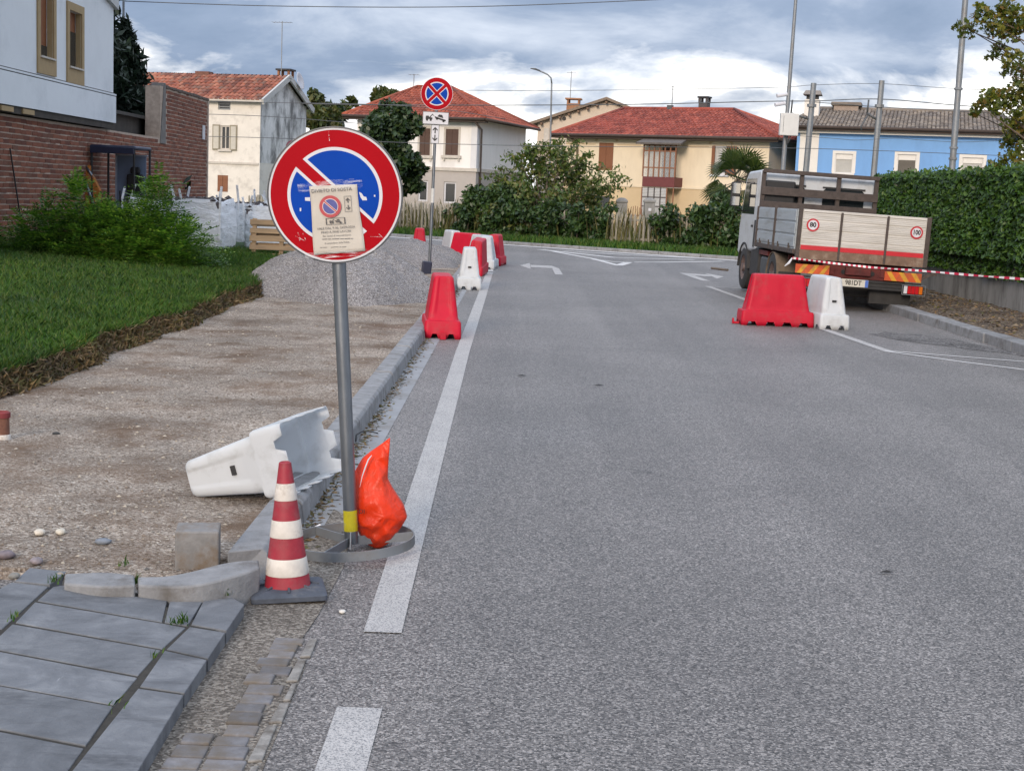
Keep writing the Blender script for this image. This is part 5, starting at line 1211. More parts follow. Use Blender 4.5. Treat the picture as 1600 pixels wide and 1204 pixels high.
# --- white clad house above the brick wall (left edge)
M_clad = mat('white_render', (.66,.69,.72), .8, .05, 1.2, bmp=.15, bscale=60, dirt=(.50,.53,.56), dscale=.6)
M_tan = mat('tan_frames', (.33,.235,.12), .75, .1, 6)
M_wood = mat('stained_wood', (.20,.070,.025), .6, .2, 5, stretch=(8,1,1))
A = House('clad_house', 'white rendered house standing above the brick wall at the left edge', (-8.20, 15, 0), rad(90))
wA = 29.25-15
r1 = A.rect(61,-40,82,92); r2 = A.rect(107,15,126,108); r3 = (r1[0]-3.6,r1[1]-3.6,r1[2],r1[3])
def fit(a, b_, zb, zt): return (a, b_, zb, zt)
b = MB(); wall_holes(b, 0, wA, 3.26, 6.2, [r1,r2,r3], .13); b.add([(wA,0,3.26),(wA,7,3.26),(wA,7,6.2),(wA,0,6.2)], [(0,1,2,3)]); b.add([(0,.4,3.26),(wA,.4,3.26),(wA,.4,6.2),(0,.4,6.2)], [(0,1,2,3)]); b.build('wall', M_clad, A.o)
b = MB(); b.box((0,-.03,2.68),(wA+.10,7,3.20)); b.build('base_panel', M_clad, A.o)
b = MB(); b.box((0,-.012,3.195),(wA+.06,6.9,3.268)); b.build('joint', M_black, A.o)
b = MB(); b.box((0,-.035,3.216),(wA+.10,7,3.250)); b.build('base_trim', M_clad, A.o)
b = MB(); b.box((0,-.10,4.93),(wA+.10,-.001,6.3)); b.box((wA,-.10,4.93),(wA+.10,7,6.3)); 
b = MB(); b.add([(13.05,-.08,5.13),(wA+.10,-.08,4.90),(wA+.10,-.08,6.3),(13.05,-.08,6.3),(13.05,-.002,5.13),(wA+.10,-.002,4.90),(wA+.10,-.002,6.3),(13.05,-.002,6.3)], [(0,1,2,3),(0,4,5,1),(1,5,6,2),(3,7,4,0)]); b.build('upper_panel', mat('upper_grey', (.46,.47,.47), .8, .05, 2), A.o)
b = MB(); b.box((0,.0,2.56),(wA,.35,2.678)); b.build('shadow_gap', mat('gap_shade', (.05,.042,.035), .9, .4, 3), A.o)  # dark strip, colour stands in for the shade under the base panel
for x in (7.9,8.9): b = MB(); b.box((x,-.03,2.575),(x+.55,-.001,2.655)); b.build('cream_block', M_tan, A.o)
for r, zb in ((r1,.18),(r2,.62),(r3,.3)):
    x0,x1,z0,z1 = r; b = MB(); b.box((x0,.105,z0),(x1,.125,z1)); w_ = b.build('window', M_wood, A.o)
    b = MB(); b.box((x0+.02,.09,z0+.02),(x1-.02,.104,z0+.02+zb)); b.build('pane', M_glass, w_)
    b = MB(); t = .14
    b.box((x0-t,-.03,z0-.30),(x0,-.001,z1+t)); b.box((x1,-.03,z0-.30),(x1+t,-.001,z1+t)); b.box((x0,-.03,z0-.30),(x1,-.001,z0)); b.box((x0,-.03,z1),(x1,-.001,z1+t)); b.build('surround', M_tan, w_)
    b = MB(); b.box((x0,.001,z0-.001),(x0+.012,.089,z1)); b.build('reveal', M_tan, w_); b = MB(); b.box((x1-.012,.001,z0),(x1,.089,z1)); b.build('reveal', M_tan, w_)
    b = MB(); b.box((x0-.03,-.06,z0-.035),(x1+.03,.08,z0-.004)); b.build('sill', M_stone, w_)
b = MB(); b.add([(-.3,-.5,6.25),(wA+.5,-.5,6.25),(wA+.5,7.5,6.25),(-.3,7.5,6.25),(wA/2,3.5,8)], [(0,1,4),(1,2,4),(2,3,4),(3,0,4),(3,2,1,0)]); b.build('roof', T_orange, A.o)

# --- peeling white farmhouse with a stained gable
th = math.atan2(-.22,.975)
cx_ = D(405,300,66)
Lw = 9.5; B = House('farmhouse', 'old peeling white farmhouse with a stained grey gable wall', (cx_.x-Lw*math.cos(th), cx_.y-Lw*math.sin(th), 0), th)
ze = B.fp(402,153)[1]; gd_ = B.sp(478,200,Lw)[0]
M_farm = mat('farm_plaster', (.68,.64,.58), .9, .07, 2, dirt=(.42,.39,.35), dscale=1.6, dlo=.5, dhi=.75, bmp=.2, bscale=20)
M_gable = mat('stained_plaster', (.62,.62,.62), .92, .2, 2.2, dirt=(.17,.17,.17), dscale=1.3, dlo=.46, dhi=.62, stretch=(1,1,.5), bmp=.3, bscale=15)
w1 = B.rect(345,196,359,234); w2 = B.rect(341,157.5,360,172); w3 = B.rect(340,273.5,356,300)
body(B, Lw, gd_, ze, [w1,w2,w3], M_farm)
mid = gd_/2; zr_ = B.sp(444,119,Lw)[1]; 
b = MB(); b.add([(Lw+.004,0,B.sp(440,257,Lw)[1]),(Lw+.004,gd_,B.sp(440,257,Lw)[1]),(Lw+.004,gd_,ze-.12),(Lw+.004,mid,zr_-.12),(Lw+.004,0,ze-.12)], [(0,1,2,3,4)]); b.build('gable_wall', M_gable, B.o)
b = MB(); ov = .35
P0, P1_, P2, P3 = (-.3,-ov,ze-.14),(Lw+.22,-ov,ze-.14),(Lw+.22,mid,zr_),(-.3,mid,zr_); Q2, Q3 = (Lw+.22,gd_+ov,ze-.14),(-.3,gd_+ov,ze-.14)
b.add([P0,P1_,P2,P3,Q2,Q3], [(0,1,2,3),(3,2,4,5)]); ro = b.build('roof', M_eave, B.o)
s_ = Vector(P3)-Vector(P0); tiles('roof_tiles', [(P0,(1,0,0),s_,Lw+.5,lambda u: (0,s_.length)),((Lw+.22,gd_+ov,ze-.14),(-1,0,0),Vector((0,-(mid+ov),zr_-ze+.14)),Lw+.5,lambda u: (0,s_.length))], T_old, ro, .22, .42)
b = MB()
for a_, c_ in ((P1_,P2),(P2,Q2)): b.bar(Vector(a_)+Vector((.02,0,-.05)), Vector(c_)+Vector((.02,0,-.05)), .10, .26)
b.build('verge_board', mat('verge_grey', (.45,.45,.44), .85, .1, 4), ro)
b = MB(); b.box((-.3,-ov-.03,ze-.20),(Lw+.2,-ov+.08,ze-.09)); b.build('eave_board', M_stone, ro)
b = MB(); zz = B.fp(360,254)[1]; b.box((0,-.05,zz-.07),(Lw-.05,-.001,zz+.03)); b.build('string_course', M_stone, B.o)
window(B, w1, M_stone, sill=True); window(B, w2, M_galv2, sill=False, mull=False)
b = MB()
for i in range(1,3): z = w2[2]+(w2[3]-w2[2])*i/3; b.box((w2[0],.0,z-.02),(w2[1],.03,z+.02))
b.build('window_bars', M_galv2, B.o)
for xa, xb in ((w1[0]-.02-.36,w1[0]-.02),(w1[1]+.02,w1[1]+.36)):
    b = MB(); b.box((xa,-.06,w1[2]-.03),(xb,-.01,w1[3]+.03)); sf = b.build('open_shutter', mat('shutter_frame', (.25,.22,.16), .8, .2, 6), B.o)
    b = MB(); b.box((xa+.05,-.072,w1[2]+.03),(xb-.05,-.061,w1[3]-.03)); b.build('shutter_panel', mat('shutter_pale', (.48,.45,.39), .8, .1, 8), sf)
shutters(B, w3, M_brown_sh)
chimney(B, Lw-.35, mid+.95, zr_-1.2, zr_+.10, .60, mat('chimney_brick', (.26,.12,.06), .9, .3, 14), M_black); 
c = MB(); ds = Vector((Lw+.32, mid+1.1, zr_-.12)); c.lathe([(.001,-.10),(.25,-.05),(.42,.03),(.40,.04),(.24,-.03),(.001,-.08)], 20, Matrix.Translation(ds) @ Matrix.Rotation(rad(75),4,'Y')); c.build('satellite_dish', M_white, B.o, smooth=True)
u_, z_ = B.fp(449,120,mid); ztop = B.fp(450,34,mid)[1]; antenna(B, Lw-.15, mid-.1, zr_-.2, ztop, [(ztop-.05,.9,6),(ztop-2.6,.9,3)])
u_, z_ = B.fp(319,117,mid); b = MB(); b.box((u_-.35,mid-.25,zr_-.25),(u_+.35,mid+.25,zr_+.12)); b.build('ridge_chimney', mat('low_chimney', (.15,.07,.05), .9, .3, 9), B.o)

# --- white two-storey house with a hipped orange roof
th = math.atan2(-.284,.959); cx_ = D(742,300,70)
px_l = D(556,300,72); Lw = 6.2
C_ = House('hipped_house', 'white and grey two storey house with hipped terracotta roof', (cx_.x-Lw*math.cos(th), cx_.y-Lw*math.sin(th), 0), th)
M_wh = mat('warm_white_plaster', (.76,.74,.72), .9, .06, 1.5, dirt=(.56,.53,.50), dscale=.7, dlo=.52, dhi=.78, stretch=(1,1,.3)); M_lowgrey = mat('grey_plaster', (.40,.365,.34), .9, .06, 1.5)
ze = C_.fp(740,187)[1]; dp = C_.sp(822,200,Lw)[0]; dp = min(dp, 11)
zs_c = C_.fp(700,265)[1]
wu = [C_.rect(656.5,200.5,671.5,243), C_.rect(697,201.5,715.5,243)]; wl_ = [C_.rect(654,281.5,668,315), C_.rect(694,284,712,318)]
body(C_, Lw, dp, ze, wu+wl_, M_wh)
b = MB(); wall_holes(b, -.03, Lw+.03, -.3, zs_c, wl_, .1, -.025); b.add([(Lw+.03,-.025,-.3),(Lw+.03,dp,-.3),(Lw+.03,dp,zs_c),(Lw+.03,-.025,zs_c)], [(0,1,2,3)]); b.build('ground_floor_render', M_lowgrey, C_.o)
b = MB(); b.box((-.07,-.09,zs_c-.06),(Lw+.09,-.0255,zs_c+.10)); b.box((Lw+.031,-.0254,zs_c-.06),(Lw+.09,dp,zs_c+.10)); b.build('string_course', M_stone, C_.o)
b = MB(); b.box((Lw-.28,-.02,zs_c+.11),(Lw,-.001,ze-.02)); b.box((Lw+.001,-.02,zs_c+.11),(Lw+.022,.30,ze-.02)); b.build('corner_pilaster', mat('pilaster', (.62,.62,.64), .9, .05, 2), C_.o)
for r in wu:
    shutters(C_, r, M_dkbrown)
    b = MB(); b.box((r[0]-.18,-.12,r[2]-.14),(r[1]+.18,-.002,r[2]-.01)); sl_ = b.build('sill', M_stone, C_.o)
    for x in (r[0]-.08,r[1]+.02): b = MB(); b.box((x,-.09,r[2]-.28),(x+.08,-.002,r[2]-.141)); b.build('sill_bracket', M_stone, sl_)
    b = MB(); b.box((r[0]-.10,-.02,r[2]),(r[0],-.001,r[3]+.1)); b.box((r[1],-.02,r[2]),(r[1]+.10,-.001,r[3]+.1)); b.box((r[0],-.02,r[3]),(r[1],-.001,r[3]+.1)); b.build('window_surround', M_stone, C_.o)
for r in wl_:
    window(C_, r, M_white, sill=False, mull=False, t=.08)
zr_ = C_.fp(668,137,dp/2)[1]; xa = C_.fp(652,138,dp/2)[0]; xb = C_.fp(705,139,dp/2)[0]
hip_roof(C_, Lw, dp, ze+.02, zr_, .55, max(.6,xa), min(Lw-.6,xb), T_orange, M_eave, .19)
b = MB(); b.tube([(Lw+.06,-.5,ze-.15),(Lw+.10,.4,ze-.45),(Lw+.10,.45,-.2)], .055, 8); b.build('downpipe', mat('pipe_brown', (.10,.08,.075), .6), C_.o, smooth=True)
antenna(C_, xa-.2, dp/2, zr_-.4, C_.fp(645,116,dp/2)[1], [(C_.fp(645,117,dp/2)[1],.5,3)])

# --- yellow house with a glazed balcony
exd = Vector((.88,-.47,0)).normalized(); th = math.atan2(exd.y,exd.x); cR = D(1198,300,66)
pl = None
for i in range(400):
    w_ = i*.05; q = Vector((cR.x,cR.y,0))-exd*w_
    v = Vector((q.x,q.y,3))-CP; px_ = 800+FPX*v.dot(RV)/v.dot(DV)
    if px_ < 884: pl = w_; break
Lw = pl; Yh = House('yellow_house', 'cream yellow house with red tiled hipped roof and glazed balcony', (cR.x-exd.x*Lw, cR.y-exd.y*Lw, 0), th)
M_yel = mat('cream_plaster', (.72,.615,.46), .9, .07, 1.5, dirt=(.60,.50,.365), dscale=.7, dlo=.5, dhi=.75, stretch=(1,1,.35)); M_yel2 = mat('ochre_plaster', (.56,.43,.27), .9, .06, 1.5)
ze = Yh.fp(1050,214)[1]; dp = 9.0; zs_c = Yh.fp(1030,293)[1]
s1 = Yh.rect(936.5,223,957,266.5); s2 = Yh.rect(1115,228,1136,273); l1 = Yh.rect(931,306,952,330); l2 = Yh.rect(1108,314,1126,330); bal = Yh.rect(1005,226,1056,345)
rects = [s1,s2,l1,l2]
body(Yh, Lw, dp, ze, rects, M_yel)
b = MB(); wall_holes(b, -.02, Lw+.02, -.3, zs_c, [l1,l2], .05, -.02); b.build('ground_floor_render', M_yel2, Yh.o)
b = MB(); b.box((-.05,-.06,zs_c-.02),(Lw+.05,-.0205,zs_c+.06)); b.build('string_course', M_yel, Yh.o)
zb2 = Yh.fp(1090,229)[1]; b = MB(); b.box((0,-.02,zb2-.02),(s1[0]-.2,-.001,zb2+.02)); b.box((s1[1]+.2,-.02,zb2-.02),(bal[0]-.1,-.001,zb2+.02)); b.box((bal[1]+.1,-.02,zb2-.02),(s2[0]-.2,-.001,zb2+.02)); b.build('upper_moulding', M_yel2, Yh.o)
shutters(Yh, s1, M_brown_sh)
for r in (s1,s2):
    b = MB(); 
    for a_ in range(13):
        pass
    xm, hw_ = (r[0]+r[1])/2, (r[1]-r[0])/2+.18; pts = [(xm+hw_*math.cos(t), r[3]+.08+.22*math.sin(t)) for t in [math.pi*k_/12 for k_ in range(13)]]
    for p, q_ in zip(pts[:-1],pts[1:]): b.bar((p[0],-.02,p[1]),(q_[0],-.02,q_[1]),.04,.10)
    b.build('arched_moulding', M_yel2, Yh.o)
window(Yh, s2, M_white, m_fill=mat('curtain', (.45,.45,.44), .8, .2, 5, stretch=(6,1,1)))
for xa_, xb_, ym in ((s2[0]-.05,s2[0]+.10,1),(s2[1]-.08,s2[1]+.42,0)):
    b = MB(); b.box((xa_,-.06,s2[2]),(xb_,-.02,s2[3])); b.build('open_shutter', M_brown_sh, Yh.o)
for r in (l1,l2): window(Yh, r, M_darkgrey, sill=False)
# glazed balcony: posts, bars, panels
bz = lambda y: Yh.fp(1030,y,-1.0)[1]; yb = -1.0
x0, _ = Yh.fp(1005,260,yb); x1, _ = Yh.fp(1055,260,yb)
gb = MB(); gb.box((x0,yb+.04,bz(278)-.45),(x1,-.001,bz(278)-.38)); go = gb.build('balcony', M_stone, Yh.o)
M_maroon = mat('maroon_panel', (.13,.028,.028), .6, .12, 6); M_rustframe = mat('rust_frame', (.22,.095,.05), .7, .2, 8); M_iron = mat('iron', (.05,.04,.04), .6)
b = MB(); b.box((x0,yb-.02,bz(292)),(x1,yb+.02,bz(276.5))); b.box((x1-.03,yb+.021,bz(292)),(x1,-.001,bz(276.5))); b.build('balcony_apron', M_maroon, go)
def frosted(name, a, col):
    m, nt, b_ = nodes(name); b_.inputs['Base Color'].default_value = (*col,1); b_.inputs['Roughness'].default_value = .15; b_.inputs['Alpha'].default_value = a; return m
M_pane = frosted('balcony_pane', .30, (.55,.57,.58)); M_pane2 = frosted('lower_pane', .75, (.42,.42,.42))
zt_, zm_, zl_ = bz(225.5), bz(262), bz(276.5)
for i in range(7):
    x = x0+(x1-x0)*i/6; b = MB(); b.box((x-.03,yb-.03,zl_),(x+.03,yb+.03,zt_)); b.build('balcony_post', M_rustframe, go)
for z in (zm_, bz(236), zt_-.03): b = MB(); b.box((x0,yb-.025,z-.025),(x1,yb+.025,z+.025)); b.build('balcony_rail', M_rustframe, go)
for i in range(6):
    xa_, xb_ = x0+(x1-x0)*i/6+.03, x0+(x1-x0)*(i+1)/6-.03
    for za_, zb_ in ((zl_,zm_-.025),(zm_+.025,bz(236)-.025)): 
        b = MB(); b.box((xa_,yb-.004,za_),(xb_,yb+.004,zb_)); b.build('pane', M_pane, go)
b = MB(); b.box((x0+.33*(x1-x0),-.03,bz(278)-.3),(x0+.78*(x1-x0),-.002,bz(229))); b.build('balcony_door', M_dkbrown, go)
b = MB(); rA, rB = Yh.fp(994,224,yb-.3)[0], Yh.fp(1065,224,yb-.3)[0]
b.add([(rA,yb-.35,zt_-.02),(rB,yb-.35,zt_-.02),(rB-.1,0,zt_+.32),(rA+.1,0,zt_+.32),(rA,yb-.35,zt_+.06),(rB,yb-.35,zt_+.06),(rB-.1,0,zt_+.40),(rA+.1,0,zt_+.40)], [(0,3,2,1),(4,5,6,7),(0,1,5,4),(1,2,6,5),(2,3,7,6),(3,0,4,7)]); b.build('balcony_roof', mat('slate_grey', (.10,.085,.075), .85, .3, 9), go)
zq = bz(293); 
for i in range(5):
    x = x0+(x1-x0-.35)*i/4; b = MB(); b.box((x-.025,yb-.02,-.1),(x+.025,yb+.02,zq)); b.build('porch_post', M_iron if 0<i<4 else M_rustframe, go)
b = MB(); b.box((x1-.05,yb-.02,-.1),(x1,yb+.02,zq)); b.build('porch_post', M_rustframe, go)
for yy in (308.5,323): b = MB(); b.box((x0,yb-.015,bz(yy)-.02),(x1-.35,yb+.015,bz(yy)+.02)); b.build('porch_rail', M_iron, go)
for i in range(4):
    for j_, (ya_, yb_) in enumerate(((294,308),(309,322.5),(323.5,345))):
        xa_ = x0+(x1-x0-.35)*i/4+.03; xb_ = x0+(x1-x0-.35)*(i+1)/4-.03; b = MB(); b.box((xa_,yb-.003,bz(yb_)),(xb_,yb+.003,bz(ya_))); pn = b.build('pane', M_pane2, go)
        bb = MB()
        for k_ in range(1,6): z = bz(ya_)+(bz(yb_)-bz(ya_))*k_/6; bb.box((xa_,yb-.012,z-.012),(xb_,yb-.0035,z+.012))
        bb.build('louvres', mat('louvre', (.5,.5,.5), .6), pn) if j_ < 2 else None
zr_ = Yh.fp(1050,171.5,dp/2)[1]; xa = Yh.fp(975,170,dp/2)[0]; xb = Yh.fp(1147,174.5,dp/2)[0]
hip_roof(Yh, Lw, dp, ze, zr_, .55, xa, min(xb,Lw-.8), T_red, M_eave, .19)
b = MB(); u_ = Yh.fp(900,215)[0]; b.tube([(u_-.15,-.45,ze-.1),(u_+.1,-.12,ze-.35),(u_+.15,-.1,ze-.7),(u_+.12,-.1,-.1)], .05, 8); b.build('downpipe', mat('pipe_copper', (.12,.09,.05), .6), Yh.o, smooth=True)
u_ = Yh.fp(1097,165,dp/2)[0]; zc_ = Yh.fp(1097,160,dp/2)[1]; chimney(Yh, u_, dp/2+.3, zr_-.4, zc_, .45, mat('dark_chimney', (.07,.065,.065), .8), M_black)
u_ = Yh.fp(1047,165,dp/2)[0]; b = MB(); b.box((u_-.13,dp/2-.1,zr_-.3),(u_+.13,dp/2+.15,Yh.fp(1047,164.5,dp/2)[1])); b.build('vent', M_darkgrey, Yh.o)
antenna(Yh, u_+.1, dp/2, zr_, Yh.fp(1050,133,dp/2)[1], [(Yh.fp(1050,136,dp/2)[1],.35,3)])

# --- plain gabled house behind
th = math.atan2(-.12,.99); Gq = D(836,300,84)
Gh = House('gabled_house', 'pale gabled house showing behind the red hipped roof', (Gq.x,Gq.y,0), th)
zl = Gh.fp(838,192)[1]; zp = Gh.fp(948,158)[1]; um = Gh.fp(948,158)[0]; ur = um*1.9; zrr = zp-(zp-zl)*.9
b = MB(); b.add([(0,0,-.3),(ur,0,-.3),(ur,0,zrr),(um,0,zp),(0,0,zl)], [(0,1,2,3,4)]); b.add([(0,8,-.3),(0,0,-.3),(0,0,zl),(0,8,zl)], [(0,1,2,3)]); b.add([(ur,0,-.3),(ur,8,-.3),(ur,8,zrr),(ur,0,zrr)], [(0,1,2,3)]); b.build('wall', mat('beige_plaster', (.56,.47,.38), .9, .08, 1.5), Gh.o)
b = MB()
for pa, pb in (((-.45,zl-.15),(um,zp+.05)),((um,zp+.05),(ur+.45,zrr-.15))):
    b.add([(pa[0],-.4,pa[1]),(pb[0],-.4,pb[1]),(pb[0],8.2,pb[1]),(pa[0],8.2,pa[1]),(pa[0],-.4,pa[1]+.16),(pb[0],-.4,pb[1]+.16),(pb[0],8.2,pb[1]+.16),(pa[0],8.2,pa[1]+.16)], [(0,3,2,1),(4,5,6,7),(0,1,5,4),(1,2,6,5),(2,3,7,6),(3,0,4,7)])
b.build('roof', mat('weathered_roof', (.20,.15,.11), .9, .3, 5), Gh.o)
for i in range(9):
    t = i/8; x = -.3+(um+.3)*t; z = zl-.16+(zp-zl+.16)*t; b = MB(); b.box((x-.06,-.39,z-.14),(x+.06,-.02,z-.02)); b.build('rafter_end', mat('rafter', (.16,.10,.065), .9), Gh.o)
u_, z_ = Gh.fp(893,172); chimney(Gh, u_, 1.2, z_-.8, Gh.fp(893,160)[1], .75, mat('brick_chimney', (.30,.15,.08), .9, .25, 12))
u_ = Gh.fp(888,155)[0]; antenna(Gh, u_, 1.2, z_-.5, Gh.fp(889,109)[1], [(Gh.fp(889,111)[1],.5,4)])
r = Gh.rect(850,200,857,222); b = MB(); b.box((r[0],-.04,r[2]),(r[1],-.002,r[3])); b.build('shutter', M_stone, Gh.o)
u_, z_ = Gh.fp(881.5,185.5); b = MB(); b.prism(circ(.12,14), 0, .01, Matrix.Translation((u_,-.001,z_)) @ RX); b.build('round_vent', M_black, Gh.o)

# --- blue house on the right
exd = Vector((.96,-.27,0)).normalized(); th = math.atan2(exd.y,exd.x); cL = D(1240,300,64)
Bh = House('blue_house', 'bright blue house with white window frames and grey tiled roof', (cL.x,cL.y,0), th)
Lw = Bh.fp(1592,250)[0]; ze = Bh.fp(1400,202)[1]; dp = 9
M_bl = mat('blue_plaster', (.175,.35,.64), .9, .06, 1.5, dirt=(.15,.29,.53), dscale=.6, dlo=.5, dhi=.75, stretch=(1,1,.3)); M_wtrim = mat('white_trim', (.68,.65,.60), .8, .05, 3)
ws = [Bh.rect(1306,240,1331,271), Bh.rect(1403,241,1430,275), Bh.rect(1504,246,1534,282)]
body(Bh, Lw, dp, ze, ws, M_bl)
for i, r in enumerate(ws):
    o = window(Bh, r, M_wtrim, sill=True, mull=False, t=.035, surround=M_wtrim, m_fill=mat('blind', (.40,.39,.36), .7, .08, 6) if i != 1 else None)
    b = MB(); b.box((r[0]+.04,.035,r[3]-.24),(r[1]-.04,.0695,r[3]-.036)); b.build('shutter_box', M_wtrim, o)
rp = Bh.rect(1251,206,1275,290); b = MB(); b.box((rp[0],-.06,-.3),(rp[1],-.001,ze-.05)); b.build('white_pilaster', M_wtrim, Bh.o)
b = MB(); b.box((-.3,-.30,ze-.26),(Lw+.3,-.002,ze-.12)); b.build('white_cornice', M_wtrim, Bh.o)
zr_ = Bh.fp(1400,173.5,dp/2)[1]; xa = Bh.fp(1270,171,dp/2)[0]; xb = Bh.fp(1552,178,dp/2)[0]
hip_roof(Bh, Lw, dp, ze, zr_, .5, max(.4,xa), min(Lw-.5,xb), T_grey, M_eave, .17)
u_ = Bh.fp(1268,180,2.5)[0]; zc0 = Bh.fp(1268,187,2.5)[1]; zc1 = Bh.fp(1268,156,2.5)[1]; cw_ = Bh.fp(1280,180,2.5)[0]-Bh.fp(1257,180,2.5)[0]
b = MB(); b.box((u_-cw_/2,2.2,zc0-.6),(u_+cw_/2,2.9,zc1)); ch_ = b.build('chimney', M_wtrim, Bh.o, bevel=.01)
b = MB(); b.box((u_-cw_*.40,2.28,zc1),(u_+cw_*.40,2.82,zc1+.2)); b.build('flue', M_black, ch_)
b = MB(); b.add([(u_-cw_*.62,2.0,zc1+.2),(u_+cw_*.62,2.0,zc1+.2),(u_+cw_*.62,3.1,zc1+.2),(u_-cw_*.62,3.1,zc1+.2),(u_-cw_*.5,2.5,zc1+.42),(u_+cw_*.5,2.5,zc1+.42)], [(0,1,5,4),(1,2,5),(2,3,4,5),(3,0,4),(3,2,1,0)]); b.build('chimney_cap', T_grey, ch_)
u_, z_ = Bh.fp(1323,168,dp/2); b = MB(); b.box((u_-.55,dp/2-.5,zr_-.1),(u_+.55,dp/2+.5,zr_+.16)); vb = b.build('roof_vent', mat('vent_brick', (.3,.24,.2), .9), Bh.o); b = MB(); b.box((u_-.68,dp/2-.6,zr_+.16),(u_+.68,dp/2+.6,zr_+.32)); b.build('vent_cap', T_grey, vb, bevel=.03)
# small red roofed outbuilding between the houses
ob = House('outbuilding', 'small red roofed outbuilding between the yellow and blue houses', (D(1222,300,80).x,80,0), 0)
zq = ob.fp(1235,262)[1]; zq2 = ob.fp(1235,238)[1]; b = MB(); b.box((0,0,-.3),(3,4,zq)); b.build('wall', M_yel2, ob.o)
b = MB(); b.add([(-.3,-.4,zq),(3.3,-.4,zq),(3.3,2,zq2),(-.3,2,zq2),(3.3,4.4,zq),(-.3,4.4,zq)], [(0,1,2,3),(3,2,4,5)]); b.build('roof', T_red, ob.o)
# ------------------------------------------------------------------ conifers behind the brick wall
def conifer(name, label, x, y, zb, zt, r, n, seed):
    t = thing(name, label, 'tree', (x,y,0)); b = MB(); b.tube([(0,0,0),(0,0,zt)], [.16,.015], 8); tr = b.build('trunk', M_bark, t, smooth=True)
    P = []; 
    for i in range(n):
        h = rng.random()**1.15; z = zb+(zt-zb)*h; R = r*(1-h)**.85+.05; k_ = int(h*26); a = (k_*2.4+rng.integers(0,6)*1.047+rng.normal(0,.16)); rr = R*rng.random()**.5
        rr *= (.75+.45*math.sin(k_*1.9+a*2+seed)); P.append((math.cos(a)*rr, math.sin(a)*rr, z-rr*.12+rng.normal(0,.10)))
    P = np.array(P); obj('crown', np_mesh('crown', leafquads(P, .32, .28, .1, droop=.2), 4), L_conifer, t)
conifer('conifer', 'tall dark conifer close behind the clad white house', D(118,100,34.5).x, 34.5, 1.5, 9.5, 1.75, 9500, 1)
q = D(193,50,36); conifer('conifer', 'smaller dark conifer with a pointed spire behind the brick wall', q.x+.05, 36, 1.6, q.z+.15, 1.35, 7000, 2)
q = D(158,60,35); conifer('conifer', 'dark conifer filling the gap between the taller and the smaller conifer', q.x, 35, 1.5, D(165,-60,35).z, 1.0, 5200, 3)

def broadleaf(name, label, px_, py_base, Y, clumps, n, size, m, trunk=.15, cat='tree', sub=None, up=.3, asp=.5):
    g = D(px_,py_base,Y); t = thing(name, label, cat, (g.x,Y,0)); cl = []
    b = MB(); zt = max(D(c[0],c[1],Y).z for c in clumps)
    b.tube([(0,0,-.1),(.02,0,zt*.4),(0,0,zt*.85)], [trunk,trunk*.7,trunk*.2], 8)
    for cx_, cy_, rx_, ry_ in clumps:
        c = D(cx_,cy_,Y+random.uniform(-.8,.8)); k_ = Y/FPX; cl += subclumps(c.x-g.x, c.y-Y, c.z, rx_*k_, rx_*k_, ry_*k_, sub or 9, .22*max(rx_,ry_)*k_+.08, .42*max(rx_,ry_)*k_+.1)
        b.tube([(0,0,zt*.25),((c.x-g.x)*.5,(c.y-Y)*.5,c.z*.6),(c.x-g.x,c.y-Y,c.z)], [trunk*.45,trunk*.25,.01], 5)
    b.build('trunk', M_bark, t, smooth=True); foliage('crown', cl, n, size, m, t, up=up, asp=asp); return t
broadleaf('magnolia_tree', 'dense dark evergreen tree in front of the white hipped house', 606, 350, 56, [(600,185,30,22),(625,195,28,24),(583,205,24,28),(610,225,46,32),(640,245,26,28),(585,255,30,30),(618,275,38,28),(600,300,32,20),(640,290,18,18)], 13000, .26, L_dark, .16)
broadleaf('olive_tree', 'olive green tree beside the stained farmhouse gable', 500, 330, 78, [(490,165,14,20),(508,172,20,26),(500,195,26,24),(522,190,14,18)], 3200, .42, L_olive, .2)
broadleaf('background_tree', 'faint autumn tree top over the left end of the terracotta hip roof', 598, 300, 95, [(598,148,12,8),(590,158,10,8),(606,152,8,8)], 700, .5, L_olive, .15)
broadleaf('background_tree', 'small tree top just left of the no stopping disc over the roof', 618, 300, 96, [(616,150,7,6),(545,165,12,10)], 400, .5, L_olive, .15)
broadleaf('background_tree', 'dark tree crown squeezed between farmhouse and terracotta roof', 528, 330, 84, [(530,182,12,14),(524,200,16,14)], 1200, .42, L_dark, .2)
sb = broadleaf('loose_shrub', 'big loose shrub with arching leafy stems in front of the yellow house', 850, 385, 50, [(790,300,30,34),(825,275,34,40),(860,265,34,38),(845,320,50,40),(895,300,30,34),(800,345,42,26),(870,350,46,26),(910,330,26,24),(770,320,20,26),(905,265,18,22),(830,240,18,12),(880,245,18,12),(930,300,20,24),(780,345,30,24)], 8200, .17, L_shrub, .09, 'shrub', 10)
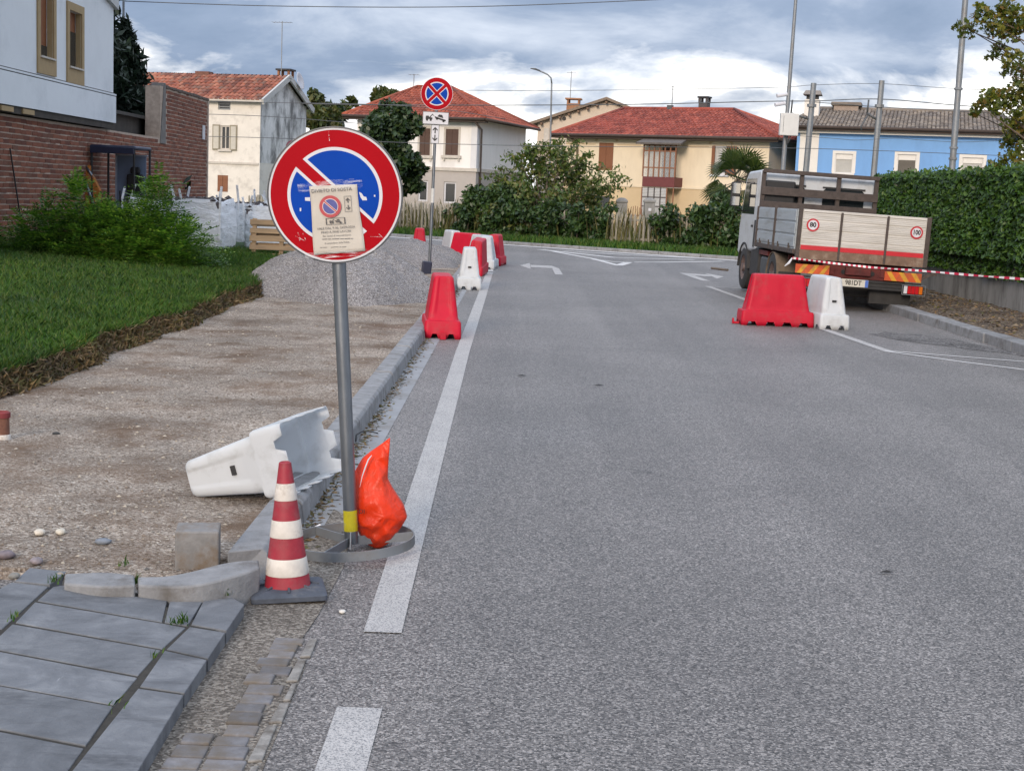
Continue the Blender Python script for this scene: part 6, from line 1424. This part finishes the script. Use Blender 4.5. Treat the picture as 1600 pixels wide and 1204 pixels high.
# arching outer stems of the shrub
b = MB(); lp = []
rt = Vector(sb.location)
for tx_, ty_ in ((985,280),(970,268),(955,300),(965,310),(940,262),(925,240),(905,222),(880,218),(850,226),(820,228),(800,250),(775,262),(760,275),(945,280),(960,290),(930,290),(915,255),(895,235),(970,295),(790,240)):
    e = D(tx_,ty_,50+random.uniform(-1,1))-rt; s0 = Vector((random.uniform(-.4,.4),0,.3)); m_ = Vector((e.x*.45,e.y*.5,e.z*.8+.5))
    pts = [s0.lerp(m_,t).lerp(m_.lerp(e,t),t) for t in [k_/9 for k_ in range(10)]]; b.tube(pts, [.018-.0015*i for i in range(10)], 5)
    for k_ in range(110):
        t = .3+.7*random.random()**.7; i = min(8,int(t*9)); p = pts[i].lerp(pts[i+1], t*9-i); lp.append(p+Vector((random.gauss(0,.10),random.gauss(0,.12),random.gauss(0,.09))))
b.build('stems', M_bark, sb); obj('outer_leaves', np_mesh('outer_leaves', leafquads(np.array([tuple(p) for p in lp]), .17, .42, .2, droop=.6), 4), L_shrub, sb)

# ------------------------------------------------------------------ palm
g = D(1148,345,53); pmo = thing('palm_tree', 'small fan palm standing beside the truck cab', 'palm', (g.x,53,0)); zc_ = D(1148,282,53).z
b = MB(); b.tube([(0,0,-.1),(.03,0,zc_*.5),(.0,0,zc_)], [.16,.15,.12], 12); b.build('trunk', mat('palm_trunk', (.12,.085,.055), .95, .4, 18, bmp=1, bscale=30, bdist=.03), pmo, smooth=True)
for i in range(30):
    a = i*2.4; el_ = rad(random.uniform(-50,70)); d = Vector((math.cos(a)*math.cos(el_),math.sin(a)*math.cos(el_),math.sin(el_))); st_ = random.uniform(.55,.85); c = Vector((0,0,zc_))+d*st_; Lf = random.uniform(.72,.92)
    side = d.cross(Vector((0,0,1))); side = side.normalized() if side.length > .05 else Vector((1,0,0)); side = Matrix.Rotation(random.uniform(-1.1,1.1),3,d) @ side; up = side.cross(d).normalized(); q_ = []
    for k_ in range(-9,10):
        t = rad(k_*10.5); e = (d*math.cos(t)+side*math.sin(t)); w_ = (side*math.cos(t)-d*math.sin(t))*.036; tip = c+e*Lf*(1-.02*abs(k_))-Vector((0,0,.10+.012*abs(k_)))
        m_ = c+e*Lf*.55+up*.015; q_.append([tuple(c),tuple(m_-w_),tuple(tip),tuple(m_+w_)])
    b = MB(); b.tube([(0,0,zc_-.03),tuple(c)], .012, 4); fo_ = b.build('frond', M_bark, pmo); obj('fan', np_mesh('fan', np.array(q_), 4), L_palm, fo_)

# ------------------------------------------------------------------ concrete picket fence, ivy, gate
FN = 3.0
fe = thing('picket_fence', 'old pale concrete picket fence along the far verge', 'fence', J(0,FN,.06), math.atan2(E_.y,E_.x))
M_picket = mat('fence_concrete', (.29,.265,.215), .9, .15, 4, dirt=(.22,.20,.16), dscale=3, orand=.12)
pk = MB(); pk.add([(-.035,-.02,0),(.035,-.02,0),(.035,.02,0),(-.035,.02,0),(-.035,-.02,.98),(.035,-.02,.98),(.035,.02,.98),(-.035,.02,.98),(0,-.02,1.05),(0,.02,1.05)], [(0,1,5,4),(1,2,6,5),(2,3,7,6),(3,0,4,7),(4,5,8),(6,7,9),(5,6,9,8),(7,4,8,9)])
PK = pk.mesh('picket'); PK.materials.append(M_picket)
u = -17.0
while u < 9.5:
    o = obj('picket', PK, None, fe, loc=(u,random.uniform(-.01,.01),0)); o.rotation_euler = (random.uniform(-.02,.02),random.uniform(-.015,.015),0); u += .172
b = MB()
for z in (.22,.82): b.box((-17,.022,z),(9.5,.07,z+.07))
b.build('rail', M_picket, fe)
u = -16.6
while u < 9.5: b = MB(); b.box((u-.06,.0721,-.05),(u+.06,.19,1.08)); b.build('fence_post', M_picket, fe, bevel=.008); u += 2.1
def ivy(label, spans, n, seed, m=L_ivy, size=.17):
    t = thing('ivy_bush', label, 'bush', J((spans[0][0]+spans[-1][1])/2, FN+.1)); o_ = t.location; cl = []
    for u0, u1, h0, h1 in spans:
        k_ = max(2,int((u1-u0)/.28))
        for i in range(k_):
            uu = u0+(u1-u0)*(i+random.random())/k_
            for z in np.arange(.1,random.uniform(h0,h1),.28): q = J(uu+random.uniform(-.1,.1), FN+random.uniform(-.5,.45)*.9-.05, z+random.uniform(-.08,.08)); cl.append((q[0]-o_.x,q[1]-o_.y,q[2],random.uniform(.2,.38)))
    foliage('leaves', cl, n, size, m, t, up=.3)
    b = MB()
    for c in cl[::5]: b.tube([(c[0],c[1],0),(c[0]+.05,c[1],c[2])], [.012,.004], 4)
    b.build('stems', M_bark, t)
def fu(px_):
    """position along the fence under an image column"""
    best = min(((abs(800+FPX*((Vector(J(uu,FN,.5))-CP).dot(RV))/((Vector(J(uu,FN,.5))-CP).dot(DV))-px_), uu) for uu in np.arange(-18,12,.05))); return float(best[1])
ivy('dark ivy mass on the fence behind the kerb barriers', [(fu(688),fu(720),.9,1.15),(fu(720),fu(800),1.3,1.65)], 7500, 1)
ivy('low ivy tangle at the foot of the loose shrub', [(fu(795),fu(945),1.05,1.4)], 9000, 2)
ivy('small ivy clump just left of the bare fence pickets', [(fu(918),fu(948),.9,1.15)], 1800, 3)
ivy('large ivy mass on the fence left of the truck cab', [(fu(1028),fu(1060),.8,1.05),(fu(1060),fu(1110),1.1,1.45),(fu(1105),fu(1190),1.3,1.75)], 9500, 4)
for px_, lab in ((970,'left of the two weathered gate pillars behind the fence'),(1013,'right of the two weathered gate pillars behind the fence')):
    q = D(px_,350,50.5); pl_ = thing('gate_pillar', lab, 'pillar', (q.x,50.5,0)); zt_ = D(px_,316,50.5).z; hw_ = 8.0*50.5/FPX
    b = MB(); b.box((-hw_,-hw_,-.1),(hw_,hw_,zt_-.02)); b.build('shaft', M_wallconc, pl_, bevel=.02)
    b = MB(); b.lathe([(hw_*1.55,zt_-.019),(hw_*1.6,zt_+.05),(hw_*1.3,zt_+.10),(hw_*.8,zt_+.15),(.02,zt_+.16)], 4, Matrix.Rotation(rad(45),4,'Z')); b.build('cap', M_wallconc, pl_, bevel=.02)
    if px_ > 1000: b = MB(); b.box((-.04,-hw_-.01,zt_-.30),(.06,-hw_-.002,zt_-.20)); b.build('number_tile', M_white, pl_)
qa, qb = D(979,350,50.5), D(1004,350,50.5); gt_ = thing('iron_gate', 'rusty iron gate hung between the two weathered pillars', 'gate', ((qa.x+qb.x)/2,50.5,0)); w_ = (qb.x-qa.x)/2
b = MB(); b.box((-w_,-.015,.5),(w_,.015,.54)); b.box((-w_,-.015,1.0),(w_,.015,1.03)); b.build('rail', M_rustframe, gt_)
for i in range(7):
    x = -w_+.05+(2*w_-.1)*i/6; h = D(990,326,50.5).z+.10*math.sin(math.pi*i/6); b = MB(); b.tube([(x,0,0),(x,0,h)], .011, 5); b.build('bar', M_rustframe, gt_)
# grass on the far verge
n = 15000; uu = rng.uniform(-16,10,n); nn_ = rng.uniform(.25,2.9,n); P = np.array([J(a,c,.08) for a,c in zip(uu,nn_)])
obj('verge_grass', np_mesh('verge_grass', blades(P, .06, .26, .014, .9), 5), M_grass, kind='stuff')
n = 4200; uu = rng.uniform(-16,9,n); P = np.array([J(a,FN+rng.normal(.3,.35),.08) for a in uu])
obj('fence_weeds', np_mesh('fence_weeds', blades(P, .5, 1.35, .012, .4), 5), leafmat('dry_weeds', [(.10,.10,.03),(.18,.15,.06),(.06,.09,.02)], .2, .7), kind='stuff')

# ------------------------------------------------------------------ poles and wires
def pole(name, label, Y, p_bot, p_top, r0, r1, cat='pole', m=M_galv2, n=10):
    a, c = D(*p_bot,Y), D(*p_top,Y); ax = (c-a); k_ = (a.z+.1)/ax.z*-1; foot = a+ax*k_; t = thing(name, label, cat, (foot.x,foot.y,0))
    b = MB(); b.tube([(0,0,-.1),tuple(Vector((c.x-foot.x,c.y-foot.y,c.z)))], [r0,r1], n); b.build('shaft', m, t, smooth=40); return t, foot
t, f = pole('camera_pole', 'slim grey pole carrying a white box and cameras above the truck', 40, (1223,270), (1244,-8), .075, .045)
def rel(px_, py_, Y): q = D(px_,py_,Y); return Vector((q.x-f.x, q.y-f.y, q.z))
q = rel(1231,195,40); b = MB(); b.box((q.x-.25,q.y-.26,q.z-.30),(q.x+.25,q.y-.06,q.z+.30)); b.build('cabinet', mat('cabinet_white', (.55,.55,.53), .6, .06, 5), t, bevel=.015)
b = MB(); b.box((q.x-.17,q.y-.2615,q.z-.22),(q.x-.16,q.y-.2601,q.z+.22)); b.build('cabinet_seam', M_darkgrey, t)
for px_, py_, s_ in ((1222,149,-1),(1219,163,-1)):
    q = rel(px_,py_,40); b = MB(); b.tube([tuple(q+Vector((-.16,-.12,-.03))),tuple(q+Vector((.12,-.05,.03)))], .055, 10); cm = b.build('camera_body', M_white, t, smooth=40)
    b = MB(); b.tube([tuple(q+Vector((.1,-.05,.02))),tuple(rel(px_+10,py_+2,40))], .025, 6); b.build('camera_arm', M_white, cm)
q = rel(1230,217,40); b = MB()
for k_ in (-1,0,1): b.tube([tuple(q+Vector((k_*.08,-.1,.12))),tuple(q+Vector((k_*.05,-.08,-.02))),tuple(q+Vector((0,-.06,-.16)))], .018, 6)
b.build('conduits', M_darkgrey, t, smooth=True)
for nm, lab, Y, pb, ptp, arm in (('catenary_pole','railway mast with bracket arm standing before the white chimney',50,(1259,270),(1271.5,130),((1269,188),(1236,177))), ('catenary_pole','railway mast with bracket arm in front of the middle of the blue house',50,(1364,285),(1378,126),((1373,189),(1355,177)))):
    t, f = pole(nm, lab, Y, pb, ptp, .115, .095, n=8)
    a_, c_ = rel(*arm[0],Y), rel(*arm[1],Y); b = MB(); b.tube([tuple(a_),tuple(c_)], .04, 6); b.tube([tuple(c_),tuple(c_+Vector((.02,0,.45)))], .03, 6); b.tube([tuple(c_+Vector((.05,0,-.02))),tuple(c_+Vector((-.18,0,-.45))),tuple(c_+Vector((-.16,0,-.60)))], .028, 6); b.build('bracket_arm', M_rustframe if False else M_darkgrey, t, smooth=True)
    m_ = rel((pb[0]+ptp[0])/2+3, pb[1]*.25+ptp[1]*.75, Y); b = MB(); b.tube([tuple(m_+Vector((0,0,-.05))),tuple(m_+Vector((0,0,.05)))], .16, 8); b.build('collar', M_galv2, t)
t, f = pole('steel_mast', 'tall pale steel mast rising past the maple branch tips', 42, (1487,272), (1509,-8), .105, .085)
for yy in (139,231,248): m_ = rel(1509-22*(yy+8)/280,yy,42); b = MB(); b.tube([tuple(m_-Vector((0,0,.03))),tuple(m_+Vector((0,0,.03)))], .125, 10); b.build('band', M_galv2, t)
t, f = pole('street_lamp', 'slim curved street lamp rising behind the loose shrub', 62, (858,300), (862,130), .05, .035, 'street lamp')
a_ = rel(862,130,62); b = MB(); pts = [a_, rel(861,122,62), rel(856,117,62), rel(848,113,62), rel(841,110,62)]; b.tube([tuple(p) for p in pts], .032, 8); b.build('arm', M_galv2, t, smooth=True)
h_ = rel(836,108.8,62); b = MB(); b.loft([[h_+Vector((-.20,-.03,.02)),h_+Vector((-.20,.03,.02)),h_+Vector((-.20,.03,.05)),h_+Vector((-.20,-.03,.05))],[h_+Vector((.02,-.10,-.02)),h_+Vector((.02,.10,-.02)),h_+Vector((.02,.10,.05)),h_+Vector((.02,-.10,.05))],[h_+Vector((.22,-.04,-.08)),h_+Vector((.22,.04,-.08)),h_+Vector((.22,.04,-.02)),h_+Vector((.22,-.04,-.02))]]); b.build('lamp_head', M_darkgrey, t, bevel=.01)
t, f = pole('aerial_pole', 'thin pole rising out of the small conifer to the top wire', 36.5, (193,60), (193,2), .03, .03)
def wire(label, pts, Y, r=.012):
    P_ = [D(px_,py_,y_) for (px_,py_),y_ in zip(pts, Y if isinstance(Y,(list,tuple)) else [Y]*len(pts))]; o_ = P_[0]
    fine = []
    for i in range(len(P_)-1):
        p0 = P_[max(i-1,0)]; p1 = P_[i]; p2 = P_[i+1]; p3 = P_[min(i+2,len(P_)-1)]
        for k_ in range(8):
            t = k_/8; fine.append(.5*((2*p1)+(p2-p0)*t+(2*p0-5*p1+4*p2-p3)*t*t+(3*p1-p0-3*p2+p3)*t**3))
    fine.append(P_[-1]); b = MB(); b.tube([tuple(p-o_) for p in fine], r, 5); w_ = b.build('overhead_wire', M_darkgrey, smooth=True); w_.location = o_; tag(w_, label, 'wire', 'overhead wires')
wire('topmost wire sagging across the upper sky', [(195,2),(400,9),(620,11.5),(800,9),(1045,-1)], 36.5, .011)
wire('thin high wire crossing the white sky to the mast tops', [(690,141),(900,141.5),(1200,137),(1271,133),(1375,131),(1500,139),(1700,147)], 50, .009)
wire('dark thick wire crossing just over the ridges to the masts', [(470,162),(640,164.5),(960,163.5),(1200,158.5),(1271,158),(1374,155),(1500,165),(1700,180)], 50, .016)
wire('wire running from the chimney mast down along the grey roof ridge', [(1270,159.5),(1372,167),(1500,174),(1700,184)], 50, .012)
wire('wire crossing the farmhouse front just under its eave', [(200,157),(400,160),(640,166),(790,186)], 48, .010)
wire('wire crossing the farmhouse at the level of its window head', [(200,176),(400,181),(560,193)], 47, .010)
wire('wire crossing the middle of the houses behind the second sign', [(200,211),(400,215),(700,225),(930,229),(1200,231),(1360,235),(1560,243),(1700,248)], 46, .010)
wire('pale slack cable hanging on the blue house front', [(1245,212),(1310,217),(1340,219),(1400,216),(1440,219),(1500,222),(1560,220)], 49, .008)

# ------------------------------------------------------------------ big bags of rubble, pallet
M_fibc = mat('woven_white_bag', (.80,.81,.83), .7, .06, 4, bmp=.9, bscale=7, bdist=.05, dirt=(.66,.68,.71), dscale=3, stretch=(1,1,2.2))
M_rub = mat('bag_rubble', (.10,.085,.085), .95, .6, 12, bmp=1, bscale=25, bdist=.04)
def bigbag(label, x, y, z, w, h, rz, straps=((1,1),(1,-1),(-1,1),(-1,-1)), lean=.0):
    t = thing('bulk_bag', label, 'bulk bag', (x,y,z), rz, 'bulk bags of rubble'); rings = []
    for k_ in range(13):
        f_ = k_/12; s_ = w/2*(1+.10*math.sin(math.pi*min(1,f_*1.05))-.02*f_); r_ = []
        for j in range(48):
            a_ = 2*math.pi*j/48; c_, s2_ = math.cos(a_), math.sin(a_); e = .33; X_ = math.copysign(abs(c_)**e,c_); Y_ = math.copysign(abs(s2_)**e,s2_)
            fold = .012*math.sin(k_*2.1+j*.9+x)+.010*math.sin(k_*3.7-j*.35)
            r_.append(Vector((X_*(s_+fold), Y_*(s_+fold), h*f_+.012*math.sin(j*1.3+k_)+(.03*math.sin(j*.5+x*3) if k_ == 12 else 0))))
        rings.append(r_)
    b = MB(); b.loft(rings, True, False); o = b.build('bag', M_fibc, t, smooth=True); s_ = o.modifiers.new('s','SOLIDIFY'); s_.thickness = .012
    P = np.stack([rng.uniform(-w*.46,w*.46,420), rng.uniform(-w*.46,w*.46,420), h-.05+rng.normal(0,.035,420)],1); obj('rubble', stones(P, .025, .075, power=2), M_rub, t, kind='stuff')
    b = MB(); b.box((-w*.47,-w*.47,h-.16),(w*.47,w*.47,h-.06)); b.build('fill', M_rub, t)
    for sx_, sy_ in straps:
        cx_, cy_ = sx_*w*.5, sy_*w*.5; tip = Vector((cx_*random.uniform(.75,1.1),cy_*.95,h+random.uniform(.16,.30))); b = MB(); b.bar((cx_*1.03,cy_*1.03,h*.25),(cx_*1.03,cy_*1.03,h),.035,.02,(0,1,0)); b.bar((cx_*1.03,cy_*1.03,h),tip,.04,.02,(0,1,0)); b.build('strap', M_fibc, t)
    return t
q1 = G(322,393,.25)
bigbag('front white bulk bag right behind the locust bush', q1.x+.02, 27.6, .28, 1.0, .98, rad(-8))
bigbag('white bulk bag left of the front one, half hidden by the bush', q1.x-1.05, 28.0, .30, .95, .92, rad(6))
bigbag('white bulk bag behind the standing pallet', D(425,380,29.3).x, 29.3, .22, 1.0, .92, rad(4))
bigbag('farther white bulk bag between the farmhouse window and the front bag', D(375,370,31).x, 31.2, .2, 1.0, .95, rad(12))
bigbag('white bulk bag at the back beside the big sign rim', D(440,370,32).x, 32.2, .2, 1.0, .98, rad(-5))
M_pal = mat('pallet_wood', (.36,.245,.14), .8, .2, 5, stretch=(.5,1,5), dirt=(.22,.16,.10), dscale=3, orand=.18)
q = G(386,401,.25); pa = thing('wooden_pallet', 'wooden pallet standing on edge against the bulk bags', 'pallet', (q.x-.02, 27.0, .20), rad(3)); pa.rotation_euler = (rad(-9),0,rad(3))
for i in range(5):
    z = .02+i*.155; b = MB(); b.box((0,-.02,z),(1.25,.002,z+.098+random.uniform(-.012,.01))); o = b.build('slat', M_pal, pa, bevel=.003); o.rotation_euler = (0,random.uniform(-.008,.008),0)
for x in (.04,.55,1.10):
    b = MB(); b.box((x,.003,.0),(x+.075,.11,.76)); b.build('bearer', M_pal, pa, bevel=.003)
for i in range(4): z = .03+i*.2; b = MB(); b.box((0,.1101,z),(1.25,.13,z+.09)); b.build('back_slat', M_pal, pa)

# ------------------------------------------------------------------ mini excavator behind the bush
M_exo = mat('excavator_orange', (.38,.13,.02), .5, .2, 8, dirt=(.16,.09,.04), dscale=6); M_navy = mat('navy_roof', (.016,.022,.050), .4, .15, 6)
e0 = D(188,330,28.2); ex_ = thing('mini_excavator', 'mini excavator with dark canopy parked behind the bush', 'excavator', (e0.x,28.2,.40), rad(-6)); ex_.scale = (.86,.8,1)
ztp = D(188,228,28.2).z-.40
b = MB(); b.box((-.54,-.50,ztp-.07),(.52,.62,ztp)); b.build('canopy_roof', M_navy, ex_, bevel=.04)
b = MB(); b.box((-.52,-.53,ztp-.16),(.50,-.50,ztp-.03)); b.build('canopy_front', M_navy, ex_, bevel=.012)
for x, y_ in ((-.50,-.46),(.48,-.46),(-.50,.58),(.48,.58)): b = MB(); b.tube([(x,y_,.5),(x,y_,ztp-.05)], .028, 8); b.build('canopy_post', M_black, ex_, smooth=40)
b = MB(); b.box((-.26,.50,.55),(.42,.53,ztp-.18)); b.build('rear_screen', mat('pale_screen', (.16,.21,.30), .3, .2, 2), ex_)
b = MB(); b.box((-.30,.485,.55),(-.262,.535,ztp-.15)); b.box((-.30,.485,ztp-.179),(.46,.535,ztp-.15)); b.build('screen_frame', mat('screen_frame', (.35,.40,.48), .4), ex_)
b = MB(); b.box((-.02,.12,.62),(.42,.46,.76)); b.box((.0,.36,.76),(.40,.47,1.28)); b.box((.08,.37,1.28),(.32,.46,1.42)); b.build('seat', M_black, ex_, bevel=.05)
b = MB(); b.box((-.6,-.4,.32),(.6,.75,.62)); b.build('upper_body', M_exo, ex_, bevel=.06)
for x in (-.52,.52): b = MB(); b.loft([[Vector((x-.13,-.75+.12*math.cos(t)*0+yy,.16+.16*math.sin(t))) for t in [0]] for yy in ()]) if False else b.prism([(-.80,.10),(-.70,.0),(.70,.0),(.80,.10),(.80,.22),(.70,.32),(-.70,.32),(-.80,.22)],x-.12,x+.12,Matrix(((0,0,1,0),(1,0,0,0),(0,1,0,0),(0,0,0,1)))); b.build('track', M_chassis, ex_, bevel=.01)
b = MB(); b.add([(-.66,-.75,.4),(-.50,-.75,.4),(-.50,-.62,1.35),(-.66,-.62,1.35),(-.66,-.55,.4),(-.50,-.55,.4),(-.50,-.45,1.42),(-.66,-.45,1.42)], [(0,1,2,3),(5,4,7,6),(0,3,7,4),(1,5,6,2),(3,2,6,7),(0,4,5,1)]); b.build('boom', M_exo, ex_, bevel=.015)
b = MB(); b.add([(-.34,-.72,.3),(-.20,-.72,.3),(-.22,-.70,.95),(-.40,-.70,1.25),(-.34,-.60,.3),(-.20,-.60,.3),(-.22,-.58,.95),(-.40,-.58,1.25)], [(0,1,2,3),(5,4,7,6),(0,3,7,4),(1,5,6,2),(3,2,6,7),(0,4,5,1)]); b.build('dipper_arm', M_exo, ex_, bevel=.015)
b = MB(); b.tube([(-.55,-.7,1.1),(-.30,-.72,.55)], .035, 8); b.tube([(-.58,-.60,1.38),(-.38,-.66,1.18)], .03, 8); b.build('hydraulic_ram', M_galv, ex_, smooth=True)
for x in (.02,.46): b = MB(); b.tube([(x,-.05,.6),(x,-.08,.95)], [.015,.02], 6); b.build('lever', M_black, ex_)
# cut stalk on the asphalt near the far arrows
a_, c_ = G(1112,420.5), G(1137,423.5); b = MB(); b.tube([(0,0,.015),tuple(Vector((c_.x-a_.x,c_.y-a_.y,.015)))], .03, 6); o = b.build('stick', M_bark); o.location = (a_.x,a_.y,.01); tag(o, 'dark stick lying on the far asphalt near the right arrow', 'stick')
for px_, py_, s_, lab in ((935,603,.05,'flat dark leaf scrap lying on the road ahead'),(1385,896,.035,'flat dark leaf scrap on the near right asphalt'),(815,588,.05,'thin dark scrap lying left of the road middle')):
    g = G(px_,py_); b = MB(); b.add([(-s_,0,.004),(-.2*s_,-.35*s_,.012),(s_,0,.006),(.1*s_,.35*s_,.014)], [(0,1,2,3)]); o = b.build('leaf_scrap', M_chassis); o.location = (g.x,g.y,.002); tag(o, lab, 'leaf')
g = G(485,830); b = MB(); b.tube([(0,0,.01),(.02,.012,.016),(.04,.03,.024),(.05,.045,.014)], [.003,.007,.008,.003], 6); o = b.build('tape_scrap', tpm); o.location = (g.x,g.y,.0); tag(o, 'crumpled scrap of red and white tape beside the sign foot', 'tape')
g = G(556,694); b = MB(); b.tube([(0,0,.02),(-.005,.06,.05),(.02,.14,.06),(.07,.22,.05),(.11,.28,.03)], .004, 6); o = b.build('wire_offcut', M_black, smooth=True); o.location = (g.x,g.y,.0); tag(o, 'thin black wire offcut curling in the gutter behind the post', 'wire')
